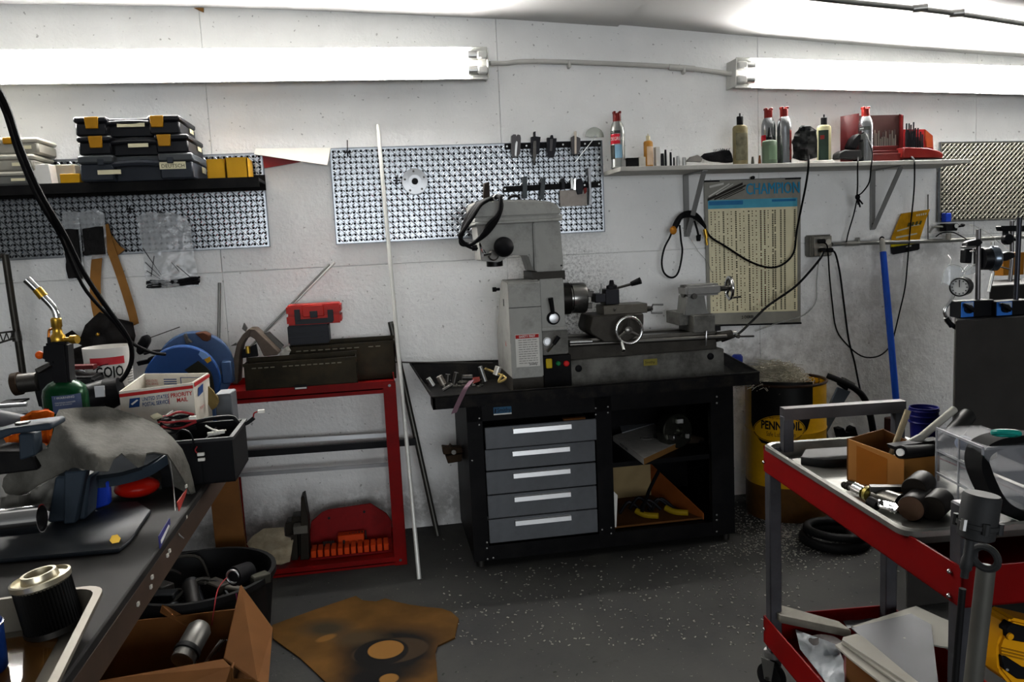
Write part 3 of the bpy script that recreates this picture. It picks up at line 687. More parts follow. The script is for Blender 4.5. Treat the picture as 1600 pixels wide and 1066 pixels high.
m_ = MB(); m_.sheet([(0, 778), (12, 776), (40, 774), (90, 744), (116, 733), (135, 737), (122, 748), (108, 774), (101, 770), (96, 760), (90, 790), (78, 800), (60, 790), (0, 797)], lambda x, y: 2.03-.06*(x-60)/100+.04*nz(x, y, .05, 12), 6, .003); m_.build('under_layer', M('grey_leather_pale', '#75736d', .8, var=.1, dirt=.3, dcol='#55524a', bump=.3), t, sm=75)
m_ = MB(); m_.sheet([(262, 711), (286, 745), (308, 782), (290, 770), (272, 760), (266, 735)], lambda x, y: 1.90+.015*nz(x, y, .05, 3), 6, .003); m_.build('hanging_flap', leam, t, sm=75)
tag(MB().tube([P(264, 712, 1.9), P(271, 760, 1.95), P(274, 800, 2.02), P(277, 830, 2.08), P(287, 842, 2.08)], .0013, 6).build('bent_wire', steel), 'thin bent wire hanging down the bench edge by the apron', 'wire')

# divided tray of wiring on the bench corner
D = 1.84
t = thing('divided_tray', 'black plastic divided tray of wiring on the bench corner', 'tray', P(310, 735, D))
ct = lambda x, y, d=D: P(x, y, d)
a0, a1 = P(246, 690, D), P(362, 683, D); zt_ = P(362, 683, D).z; zb_ = BZ+.001; yb_ = -D+.19
m_ = MB(); W4 = .005
m_.span((a0.x, -D, zb_), (a1.x, -D+W4, zt_)); m_.span((a0.x, yb_-W4, zb_), (a1.x, yb_, zt_)); m_.span((a0.x, -D, zb_), (a0.x+W4, yb_, zt_)); m_.span((a1.x-W4, -D, zb_), (a1.x, yb_, zt_)); m_.span((a0.x, -D, zb_), (a1.x, yb_, zb_+.004))
m_.build('tray_shell', blk, t, sm=0)
m_ = MB(); m_.span((a0.x-.003, -D-.004, zt_-.006), (a1.x+.004, -D+.004, zt_+.001)); m_.span((a0.x-.003, yb_-.004, zt_-.006), (a1.x+.004, yb_+.004, zt_+.001)); m_.span((a1.x-.006, -D, zt_-.006), (a1.x+.004, yb_, zt_+.001)); m_.build('rim', M('tray_rim', '#2a2a2b', .5), t, sm=0)
dx = P(310, 680, D).x; m_ = MB(); m_.span((dx, -D, zb_), (dx+.004, yb_, zt_-.012)); m_.build('divider', blk, t, sm=0)
wires = M('wire_loom', '#101012', .5); conn = M('connector_white', '#d8d5cc', .4); redw = M('red_wire', '#8c2a2e', .5)
t2 = thing('wiring_harness', 'black wire loom with a white plug hanging past the tray right end', 'wire', P(320, 660, 1.72))
MB().tube([P(252, 656, 1.76), P(290, 662, 1.72), P(330, 654, 1.7), P(362, 652, 1.68), P(372, 660, 1.68), P(384, 662, 1.68), P(397, 653, 1.68)], .005, 8).build('loom', wires, t2)
MB().tube([P(396, 654, 1.68), P(397, 646, 1.68), P(404, 643, 1.68)], .002, 6).build('red_wire', redw, t2); MB().box(P(408, 643, 1.68), (.016, .012, .008), bev=.001).build('plug', conn, t2)
t2 = thing('wiring_harness', 'thin looping wire with two white plugs hanging on the tray front', 'wire', P(310, 700, 1.85))
MB().tube([P(276, 679, 1.8), P(284, 672, 1.82), P(296, 676, 1.85), P(302, 690, 1.855), P(300, 705, 1.855), P(310, 718, 1.855)], .0022, 6).build('wire', wires, t2)
MB().tube([P(308, 698, 1.855), P(305, 704, 1.855), P(310, 710, 1.855)], .0013, 6).build('red_wire', redw, t2)
for x, y in ((314, 710), (315, 718)): MB().box(P(x, y, 1.857), (.015, .008, .007), bev=.001).build('plug', conn, t2)
t2 = thing('wiring_harness', 'tangle of black and red wires heaped in the left half of the tray', 'wire', P(270, 670, 1.75))
for k in range(9):
    y = 652+k*2.5; MB().tube([P(246+random.random()*8, y, 1.80), P(262, y+random.uniform(-6, 6), 1.76), P(280, y+random.uniform(-8, 6), 1.74), P(300+random.random()*8, y-3+random.uniform(-6, 4), 1.72)], .003, 6).build('wire', wires if k % 3 else redw, t2)
MB().box(P(301, 653, 1.74), (.016, .01, .008), bev=.001).build('plug', conn, t2); MB().tube([P(256, 655, 1.77), P(262, 648, 1.76), P(270, 642, 1.75)], .002, 6).build('white_wire', conn, t2)
t2 = thing('wiring_harness', 'small white connectors lying in the right half of the tray', 'wire', P(335, 676, 1.76))
m_ = MB(); m_.tube([P(321, 665, 1.78), P(332, 671, 1.78), P(345, 674, 1.77), P(353, 672, 1.77)], .002, 6); m_.build('white_wire', conn, t2)
for x, y in ((338, 677), (345, 675), (330, 678)): MB().box(P(x, y, 1.78), (.016, .01, .008), rot=.4, bev=.001).build('plug', conn, t2)
tag(MB().prism([P(234, 650, 1.82), P(246, 645, 1.82), P(254, 650, 1.82), P(240, 655, 1.82)], (0, .004, -.004)).build('paper_tag', cream), 'small yellowed paper tag at the left end of the tray', 'tag')

# mailing carton behind the tray
wcard = M('white_carton_board', '#c9c4b8', .8, var=.06, dirt=.5, dcol='#6b5a3c', ds=8, dth=.6)
D = 1.66; MBK = D-.24
t = thing('mailing_carton', 'open white mailing carton with red stripe standing behind the wiring tray', 'carton', P(255, 660, D-.1))
A = P(186, 612, D); B = P(301, 598, D-.02); Cc = P(326, 583, D-.15); Dd = P(225, 584, D-.24); E_ = P(192, 597, D-.10)
zb_ = BZ+.001
def wall(a, b, zt0, zt1, nm, lab=None):
    n_ = (Vector((b.x, b.y, 0))-Vector((a.x, a.y, 0))); nr = V(-n_.y, n_.x, 0).normalized()*.004
    return MB().prism([(a.x, a.y, zb_), (b.x, b.y, zb_), (b.x, b.y, zt1), (a.x, a.y, zt0)], nr).build(nm, wcard, t, lab, sm=0)
wf = wall(A, B, A.z, B.z, 'front_panel'); wr = wall(B, Cc, B.z, Cc.z, 'side_panel'); wbk = wall(Cc, Dd, Cc.z, Dd.z, 'back_panel'); wl = wall(Dd, A, Dd.z, A.z, 'side_panel')
fx = (B-A); fx.z = 0; fl = fx.length; fx.normalize(); fn = V(fx.y, -fx.x, 0)
def onf(u, dz, off=.0015): p = A.lerp(B, u); return V(p.x, p.y, A.z+(B.z-A.z)*u-dz)+fn*off
up = V(0, 0, 1)
fdir = onf(1, 0)-onf(0, 0)
MB().prism([onf(.0, .006), onf(1, .006), onf(1, .014), onf(0, .014)], fn*.0008).build('red_stripe', inkr, wf)
MB().prism([onf(.13, .020), onf(.27, .020), onf(.25, .042), onf(.11, .042)], fn*.0008).build('emblem', inkb, wf)
MB().prism([onf(.14, .033), onf(.225, .024), onf(.245, .026), onf(.16, .036)], fn*.0016).build('emblem_wing', inkw, wf)
fdn = fdir.normalized()
text('printed_text', 'UNITED STATES', .0135, onf(.29, .030), fdn, up, inkb, wf, .01, squash=.62)
text('printed_text', 'POSTAL SERVICE', .0135, onf(.29, .043), fdn, up, inkb, wf, .02, squash=.6)
MB().prism([onf(.655, .018), onf(.66, .018), onf(.66, .046), onf(.655, .046)], fn*.0008).build('red_rule', inkr, wf)
text('printed_text', 'PRIORITY\n    MAIL', .0145, onf(.68, .030), fdn, up, inkr, wf, .02, squash=.8)
sx = (Cc-B); sx.z = 0; sn = V(sx.y, -sx.x, 0).normalized()
def ons(u, dz): p = B.lerp(Cc, u); return V(p.x, p.y, p.z-dz)+sn*.0015
MB().prism([ons(.05, .002), ons(1, .002), ons(1, .010), ons(.05, .012)], sn*.0008).build('red_stripe', inkr, wr)
MB().prism([ons(.25, .020), ons(.55, .016), ons(.5, .036), ons(.2, .040)], sn*.0008).build('emblem', inkb, wr)
text('printed_text', 'PRIORITY', .010, ons(.25, .075), (ons(1, 0)-ons(0, 0)).normalized(), up, inkr, wr, squash=.8)
bxv = (Cc-Dd); bxv.z = 0; bn = V(bxv.y, -bxv.x, 0).normalized()
def onb(u, dz): p = Dd.lerp(Cc, u); return V(p.x, p.y, p.z-dz)+bn*.0045
bd = (onb(1, 0)-onb(0, 0)).normalized()
text('printed_text', 'UNITED STATES\nPOSTAL SERVICE', .009, onb(.0, .022), bd, up, inkr, wbk, squash=.7)
m_ = MB()
for k in range(4): m_.prism([onb(.32, .014+k*.006), onb(.52, .014+k*.006), onb(.52, .0165+k*.006), onb(.32, .0165+k*.006)], bn*.0006)
m_.build('printed_lines', inkb, wbk)
m_ = MB()
for a, b in ((.58, .95),): 
    m_.prism([onb(a, .010), onb(b, .010), onb(b, .0115), onb(a, .0115)], bn*.0006); m_.prism([onb(a, .010), onb(a+.01, .010), onb(a+.01, .05), onb(a, .05)], bn*.0006)
m_.build('printed_frame', inkb, wbk)

# propane torch
D = 1.56; q = P(107, 660, D); q.z = BZ+.001
t = thing('propane_torch', 'brass and chrome torch on a green gas cylinder behind the apron', 'torch', q)
mm = mpp(D); rr = 30*mm; ztop = P(105, 598, D).z
MB().lathe([(rr*.9, 0), (rr, .01), (rr, ztop-q.z-.028), (rr*.93, ztop-q.z-.012), (rr*.7, ztop-q.z), (rr*.35, ztop-q.z+.008), (.018, ztop-q.z+.012)], q, (0, 0, 1), 32).build('gas_cylinder', M('green_cylinder', '#07361b', .25, .2, var=.1), t)
lb = MB().arc(q, rr, P(105, 640, D).z, P(105, 613, D).z, -.25, 1.05, 12, .001).build('cylinder_label', M('label_blue_grey', '#4b5878', .5, var=.25), t)
text('label_text', '! WARNING', .008, V(0, 0, P(105, 618, D).z), (1, 0, 0), up, inkw, lb, wrap=((q.x, q.y), rr+.001, -.12))
text('label_text', 'CAUTION DANGER\nread all directions', .005, V(0, 0, P(105, 625, D).z), (1, 0, 0), up, inkw, lb, wrap=((q.x, q.y), rr+.001, -.12))
MB().arc(q, rr, P(105, 643, D).z, P(105, 632, D).z, -.85, -.45, 6, .0012).build('red_band', M('label_red', '#c81e14', .4), t)
m_ = MB(); m_.poly([(66, 538), (86, 534), (104, 536), (108, 596), (112, 604), (86, 606), (80, 596), (80, 568), (64, 565), (66, 556)], D+.025, .05, bev=.006, seg=2); m_.build('torch_body', blk, t)
MB().ball(P(62, 555, D), .010).build('trigger', M('orange_plastic', '#c8500f', .4), t, 'orange push button')
m_ = MB(); a = P(92, 538, D); m_.lathe([(.014, 0), (.017, .006), (.017, .02), (.012, .026), (.010, .04), (.0125, .044), (.0125, .062), (.009, .066)], a, (0, 0, 1), 18); m_.build('valve', brass, t)
a = P(96, 531, D); m_ = MB(); m_.cyl(a, a+V(.03, -.012, .0), .006, n=12); m_.cyl(a+V(.026, -.01, 0), a+V(.042, -.016, 0), .0105, n=16); m_.build('valve_knob', brass, t)
MB().tube([P(85, 514, D), P(77, 516, D), P(76, 528, D)], .003, 8).build('fuel_line', M('copper', '#b87333', .3, .9), t)
MB().cyl(P(77, 527, D), P(77.5, 536, D), .005, n=10).build('line_cap', inkk, t)
MB().tube([P(90, 510, D), P(88, 492, D), P(82, 479, D), P(66, 462, D)], .0085, 12).build('burner_tube', chrome, t)
a, b = P(68, 464, D), P(58, 452, D); MB().cyl(a, b, .0115, n=14).build('burner_collar', brass, t)
a, b = P(60, 455, D), P(42, 437, D); MB().cyl(a, b, .0095, .0105, n=14).build('burner_tip', chrome, t)
# low bench behind, for grinder and vise
t = thing('grinder_bench', 'low dark bench against the wall behind the workbench', 'workbench', (-1.2, -.6, 0))
GZ = .70
MB().span((-2.0, -1.02, GZ-.04), (-.60, -.12, GZ), bev=.003).build('bench_top', blkm, t)
for x in (-1.95, -.95):
    for y in (-.75, -.18): MB().span((x-.03, y-.03, 0), (x+.03, y+.03, GZ-.04)).build('leg', blkm, t)
MB().span((-2.0, -.78, .18), (-.9, -.14, .20)).build('lower_shelf', blkm, t)
# hand soap tub
D = .78; q = P(172, 590, D); q.z = GZ+.001
t = thing('soap_tub', 'white hand cleaner tub with red band and cut open top', 'tub', q)
rt, rb = 32.5*mpp(D), 28*mpp(D); hz = P(172, 541, D).z-q.z
m_ = MB(); m_.lathe([(rb*.97, 0), (rb, .004), (rt, hz), (rt-.002, hz), (rb-.003, .01), (0, .01)], q, (0, 0, 1), 40); m_.build('tub_body', M('tub_white', '#d5d3ce', .4, var=.04, dirt=.25, dcol='#8a7f70', ds=6), t)
rad = lambda z: rb+(rt-rb)*(z-q.z)/hz
z1, z2 = P(172, 555, D).z, P(172, 566.5, D).z
MB().arc(q, rad(z1)-.0005, z2, z1, -.50, 1.0, 12, .0012).build('red_band', M('band_red', '#b8323a', .45, var=.1), t)
zt2 = P(172, 585, D).z
text('logo', 'GOJO', .050, V(0, 0, zt2), (1, 0, 0), up, inkk, t, .02, wrap=((q.x, q.y), rad(zt2)+.0012, -.27), squash=.66)
MB().tube([V(q.x+math.sin(a_)*(rad(zt2)+.003), q.y-math.cos(a_)*(rad(zt2)+.003), zt2+.028+.016*math.sin((a_+.35)*2.4)) for a_ in (-.37, -.2, -.05, .15, .3)], .0016, 5, 4).build('logo_swoosh', inkk, t)
z3 = P(172, 593, D).z; MB().arc(q, rad(z3)-.0003, z3-.012, z3, -.3, .25, 8, .0012).build('red_strip', M('band_red', '#b8323a'), t)
m_ = MB()
for k in range(6): zz_ = P(190, 575+k*4, D).z; m_.arc(q, rad(zz_)-.0003, zz_-.004, zz_, 1.1, 1.6, 5, .001)
m_.build('fine_print', M('print_grey', '#7a7874', .7), t)
# work lamp cylinder
D = 1.0
t = thing('electric_motor', 'black cylindrical motor lying between the soap tub and the carton', 'motor', P(165, 640, D))
a, b = P(124, 628, D), P(190, 609, D)
MB().cyl(a, P(172, 614, D), .047, n=28).build('body', M('motor_black', '#131315', .4, var=.2), t)
MB().cyl(P(170, 615, D), b, .050, .040, n=28).build('end_bell', blk, t)
MB().box(P(156, 612, D+.05), (.03, .004, .035), bev=.001).build('name_plate', alu, t)
m_ = MB(); m_.box(P(150, 640, D)+V(0, 0, .0), (.08, .08, .05)); m_.build('foot', blk, t)
# black vise / pipe tool at far left
t = thing('bench_vise', 'dark bench vise behind the torch at far left', 'vise', P(60, 640, 1.0))
D = .98
m_ = MB(); m_.poly([(50, 582), (64, 575), (78, 566), (90, 575), (112, 590), (145, 590), (148, 612), (120, 640), (60, 640), (52, 610)], D, .11, bev=.008, seg=2); m_.build('body', M('vise_black', '#121214', .5, .3, var=.3, dirt=.2), t)
MB().cyl(P(27, 600, D), P(60, 596, D), .03, n=24).build('screw_housing', dsteel, t); MB().cyl(P(22, 601, D), P(32, 599, D), .036, n=24).build('screw_head', M('rust_dark', '#2c2118', .7, .3, var=.3), t)
m_ = MB(); m_.poly([(52, 578), (84, 562), (88, 568), (60, 585)], D+.03, .05, bev=.004); m_.build('jaw', dsteel, t)
m_ = MB(); m_.poly([(75, 640), (140, 632), (145, 668), (75, 672)], D, .12, bev=.005); m_.build('base', blkm, t)
m_ = MB(); m_.poly([(110, 572), (145, 571), (146, 577), (112, 578)], D-.05, .04); m_.build('red_jaw_pad', M('dull_red', '#4a1212', .6), t)
m_ = MB(); m_.span(P(-20, 640, 1.15), P(46, 622, 1.02)); tag(m_.build('black_toolbox', blkm, sm=0), 'black toolbox edge at the far left behind the orange rag', 'box')
m_ = MB(); m_.tube([P(-20, 636, 1.2), P(42, 632, 1.2)], .006, 8, 1); tag(m_.build('metal_rod', alu), 'short pale metal rod lying at far left below the vise', 'rod')
# bench grinder
D = .6
t = thing('bench_grinder', 'bench grinder with big blue wheel guards and a yellow sticker', 'grinder', P(285, 640, D))
blu = M('grinder_blue', '#143a70', .4, var=.12, dirt=.2); blu2 = M('grinder_blue_grey', '#3d5478', .45, var=.15, dirt=.3)
def disc(px, py, d, r, th, mat, nm, lab=None):
    q = P(px, py, d); MB().lathe([(r*.97, 0), (r, .004), (r, th-.004), (r*.97, th)], q, (-.15, 1, .02), 40).build(nm, mat, t, lab)
disc(285, 597, D+.03, 53*mpp(D), .05, blu, 'wheel_guard'); disc(305, 577, D-.2, 55*mpp(D-.2), .06, blu2, 'wheel_guard', 'blue grey rear wheel guard')
MB().cyl(P(285, 600, D-.02), P(305, 585, D-.16), .07, n=28).build('motor', blu2, t)
m_ = MB(); a = P(310, 578, D+.042); m_.ribbon([P(299, 571, D+.034), P(318, 588, D+.034), P(324, 612, D+.034), P(326, 640, D+.034)], (.05, 0, .03), .004); m_.build('eye_shield', M('dark_olive', '#1d1d14', .4), t)
m_ = MB(); m_.prism([P(313, 548, D+.04), P(322, 552, D+.04), P(327, 558, D+.04), P(317, 562, D+.04), P(310, 554, D+.04)], (0, .003, 0)); m_.build('sticker', M('sky_sticker', '#6d8fc0', .4, var=.1), t, 'pale blue sticker')
m_ = MB(); m_.prism([P(319, 562, D+.04), P(328, 557, D+.04), P(330, 564, D+.04), P(324, 568, D+.04)], (0, .003, 0)); m_.build('sticker', yellow, t, 'yellow sticker')
m_ = MB(); m_.poly([(304, 521), (318, 519), (327, 524), (325, 534), (317, 533), (312, 528)], D-.15, .05, bev=.003); m_.build('spark_arrestor', M('rusty_brown', '#4a2a1a', .7, var=.3), t)
m_ = MB(); m_.poly([(286, 524), (289, 521), (292, 530), (300, 536), (290, 538)], D-.12, .03, bev=.002); m_.build('bracket', dsteel, t)
m_ = MB(); m_.bp(240, 628, 340, 668, D-.02, .2, bev=.008); m_.build('base', blu2, t)
m_ = MB(); m_.bp(346, 565, 362, 600, D-.18, .10, bev=.004); m_.build('switch_box', blu2, t)
MB().cyl(P(343, 578, D-.1), P(338, 580, D-.1), .02, n=16).build('knob', blk, t)
MB().tube([P(226, 553, D-.1), P(240, 549, D-.05), P(256, 549, D), P(262, 556, D), P(240, 558, D), P(232, 562, D)], .005, 8).build('cord', cab, t)
tag(MB().tube([P(229, 530, .3), P(281, 511, .3)], .002, 6, 1).build('thin_rod', dsteel), 'thin dark rod sticking up beside the leather pouch', 'rod')
tag(MB().poly([(213, 538), (222, 524), (230, 528), (231, 536), (220, 556), (212, 552)], .35, .06, bev=.006).build('foam_block', blk), 'black block hanging at the right of the leather pouch', 'block')
m_ = MB(); m_.poly([(213, 566), (234, 562), (234, 568), (216, 572)], .4, .04); tag(m_.build('black_bracket', blk), 'black bracket behind the soap tub', 'bracket')
# junk bag & grey box behind the tray
m_ = MB(); p_ = P(335, 617, 1.52); m_.span((p_.x, -1.52, BZ+.001), (P(361, 617, 1.52).x, -1.44, p_.z), bev=.003); tag(m_.build('grey_steel_box', M('grey_box', '#55585c', .5, .3, var=.1)), 'grey steel box behind the right end of the wiring tray', 'box')
m_ = MB(); m_.sheet([(325, 604), (334, 612), (343, 627), (338, 637), (331, 641), (325, 632)], lambda x, y: 1.56+.01*nz(x, y, .1, 4), 4, .004); tag(m_.build('paper_bag', M('kraft_bag', '#6b5a34', .8, var=.2)), 'crumpled brown paper bag beside the mailing carton', 'bag')
# ------------------------------------------------------------------ red rack
t = thing('red_rack', 'red painted steel rack with open middle left of the lathe bench', 'rack', (-.2, -.25, 0))
RX0, RX1, RY0, RY1, RZ = -.535, .205, -.425, -.06, .775
m_ = MB(); m_.span((RX0, RY0, RZ-.035), (RX1, RY1, RZ-.030)); m_.build('top_shelf', redp, t, sm=0)
m_ = MB(); m_.span((RX0, RY0, RZ-.05), (RX1, RY0+.003, RZ)); m_.span((RX0, RY1-.003, RZ-.05), (RX1, RY1, RZ)); m_.span((RX0, RY0, RZ-.05), (RX0+.003, RY1, RZ)); m_.span((RX1-.003, RY0, RZ-.05), (RX1, RY1, RZ)); m_.build('shelf_lip', redp, t, sm=0)
LZ = .012
m_ = MB(); m_.span((RX0, RY0, LZ), (RX1, RY1, LZ+.004)); m_.span((RX0, RY0, LZ-.01), (RX1, RY0+.003, LZ+.024)); m_.span((RX0, RY1-.003, LZ-.01), (RX1, RY1, LZ+.024)); m_.span((RX0, RY0, LZ-.01), (RX0+.003, RY1, LZ+.024)); m_.span((RX1-.003, RY0, LZ-.01), (RX1, RY1, LZ+.024)); m_.build('bottom_shelf', redp, t, sm=0)
for x, sx in ((RX0, 1), (RX1, -1)):
    for y, sy in ((RY0, 1), (RY1, -1)):
        m_ = MB(); m_.span((x-sx*.001, y-sy*.003, 0), (x+sx*.048, y-sy*.0005, RZ-.01)); m_.span((x-sx*.003, y-sy*.003, 0), (x, y+sy*.04, RZ-.01)); m_.build('leg', redp, t, sm=0)
rv = MB()
for x, z in ((RX1-.022, RZ-.02), (RX1-.024, LZ+.010), (RX0+.03, RZ-.02)): rv.cyl((x, RY0-.006, z), (x, RY0, z), .006, n=10)
rv.build('bolts', chrome, t)
q = P(470, 605, .43); lb = MB().box(q, (.05, .0015, .017)).build('maker_label', inkk, t); MB().box(q+V(0, -.001, -.004), (.044, .001, .006)).build('label_line', inkw, lb)
# metal flats behind the rack
def flat(a, b, d, h, th, mat, label, name='flat_bar', grp=None):
    p, q = P(*a, d), P(*b, d); u = V(0, 0, h/2)
    m_ = MB(); m_.prism([p-u, q-u, q+u, p+u], (0, th, 0)); o = m_.build(name, mat, sm=0); return tag(o, label, 'metal bar', grp)
flat((330, 696), (605, 680), .10, .019, .006, alu, 'pale aluminium bar across the rack, topmost of the three', grp='metal bars across the red rack')
flat((330, 714), (650, 691), .12, .030, .02, M('black_steel_bar', '#1c1c1e', .4, .6), 'thick dark steel bar across the rack sticking out to the right', grp='metal bars across the red rack')
flat((330, 746), (610, 726), .14, .016, .006, M('dull_alu', '#8f8f90', .45, .8), 'thin dull bar across the rack, lowest of the three', grp='metal bars across the red rack')
# dark sheet metal boxes and things on the rack top
oliv = M('olive_dark_metal', '#211d14', .5, .5, var=.35, dirt=.4, dcol='#3a3020', ds=12)
def gutter(x0, x1, d, zt, z0, dep, label, slots):
    t = thing('metal_trough', label, 'trough', ((x0+x1)/2, -d+dep/2, z0), 'dark metal troughs on the rack')
    m_ = MB(); w_ = .004; m_.span((x0, -d, z0), (x1, -d+dep, z0+w_)); m_.span((x0, -d, z0), (x1, -d+w_, zt)); m_.span((x0, -d+dep-w_, z0), (x1, -d+dep, zt+.01)); m_.span((x0, -d, z0), (x0+w_, -d+dep, zt)); m_.span((x1-w_, -d, z0), (x1, -d+dep, zt)); m_.build('trough_body', oliv, t, sm=0)
    m_ = MB(); m_.span((x0-.003, -d-.004, zt-.012), (x1+.003, -d+.006, zt)); m_.span((x0-.003, -d+dep-.006, zt-.004), (x1+.003, -d+dep+.004, zt+.012)); m_.build('rolled_edge', oliv, t, sm=0)
    m_ = MB(); n = slots
    for k in range(n):
        if random.random() < .8: xx = x0+.03+(x1-x0-.08)*k/n; m_.span((xx, -d-.0012, zt-.022), (xx+(x1-x0)/n*.55, -d+.001, zt-.018))
    m_.build('worn_slots', M('worn_metal', '#6b6657', .5, .4), t, kind='stuff')
gutter(P(381, 575, .40).x, P(557, 575, .40).x, .40, P(470, 563, .40).z, RZ-.029, .10, 'front dark metal trough on the rack top', 15)
gutter(P(452, 560, .2).x, P(617, 550, .2).x, .2, P(540, 537, .2).z, RZ-.029, .10, 'rear longer dark metal trough against the wall on rack', 12)
tag(MB().tube([P(557, 564, .17), P(640, 566.5, .17), P(770, 567.5, .17)], .0035, 8, 1).build('thin_rod', dsteel), 'thin rod reaching from the rack trough over to the lathe tray', 'rod')
# tool cases
D = .22; t = thing('tool_case', 'red tool case with grey latches on the black case', 'case', P(490, 507, D), 'cases piled on the rack')
rc = M('case_red', '#a51c12', .4, var=.08); gc = M('latch_grey', '#26282c', .5)
zb_, zt_ = P(490, 507, D).z, P(490, 476, D).z; x0, x1 = P(447, 492, D).x, P(533, 488, D).x
MB().span((x0, -D, zb_), (x1, -D+.13, zb_+(zt_-zb_)*.5), bev=.007, seg=2).build('body', rc, t); MB().span((x0, -D, zb_+(zt_-zb_)*.505), (x1, -D+.13, zt_), bev=.007, seg=2).build('lid', rc, t)
for x in (464, 516): MB().bp(x-4, 484, x+5, 502, D+.004, .006, bev=.001).build('latch', gc, t)
MB().bp(461, 498, 520, 506, D+.003, .006, bev=.001).build('lower_band', gc, t); MB().bp(472, 477, 506, 495, D+.005, .006, bev=.003).build('handle_mount', rc, t); MB().bp(484, 486, 496, 497, D+.008, .006, bev=.002).build('handle_button', gc, t)
z2 = zb_-.001; t = thing('tool_case', 'charcoal case under the red tool case on the rack', 'case', P(484, 535, D), 'cases piled on the rack')
x0, x1 = P(449, 520, D).x, P(514, 520, D).x; zt2 = P(540, 537, .2).z+.009
m_ = MB(); m_.span((x0, -D+.005, zt2), (x1, -D+.12, z2), bev=.006, seg=2); m_.build('body', M('case_charcoal', '#23252a', .5, var=.1), t)
for f in (.35, .6): m_ = MB(); m_.span((x0+.004, -D+.002, zt2+(z2-zt2)*f), (x1-.004, -D+.006, zt2+(z2-zt2)*f+.004)); m_.build('rib', M('case_charcoal', '#23252a'), t)
# rusted shroud
D = .36; sh_ = M('rusty_grey', '#5c5148', .7, .3, var=.25, dirt=.4)
t = thing('rusted_shroud', 'grey rusted arched metal shroud with a pointed finial on rack end', 'shroud', P(400, 600, D))
pts_o = [(362, 605), (366, 560), (371, 535), (380, 522), (392, 511), (402, 516), (415, 530), (428, 545), (440, 556), (418, 557), (411, 556)]
m_ = MB(); m_.poly([(363, 600), (365, 560), (370, 537), (379, 523), (389, 514), (396, 514), (400, 521), (392, 526), (384, 530), (377, 541), (374, 557), (372, 600)], D, .10, bev=.003)
m_.poly([(392, 514), (398, 514), (412, 527), (436, 551), (434, 555), (412, 557), (405, 542), (398, 530), (389, 525)], D+.01, .10, bev=.003); m_.build('arch', sh_, t)
m_ = MB(); m_.poly([(378, 514), (381, 505), (386, 513), (384, 519)], D+.02, .02); m_.poly([(360, 541), (368, 536), (369, 540)], D+.02, .02); m_.build('finial', dsteel, t)
m_ = MB(); m_.poly([(412, 520), (420, 519), (443, 541), (438, 546)], D-.06, .03); m_.build('side_bar', dsteel, t)
MB().cyl(P(388, 552, D-.02), P(387, 541, D-.02), .010, n=14).build('brass_fitting', brass, t)
m_ = MB(); m_.poly([(377, 548), (400, 538), (403, 557), (377, 560)], D-.06, .02); m_.build('dark_inner', inkk, t)
m_ = MB(); m_.sheet([(437, 553), (450, 540), (454, 548), (450, 558), (437, 559)], lambda x, y: .3+.01*nz(x, y, .2), 4, .004); tag(m_.build('white_rag', M('grey_white_rag', '#a8a49a', .9, var=.15)), 'small pale rag between the shroud and black case', 'rag')
m_ = MB()
for x, y in ((580, 585), (590, 586), (598, 583), (605, 584), (612, 586), (572, 588), (585, 582), (600, 588)): m_.box(G(x, y, RZ-.027), (.02, .008, .006), rot=random.random()*3)
tag(m_.build('metal_scraps', steel), 'small loose metal scraps at the right end of rack top', 'scraps', None, 'stuff')
# leaning rods
def lean(a, da, b, db, r, mat, label, grp='rods leaning on the back wall', floor=False, n=10):
    p = P(*a, da); q = G(*b, .002) if floor else P(*b, db)
    o = MB().cyl(p, q, r, n=n).build('metal_rod', mat); return tag(o, label, 'rod', grp)
arod = M('bright_rod', '#cfcfca', .35, .25, var=.05)
p_ = P(590, 195, .03); q_ = G(655, 905, .003)
tag(MB().cyl(p_, q_, .0085, n=12).build('metal_rod', arod), 'longest bright rod leaning on the wall before the middle panel', 'rod', 'rods leaning on the back wall')
q_ = G(684, 837, .002); tag(MB().cyl(P(610, 503, .022), q_, .0125, n=14).build('metal_rod', M('dark_pipe', '#4d4c48', .4, .8, var=.15)), 'dark steel pipe leaning behind the longest bright rod', 'rod', 'rods leaning on the back wall')
lean((343, 442), .025, (341, 600), .09, .0065, M('grey_rod', '#7d7c78', .35, .9), 'upright grey rod standing left of the rusted shroud')
lean((523, 410), .012, (352, 582), .1, .006, arod, 'bright rod leaning to the right above the red tool case')
lean((515, 413), .014, (349, 586), .12, .0045, M('grey_rod', '#7d7c78'), 'thinner grey rod beside the slanted bright rod')
# brown board in front of the rack's left end
m_ = MB(); a, b, c_, d_ = P(323, 725, .49), P(369, 725, .49), P(388, 884, .46), P(341, 890, .46); c_.z = d_.z = .002
m_.prism([a, b, c_, d_], (0, .02, 0)); tag(m_.build('brown_board', M('brown_board', '#6b4520', .6, var=.2, vs=5, dirt=.2)), 'brown board leaning before the left end of the rack', 'board')
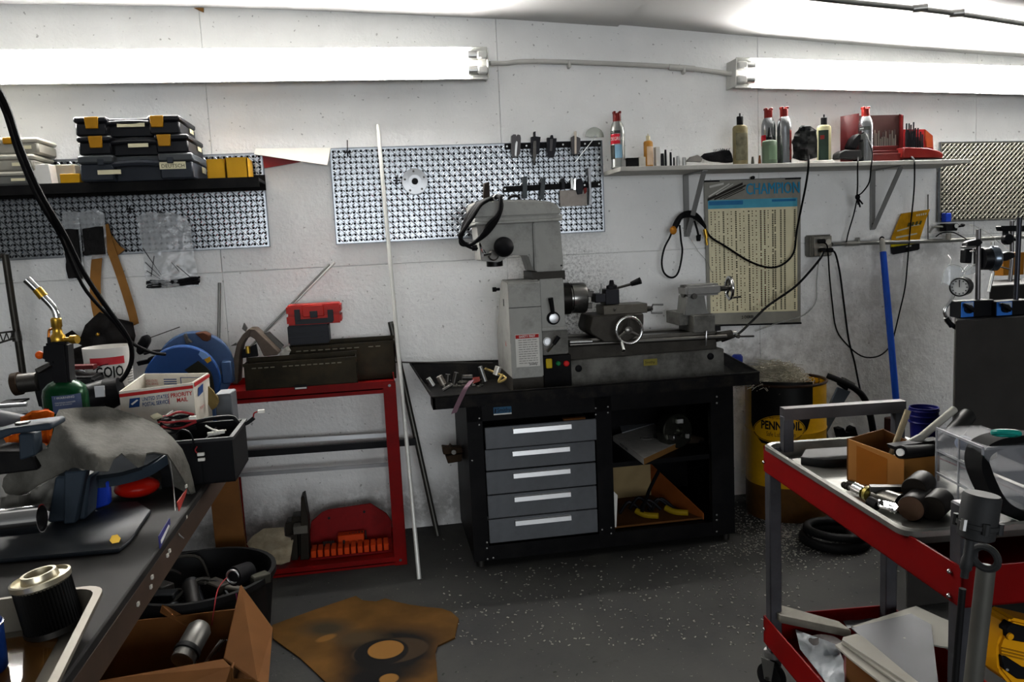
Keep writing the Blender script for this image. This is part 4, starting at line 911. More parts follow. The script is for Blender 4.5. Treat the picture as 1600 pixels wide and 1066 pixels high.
# lower shelf of the rack
BS = LZ+.005
m_ = MB(); m_.sheet([(385, 850), (395, 838), (412, 826), (443, 824), (445, 838), (458, 842), (456, 860), (453, 878), (438, 882), (420, 882), (400, 872)], lambda x, y: .36-.12*max(0, (870-y)/45)+.03*nz(x, y, .06, 4), 5, .006)
tag(m_.build('greasy_rag', M('greasy_rag', '#aa9f88', .9, var=.2, vs=12, dirt=.6, dcol='#5f4a28', bump=.4)), 'greasy cream rag on the lower rack shelf', 'rag')
D = .30; t = thing('machine_part', 'dark steel angle plate part standing beside the greasy rag', 'machine part', P(470, 885, D))
dkp = M('dark_casting', '#2c2822', .6, .4, var=.3, dirt=.4)
def zcl(v): return V(v.x, v.y, max(v.z, BS))
m_ = MB(); m_.prism([zcl(P(*p, D)) for p in ((470, 778), (475, 775), (482, 815), (484, 882), (470, 884))], (0, .08, 0), bev=.002); m_.build('upright_plate', dkp, t)
m_ = MB(); m_.prism([zcl(P(*p, D-.06)) for p in ((446, 818), (455, 816), (456, 809), (472, 807), (472, 880), (455, 880), (456, 838), (445, 838))], (0, .08, 0), bev=.002); m_.build('stepped_block', dkp, t)
MB().bp(458, 823, 481, 835, D+.01, .06, bev=.002).build('clamp_block', M('grey_casting', '#5c5952', .6, .4, var=.2), t)
m_ = MB(); m_.prism([zcl(P(*p, D-.01)) for p in ((455, 836), (464, 836), (466, 882), (456, 882))], (0, .06, 0)); m_.build('column', dkp, t)
D = .26; t = thing('drill_index', 'open red drill index with rows of holders on the lower rack shelf', 'drill index', P(545, 885, D))
rdx = M('index_red', '#7d1012', .45, var=.15, dirt=.35, dcol='#1d0808'); rdo = M('index_orange', '#b83a0e', .45, var=.12)
m_ = MB(); m_.prism([zcl(P(*p, D-.1)) for p in ((484, 880), (486, 816), (503, 801), (512, 797), (579, 787), (604, 803), (612, 815), (614, 875))], (0, .012, 0), bev=.002); m_.build('back_plate', rdx, t)
m_ = MB(); a = zcl(P(484, 884, D+.06)); b = zcl(P(614, 872, D+.06)); m_.span((a.x, -D-.06, BS), (b.x, -D+.09, BS+.010), bev=.002); m_.build('base_tray', rdx, t)
zr = P(545, 855, D+.05).z
for k in range(12):
    xa_ = a.x+.008+(b.x-a.x-.016)*k/12; MB().span((xa_, -D-.055, BS+.010), (xa_+(b.x-a.x)/12*.72, -D+.02, zr), bev=.002).build('drill_holder', rdo, t)
MB().bp(528, 836, 569, 851, D-.03, .05, bev=.003).build('upper_holder', rdo, t)
for k in range(8):
    x = 506+k*3 if k < 6 else 531+k; q = P(x, 850-k*.3, D-.02); MB().cyl(V(q.x, q.y, BS+.03), q+V(0, 0, .01), .0035, n=8).build('drill_bit', dsteel, t)
for k in range(9):
    x = 531+k*5; q = P(x, 836-k*.9, D-.05); MB().cyl(V(q.x, q.y, BS+.03), q, .003, n=8).build('drill_bit', dsteel, t)
for x, y in ((514, 810), (569, 800)): MB().cyl(P(x, y, D-.098), P(x, y, D-.1), .006, n=10).build('hole', inkk, t)

# ------------------------------------------------------------------ floor in front: tub, carton, cardboard sheet
D = 1.0; c_ = G(345, 925, 0); c_ = V(-.56, -.86, .0)
t = thing('rubber_tub', 'round black rubber tub of scrap parts on the floor', 'tub', c_)
def rim_r(z): return .20+.03*z/.26
rh = .22; e1 = P(428, 880, .86).x; cx_ = e1-.245
c_ = V(cx_, -.86, 0); t.location = c_; WL[t.name] = c_
MB().lathe([(.20, 0), (.215, .01), (.24, rh-.02), (.25, rh-.02), (.25, rh), (.235, rh), (.205, .02), (0, .02)], c_, (0, 0, 1), 40).build('tub_body', M('tub_rubber', '#0f0f10', .55, var=.2), t)
random.seed(3)
scr = [('#2b2a28', .08), ('#1b1a19', .0), ('#3b3935', .5), ('#15171a', .2)]
for k in range(18):
    an = random.random()*6.28; rr_ = random.random()**.5*.17; q = c_+V(math.cos(an)*rr_, math.sin(an)*rr_, .10+random.random()*.09)
    hx, me_ = scr[k % 4]; mt = M('scrap_%d' % (k % 4), hx, .5, me_, var=.3)
    m_ = MB(); ax_ = V(random.uniform(-1, 1), random.uniform(-1, 1), random.uniform(-.3, .8)).normalized()
    if k % 3 == 0: m_.cyl(q-ax_*.05, q+ax_*.05, .012+random.random()*.016, n=12); nm = 'scrap_rod'
    elif k % 3 == 1: m_.box(q, (.09, .05, .03), rot=random.random()*3, bev=.004); nm = 'scrap_block'
    else: m_.tube([q-ax_*.08, q+V(.02, .03, .03), q+ax_*.08], .006, 6); nm = 'scrap_hose'
    tag(m_.build(nm, mt), 'dark oily '+{'scrap_rod': 'round bar', 'scrap_block': 'rectangular block', 'scrap_hose': 'bent hose piece'}[nm]+' lying inside the round rubber tub', 'scrap', 'scrap parts in the rubber tub')
q = P(372, 895, .95); t = thing('small_motor', 'small dark motor with bright end ring on top of tub scrap', 'motor', q-V(0, 0, .03))
MB().cyl(q+V(-.01, -.03, .0), q+V(.03, .03, -.01), .032, n=20).build('body', blk, t); MB().torus(q+V(-.011, -.032, 0), .022, .004, (1, 3, 0)).build('end_ring', steel, t); MB().box(q+V(.07, 0, -.03), (.06, .04, .035), rot=.6, bev=.004).build('gearbox', M('olive_plastic', '#33322b', .6), t)
# open carton with motor parts
t = thing('open_carton', 'open cardboard carton of motor parts on the floor by the bench', 'carton', (-.42, -1.28, 0))
A_ = G(420, 1075, .02); zc = .27
f0, f1 = P(375, 917, 1.12), P(425, 985, 1.38)   # flap hinge corners approx
bx0, bx1, by0, by1 = -.78, -.30, -1.50, -1.12; ch = .19
def panel(pts, th, nm, lab=None): return MB().prism(pts, th).build(nm, card, t, lab, sm=0)
panel([(bx0, by1, .003), (bx1, by1, .003), (bx1, by1, ch), (bx0, by1, ch)], (0, .005, 0), 'back_panel')
panel([(bx1, by0, .003), (bx1, by1, .003), (bx1, by1, ch), (bx1, by0, ch)], (.005, 0, 0), 'side_panel')
panel([(bx0, by0, .003), (bx0, by1, .003), (bx0, by1, ch), (bx0, by0, ch)], (-.005, 0, 0), 'side_panel')
panel([(bx0, by0, .003), (bx1, by0, .003), (bx1, by0, ch), (bx0, by0, ch)], (0, -.005, 0), 'front_panel')
panel([(bx0, by0, .003), (bx1, by0, .003), (bx1, by1, .003), (bx0, by1, .003)], (0, 0, .004), 'bottom')
def g2(px, py, z): return G(px, py, z)
panel([g2(375, 916, .30), g2(424, 983, .19), g2(417, 1072, .16), g2(400, 1066, .17), g2(349, 1030, .19)], (.004, .0, .003), 'open_flap')
panel([(bx1, by0, ch), g2(349, 1032, .20), g2(180, 1062, .20), (bx0, by0, ch), (bx0+.1, by0-.1, ch-.06), (bx1-.02, by0-.1, ch-.06)], (0, 0, .004), 'front_flap')
panel([g2(349, 1060, .16), g2(402, 1062, .16), g2(410, 1085, .12), g2(350, 1090, .12)], (0, .0, -.004), 'torn_flap')
panel([g2(253, 945, .23), g2(262, 948, .22), g2(303, 972, .16), g2(296, 982, .15), g2(250, 956, .21)], (0, 0, -.004), 'inner_flap')
q = G(300, 1005, .16); t = thing('starter_motor', 'grey steel cylinder motor lying in the open carton', 'motor', q-V(0, 0, .05))
ax_ = (G(316, 972, .19)-G(285, 1028, .14)).normalized(); MB().lathe([(.026, -.07), (.034, -.065), (.036, 0), (.036, .05), (.026, .066), (.012, .07)], q, ax_, 24).build('case', M('motor_steel', '#5e5d5a', .4, .7, var=.2), t); MB().lathe([(.037, -.04), (.039, -.038), (.039, -.025), (.037, -.022)], q, ax_, 24).build('clamp_band', inkk, t)
tag(MB().tube([G(357, 900, .24), G(341, 920, .26), G(334, 955, .22), G(331, 985, .12), G(338, 1010, .05)], .0017, 6).build('red_wire', redw), 'thin red wire looping out of the open carton', 'wire')
tag(MB().tube([G(369, 928, .26), G(371, 945, .22), G(369, 958, .15)], .0017, 6).build('magenta_wire', M('magenta_wire', '#7a2a50', .5)), 'short magenta wire at the carton right flap', 'wire')
m_ = MB()
for k in range(5): m_.tube([G(318+k*6, 1038-k*5, .06), G(330+k*5, 1020-k*4, .10), G(345+k*3, 1000, .12)], .0022, 6)
tag(m_.build('wire_bundle', M('dull_wire', '#6d6866', .4, .4)), 'bundle of dull bare wires in the open carton', 'wire')
for k, (x, y, z) in enumerate(((345, 990, .09), (335, 1000, .07), (352, 985, .08), (290, 1040, .06), (262, 990, .08))):
    tag(MB().box(G(x, y, z), (.06, .05, .05), rot=k*.7, bev=.006).build('carton_part', M('dark_part', '#1c1917', .5, .2, var=.4)), 'dark small parts lying in the bottom of the open carton', 'part', 'small parts in the open carton')
# cardboard sheet on the floor
def cb_mat():
    mt = bpy.data.materials.new('stained_cardboard'); mt.use_nodes = True; nt = mt.node_tree; N = nt.nodes; L = nt.links; b = N['Principled BSDF']; b.inputs['Roughness'].default_value = .9; b.inputs['Specular IOR Level'].default_value = .05
    g = N.new('ShaderNodeNewGeometry')
    def el(c, rx, ry, rot, a, z, inv=False):
        mp = N.new('ShaderNodeMapping'); mp.vector_type = 'TEXTURE'; mp.inputs['Location'].default_value = c; mp.inputs['Rotation'].default_value = (0, 0, rot); mp.inputs['Scale'].default_value = (rx, ry, 1)
        L.new(g.outputs['Position'], mp.inputs['Vector']); l = N.new('ShaderNodeVectorMath'); l.operation = 'LENGTH'; L.new(mp.outputs[0], l.inputs[0])
        n = N.new('ShaderNodeTexNoise'); n.inputs['Scale'].default_value = 9; L.new(g.outputs['Position'], n.inputs['Vector'])
        ad = N.new('ShaderNodeMath'); ad.operation = 'MULTIPLY_ADD'; L.new(n.outputs['Fac'], ad.inputs[0]); ad.inputs[1].default_value = .35 if z else 0; L.new(l.outputs['Value'], ad.inputs[2])
        r = N.new('ShaderNodeMapRange'); r.clamp = True; r.inputs['From Min'].default_value = a[0]; r.inputs['From Max'].default_value = a[1]; r.inputs['To Min'].default_value = 1; r.inputs['To Max'].default_value = 0; L.new(ad.outputs[0], r.inputs['Value']); return r.outputs['Result']
    def mix(f, A, B):
        n = N.new('ShaderNodeMix'); n.data_type = 'RGBA'; L.new(f, n.inputs['Factor'])
        for k, q in (('A', A), ('B', B)):
            if isinstance(q, tuple): n.inputs[k].default_value = (*q, 1)
            else: L.new(q, n.inputs[k])
        return n.outputs['Result']
    n = N.new('ShaderNodeTexNoise'); n.inputs['Scale'].default_value = 7; n.inputs['Detail'].default_value = 7; L.new(g.outputs['Position'], n.inputs['Vector'])
    rp = N.new('ShaderNodeValToRGB'); rp.color_ramp.elements[0].position = .3; rp.color_ramp.elements[1].position = .7; rp.color_ramp.elements[0].color = (*rgb('#3c2912'), 1); rp.color_ramp.elements[1].color = (*rgb('#523819'), 1); L.new(n.outputs['Fac'], rp.inputs['Fac'])
    c = rp.outputs['Color']
    black = rgb('#111010')
    P2 = lambda x, y: tuple(G(x, y, 0))
    c = mix(el(P2(610, 1020), .20, .20, .2, (.75, 1.25), True), c, black)
    c = mix(el(P2(510, 985), .10, .07, -.3, (.6, 1.4), True), c, rgb('#2a241b'))
    c = mix(el(P2(560, 1000), .10, .06, -.3, (.6, 1.4), True), c, rgb('#33291c'))
    c = mix(el(P2(590, 1060), .16, .09, 0, (.6, 1.3), True), c, black)
    c = mix(el(P2(610, 1020), .125, .085, .0, (.96, 1.02), False), c, rgb('#2b2219'))
    c = mix(el(P2(596, 1022), .088, .090, .0, (.96, 1.02), False), c, black)
    c = mix(el(P2(603, 1018), .060, .062, .1, (.94, 1.0), False), c, rgb('#654722'))
    c = mix(el(P2(510, 1000), .035, .02, .5, (.8, 1.2), False), c, rgb('#5c411e'))
    c = mix(el(P2(608, 1064), .03, .03, .5, (.9, 1.05), False), c, rgb('#634621'))
    L.new(c, b.inputs['Base Color']); return mt
out = [(425, 978), (455, 967), (500, 951), (545, 936), (556, 932), (566, 939), (588, 941), (602, 936), (618, 941), (640, 946), (660, 949), (690, 952), (705, 957), (717, 968), (712, 985), (711, 997), (684, 1010), (680, 1022), (682, 1040), (684, 1066), (680, 1090), (560, 1090), (508, 1066), (470, 1030), (427, 999)]
m_ = MB(); m_.prism([G(x, y, .004) for x, y in out], (0, 0, .0025)); m_.prism([G(x, y, .004) for x, y in [(690, 957), (717, 970), (713, 985), (711, 997), (684, 1010), (690, 990)]], (0, 0, -.003))
tag(m_.build('cardboard_sheet', cb_mat(), sm=0), 'torn cardboard sheet with black spray paint rings on the floor', 'cardboard')
# ------------------------------------------------------------------ things on the middle panel
D = .03
t = thing('steel_flange', 'round bright steel flange hanging on the middle panel', 'flange', P(648, 306, D))
q = P(648, 284, .02); R_ = 19.5*mpp(.03); MB().lathe([(R_, 0), (R_, .012), (R_*.98, .014), (R_*.5, .016), (R_*.5, .022), (R_*.26, .022), (R_*.26, .006)], q, (0, -1, 0), 40).build('disc', M('turned_steel', '#8f9091', .32, .95, var=.1), t)
MB().cyl(q+V(0, -.008, 0), q+V(0, -.0225, 0), R_*.24, n=20).build('bore', inkk, t)
for k in range(5):
    an = k*2*PI/5+.4; p = q+V(math.cos(an)*R_*.78, -.0145, math.sin(an)*R_*.78); MB().cyl(p, p+V(0, -.001, 0), .005, n=10).build('bolt_hole', dsteel, t)
def magbar(x0, y0, x1, y1, label):
    a, b = P(x0, y0, .022), P(x1, y1, .022); u = V(0, 0, .013)
    m_ = MB(); m_.prism([a-u, b-u, b+u, a+u], (0, .012, 0)); t = thing('magnetic_bar', label, 'tool holder', (a+b)/2-u, 'black magnetic bars')
    m_.build('bar', blkm, t)
    for f in (.02, .22, .6, .83, .98): p = a.lerp(b, f); MB().cyl(p+V(0, -.002, 0), p, .004, n=10).build('screw', steel, t)
magbar(789, 229, 939, 224, 'upper black magnetic bar along the top of middle panel')
magbar(786, 296, 939, 288, 'lower black magnetic bar behind the milling head')
tool = M('tool_black', '#1b1b1e', .4, .5, var=.2); toolg = M('tool_grey', '#4a4849', .45, .4, var=.15)
def ptool(polys, label, d=.04, name='cutting_tool', mats=None, cat='tool', grp='tools on the magnetic bars', th=.018):
    allp = [p for pl in polys for p in pl]; t = thing(name, label, cat, P(sum(p[0] for p in allp)/len(allp), max(p[1] for p in allp), d), grp)
    for k, pl in enumerate(polys): MB().poly(pl, d+k*.004, th, bev=.001).build(('body', 'blade', 'insert', 'tip')[min(k, 3)], (mats or [tool, steel, dsteel])[min(k, 2)], t)
    return t
ptool([[(800, 212), (802, 210), (806, 210), (807, 214), (809, 210), (813, 211), (814, 216), (813, 240), (808, 246), (801, 246), (799, 238)], [(805, 224), (807, 220), (809, 222), (807, 245), (804, 243)]], 'grey forked tool at the left of upper bar', mats=[toolg, steel])
ptool([[(830, 214), (834, 213), (834, 206), (837, 205), (837, 213), (845, 214), (844, 222), (843, 240), (837, 242), (837, 258), (834, 258), (833, 242), (830, 240)], [(834, 220), (838, 220), (838, 245), (835, 258), (833, 245)]], 'black holder with long pointed blade, second on the upper bar', mats=[tool, dsteel])
ptool([[(855, 215), (860, 215), (861, 211), (864, 211), (865, 216), (870, 216), (868, 238), (865, 246), (857, 245), (855, 238)], [(860, 217), (864, 217), (863, 236), (859, 236)]], 'stubby black holder, third on the upper bar', mats=[tool, toolg])
ptool([[(893, 214), (897, 212), (903, 214), (907, 216), (907, 232), (903, 242), (895, 241), (893, 232)], [(898, 205), (901, 205), (901, 240), (898, 241)]], 'black holder with pale strip, fourth on the upper bar', mats=[toolg, M('pale_blade', '#b5aa9c', .4, .4)])
ptool([[(817, 276), (824, 275), (824, 310), (817, 310)]], 'left flat grey file on the lower bar', d=.045, name='flat_file', mats=[M('file_grey', '#3c4042', .5, .5)])
ptool([[(847, 278), (853, 276), (850, 311), (843, 311)]], 'right flat grey file leaning on the lower bar', d=.045, name='flat_file', mats=[M('file_grey', '#3c4042', .5, .5)])
ptool([[(878, 279), (882, 277), (883, 296), (878, 296)]], 'stubby black bit at left of the lower bar cluster', d=.045)
ptool([[(892, 278), (895, 277), (896, 296), (892, 295)]], 'thin steel bit in the lower bar cluster', d=.045, mats=[steel])
ptool([[(897, 279), (900, 278), (900, 297), (896, 297)]], 'bright square bit in the lower bar cluster', d=.047, mats=[chrome])
ptool([[(902, 280), (909, 278), (912, 290), (910, 303), (903, 304), (900, 295)]], 'thick black bit in the lower bar cluster', d=.047)
ptool([[(912, 294), (917, 293), (917, 300), (914, 303)]], 'small red tipped bit in the lower bar cluster', d=.047, mats=[redc])
ptool([[(919, 262), (923, 261), (924, 300), (925, 320), (920, 321), (921, 300)]], 'slim steel wrench hanging at right of the lower bar', d=.05, name='slim_wrench', mats=[M('wrench_grey', '#77787a', .35, .9)])
o = MB().bp(875, 297, 917, 322, .035, .004).build('paper_note', M('grimy_note', '#9d9690', .7, var=.15, dirt=.4)); tag(o, 'grimy paper note under the lower bar cluster', 'note')
t = thing('protractor_gauge', 'steel half round protractor gauge with arm at top right of panel', 'gauge', P(920, 250, .05))
m_ = MB(); c0_ = P(929, 214, .05); rr_ = 15*mpp(.05); m_.prism([c0_+V(math.cos(a_)*rr_, 0, math.sin(a_)*rr_) for a_ in [k*PI/16-.06 for k in range(17)]], (0, .003, 0)); m_.build('half_disc', M('gauge_steel', '#9a9b92', .25, .95), t)
m_ = MB(); a, b = P(931, 213, .053), P(899, 253, .053); m_.ribbon([a, a.lerp(b, .5), b], (.009, 0, .006), .002, 1); m_.build('arm', M('pale_steel', '#cfd0cc', .3, .8), t); MB().cyl(c0_+V(.002, 0, .001), c0_+V(.002, -.006, .001), .005, n=12).build('pivot', chrome, t)

# ------------------------------------------------------------------ lathe bench
t = thing('lathe_cabinet', 'black steel lathe stand with five grey drawers and open right bay', 'cabinet', (1.03, -.29, 0))
CX0, CX1, CY0, CY1, CZT = .474, 1.593, -.555, -.025, .68
cb = M('cabinet_black', '#0a0a0c', .5, spec=.08, var=.25, dirt=.35, dcol='#232120', ds=6)
def q_x(px, py=740): return P(px, py, -CY0).x
def q_z(py, px=850): return P(px, py, -CY0).z
dxl, dxr = q_x(758, 740), q_x(933, 735); bxl, bxr = q_x(958, 735), q_x(1112, 725)
zd0, zd1 = P(760, 853, -CY0).z, P(760, 660, -CY0).z
m_ = MB()
m_.span((CX0, CY0, .03), (dxl, CY0+.03, CZT)); m_.build('front_post', cb, t, sm=0)
MB().span((dxr, CY0, .03), (bxl, CY0+.03, CZT)).build('front_post', cb, t, sm=0); MB().span((bxr, CY0, .03), (CX1, CY0+.03, CZT)).build('front_post', cb, t, sm=0)
MB().span((CX0, CY0, zd1+.005), (CX1, CY0+.028, CZT)).build('top_rail', cb, t, sm=0)
MB().span((CX0, CY0+.001, .03), (CX1, CY0+.029, zd0-.002)).build('bottom_rail', cb, t, sm=0)
MB().span((CX0, CY0+.03, .03), (CX0+.003, CY1, CZT)).build('side_panel', cb, t, sm=0); MB().span((CX1-.003, CY0+.03, .03), (CX1, CY1, CZT)).build('side_panel', cb, t, sm=0)
MB().span((CX0, CY1-.003, .03), (CX1, CY1, CZT)).build('back_panel', cb, t, sm=0)
MB().span((dxr+.02, CY0+.03, .03), (dxr+.024, CY1, CZT)).build('divider', cb, t, sm=0)
MB().span((CX0, CY0+.03, CZT-.004), (CX1, CY1, CZT)).build('top_panel', cb, t, sm=0)
zsh = P(1040, 716, -CY0-.02).z
MB().span((dxr+.024, CY0+.02, zsh-.02), (CX1-.003, CY1-.003, zsh)).build('shelf', cb, t, sm=0)
MB().span((dxr+.024, CY0+.03, zd0-.03), (CX1-.003, CY1-.003, zd0-.01)).build('bay_floor', cb, t, sm=0)
for x in (CX0+.03, CX1-.03):
    for y in (CY0+.03, CY1-.03): MB().cyl((x, y, 0), (x, y, .03), .016, n=14).build('foot', dsteel, t)
rv = MB()
for px, py in ((748, 634), (758, 633), (749, 654), (749, 664), (761, 848), (761, 857), (762, 874), (771, 872), (931, 638), (931, 648), (950, 636), (950, 645), (955, 825), (955, 834), (941, 828), (1110, 603), (1120, 602), (1120, 620), (1120, 630), (1120, 805), (1120, 813), (1120, 831), (738, 720)):
    p = P(px, py, -CY0); rv.ball(p, (.0045, .003, .0045), 8, 6)
rv.build('rivets', M('rivet_steel', '#9a9a98', .35, .9), t, kind='stuff')
drg = M('drawer_grey', '#5f6266', .45, .1, var=.06, dirt=.35, dcol='#3a3835', ds=5)
ys = [(655, 700), (703, 736), (738, 773.5), (775, 811), (812.5, 849.5)]
for k, (y0, y1) in enumerate(ys):
    z1_, z0_ = P(764, y0+(9 if k == 0 else 0), -CY0).z, P(766, y1, -CY0).z
    off = .035 if k == 0 else .004
    if k == 0: z1_ -= .004; z0_ += .002
    dr = MB(); dr.span((dxl+.004, CY0-off, z0_+.001), (dxr-.006, CY0-off+.014, z1_), bev=.002); dr = dr.build('drawer', drg, t)
    if k == 0:
        bx_ = MB(); bx_.span((dxl+.01, CY0-off+.014, z0_+.01), (dxl+.013, CY0+.3, z1_-.02)); bx_.span((dxr-.014, CY0-off+.014, z0_+.01), (dxr-.011, CY0+.3, z1_-.02)); bx_.span((dxl+.01, CY0-off+.014, z0_+.01), (dxr-.011, CY0+.3, z0_+.013)); bx_.build('drawer_box', drg, dr, sm=0)
        MB().box((dxr-.09, CY0-off+.03, z1_-.001), (.09, .025, .012)).build('cardboard_strip', card, dr)
    hx0, hx1 = P(799+k*1.5, y0+16, -CY0).x, P(889+k*.8, y0+18, -CY0).x; hz = z1_-.022 if k else z1_-.020
    h_ = MB(); h_.prism([(hx0, CY0-off, hz+.012), (hx0, CY0-off-.012, hz+.009), (hx0, CY0-off-.014, hz-.009), (hx0, CY0-off-.010, hz-.009), (hx0, CY0-off-.009, hz+.006), (hx0, CY0-off, hz+.008)], (hx1-hx0, 0, 0)); h_.build('drawer_pull', M('pull_alu', '#cfd0d0', .35, .7, var=.06), dr, 'pale aluminium drawer pull', sm=0)
q = P(785, 641.5, -CY0); pl_ = MB().box(q+V(0, -.0015, 0), (.072, .002, .030)).build('name_badge', M('badge_blue', '#24506e', .4, var=.1), t)
MB().box(q+V(0, -.0028, -.0135), (.072, .001, .005)).build('badge_edge', inkw, pl_)
text('badge_text', 'Smithy', .024, q+V(-.022, -.003, -.006), (1, 0, 0), (0, 0, 1), M('badge_dark', '#0c1c30', .5), pl_, .02, squash=.85)
MB().prism([q+V(-.033, -.003, -.008), q+V(-.026, -.003, -.008), q+V(-.024, -.003, .010), q+V(-.031, -.003, .010)], (0, .001, 0)).build('badge_mark', M('badge_dark', '#0c1c30'), pl_)
# clamp bracket at left side
t = thing('side_clamp', 'rusty brown clamp fixed on the left side of lathe stand', 'clamp', P(710, 724, .3))
rst = M('rust_brown', '#2f2318', .7, .3, var=.3)
m_ = MB(); m_.poly([(691, 699), (703, 700), (704, 696), (708, 700), (722, 699), (724, 708), (693, 711)], .32, .05, bev=.003); m_.build('upper_jaw', rst, t)
m_ = MB(); m_.poly([(696, 713), (723, 709), (722, 721), (700, 725)], .32, .05, bev=.003); m_.build('lower_jaw', rst, t); MB().cyl(P(709, 707, .37), P(709, 707, .32), .01, n=10).build('bolt', dsteel, t)
# open bay contents
D = .50
t = thing('product_carton', 'flat white and brown carton with a round print on the bay shelf', 'carton', P(1010, 716, D))
a = G(958, 681, zsh+.025); b = G(1006, 717, zsh+.025); c_ = G(1064, 690, zsh+.025); d_ = G(1020, 662, zsh+.025)
m_ = MB(); m_.prism([a, b, c_, d_], (0, 0, -.0245)); pc = m_.build('carton_body', M('brown_kraft', '#7d5a30', .8, var=.12), t, sm=0)
m_ = MB(); m_.prism([p+V(0, 0, .0008) for p in (a, b, c_, d_)], (0, 0, -.0006)); m_.build('printed_top', M('dusty_white', '#b3b0aa', .7, var=.08, dirt=.4, dcol='#6d6862', ds=14), t, 'dusty white printed top')
nb = (b-a); nb.z = 0; nn_ = V(nb.y, -nb.x, 0).normalized()*.0012
m_ = MB(); m_.prism([a+nn_-V(0, 0, .024), b+nn_-V(0, 0, .024), b+nn_, a+nn_], -nn_*.4); sdp = m_.build('printed_side', M('side_white', '#b9b6b0', .7), t)
text('side_text', 'PRODUCT CODE', .014, a.lerp(b, .25)+nn_*1.6-V(0, 0, .017), nb.normalized(), (0, 0, 1), inkk, sdp, .02)
ctr = (a+c_)/2; MB().torus(ctr+V(.0, .0, .0012), .026, .002, (0, 0, 1), 28, 6).build('round_print', M('print_grey2', '#6f6c68', .7), t); MB().lathe([(.02, 0), (.019, .0012)], ctr+V(0, 0, .001), (0, 0, 1), 24).build('round_print', M('print_grey3', '#8c8984', .7), t)
o = MB().prism([G(968, 664, zsh+.03), G(1024, 650, zsh+.03), G(1026, 660, zsh+.03), G(972, 676, zsh+.03)], (0, 0, -.006)).build('plastic_packet', M('packet_grey', '#8d9094', .25, var=.2)); tag(o, 'pale plastic packet behind the flat white carton', 'packet')
D = .38; q = P(1053, 663, D)
t = thing('lathe_chuck', 'spare dark steel chuck standing on the bay shelf', 'chuck', V(q.x, q.y, zsh))
ax_ = V(.25, -1, .1).normalized(); rr_ = q.z-zsh-.001; rr_ = min(rr_, .075)
MB().lathe([(rr_*.7, -.03), (rr_, -.028), (rr_, .028), (rr_*.95, .032), (rr_*.3, .032), (rr_*.28, .01)], V(q.x, q.y, zsh+rr_+.001), ax_, 32).build('chuck_body', M('chuck_steel', '#55564f', .25, .9, var=.15), t)
for k in range(3):
    an = k*2*PI/3+.5; u_, w_, _ = frame(ax_); p = V(q.x, q.y, zsh+rr_+.001)+(u_*math.cos(an)+w_*math.sin(an))*rr_*.6+ax_*.045; MB().box(p, (.02, .03, .022), rot=an, bev=.002).build('jaw', steel, t)
tag(MB().lathe([(.03, 0), (.035, .003), (.035, .03), (.02, .04), (.018, .06), (.008, .062)], V(P(1033, 655, .3).x, -.3, zsh), (0, 0, 1), 20).build('steel_collet', steel), 'small steel fitting behind the spare chuck', 'fitting')
tag(MB().torus(P(1092, 692, .3)*1.0, .045, .007, (.3, .3, 1)).build('belt_loop', rub), 'dark rubber belt loop at the right of the bay shelf', 'belt')
m_ = MB(); m_.cyl(P(1075, 686, .33), P(1096, 690, .32), .022, n=16); tag(m_.build('grimy_cylinder', M('grimy_brown', '#3a3129', .6, var=.3)), 'grimy cylinder lying right of the spare chuck', 'cylinder')
zf = zd0-.0095
t = thing('parts_carton', 'open brown carton with tools in the lower bay', 'carton', (1.25, -.32, zf))
a, b = P(962, 822, .50), P(1100, 803, .50)
def pan2(pts, th, nm, mat=card): return MB().prism(pts, th).build(nm, mat, t, sm=0)
x0_, x1_ = a.x+.0, b.x-.005; y0_, y1_ = -.50, -.12; hh = .155
pan2([(x0_, y0_, zf), (x1_, y0_, zf), (x1_, y1_, zf), (x0_, y1_, zf)], (0, 0, .004), 'bottom'); pan2([(x0_, y1_, zf), (x1_-.1, y1_, zf), (x1_-.1, y1_, zf+hh), (x0_, y1_, zf+hh)], (0, .004, 0), 'back_panel', M('pale_card', '#8d7b58', .8, var=.12))
pan2([(x1_, y0_, zf), (x1_-.1, y1_, zf), (x1_-.1, y1_, zf+hh), (x1_, y0_, zf+.03)], (.004, 0, 0), 'side_panel', M('orange_card', '#8a4a1c', .8, var=.12)); pan2([(x0_, y0_, zf), (x0_, y1_, zf), (x0_, y1_, zf+hh), (x0_, y0_, zf+.06)], (-.004, 0, 0), 'side_panel')
pan2([(x0_, y0_, zf), (x1_, y0_, zf), (x1_, y0_, zf+.012), (x0_, y0_, zf+.012)], (0, .004, 0), 'front_panel')
o = MB().prism([P(959, 768, .53), P(965, 774, .53), P(963, 824, .53), P(959, 824, .53)], (0, .003, 0)).build('white_card', white, sm=0); tag(o, 'white card edge at the left of the lower bay', 'card')
for k, (x, y, l_) in enumerate(((1008, 808, .12), (1054, 800, .10))):
    q = P(x, y, .42); q.z = max(q.z, zf+.02); MB_ = MB(); MB_.tube([q-V(.03, -.03, -.012), q, q+V(.05, -.03, .0)], .013, 8); tag(MB_.build('yellow_pliers', M('yellow_grip', '#8d7410', .5, var=.2)), ('left', 'right')[k]+' yellow tool grip lying in the lower bay carton', 'tool', 'yellow grips in the lower bay')
for k, (x, y) in enumerate(((985, 795), (1015, 790), (1035, 800), (1000, 780), (1030, 785))):
    q = P(x, y, .34); q.z = max(q.z-.02, zf+.03); tag(MB().tube([q-V(.05, 0, .02), q+V(0, .02, .02), q+V(.05, -.01, -.02)], .008, 7).build('dark_tool', tool), 'dark hand tools heaped in the lower bay carton', 'tool', 'dark tools in the lower bay')
tag(MB().tube([P(1030, 735, .3), P(1015, 765, .35), P(1003, 800, .42)], .008, 8).build('pry_bar', blk), 'long black handle leaning out of the lower bay carton', 'tool')

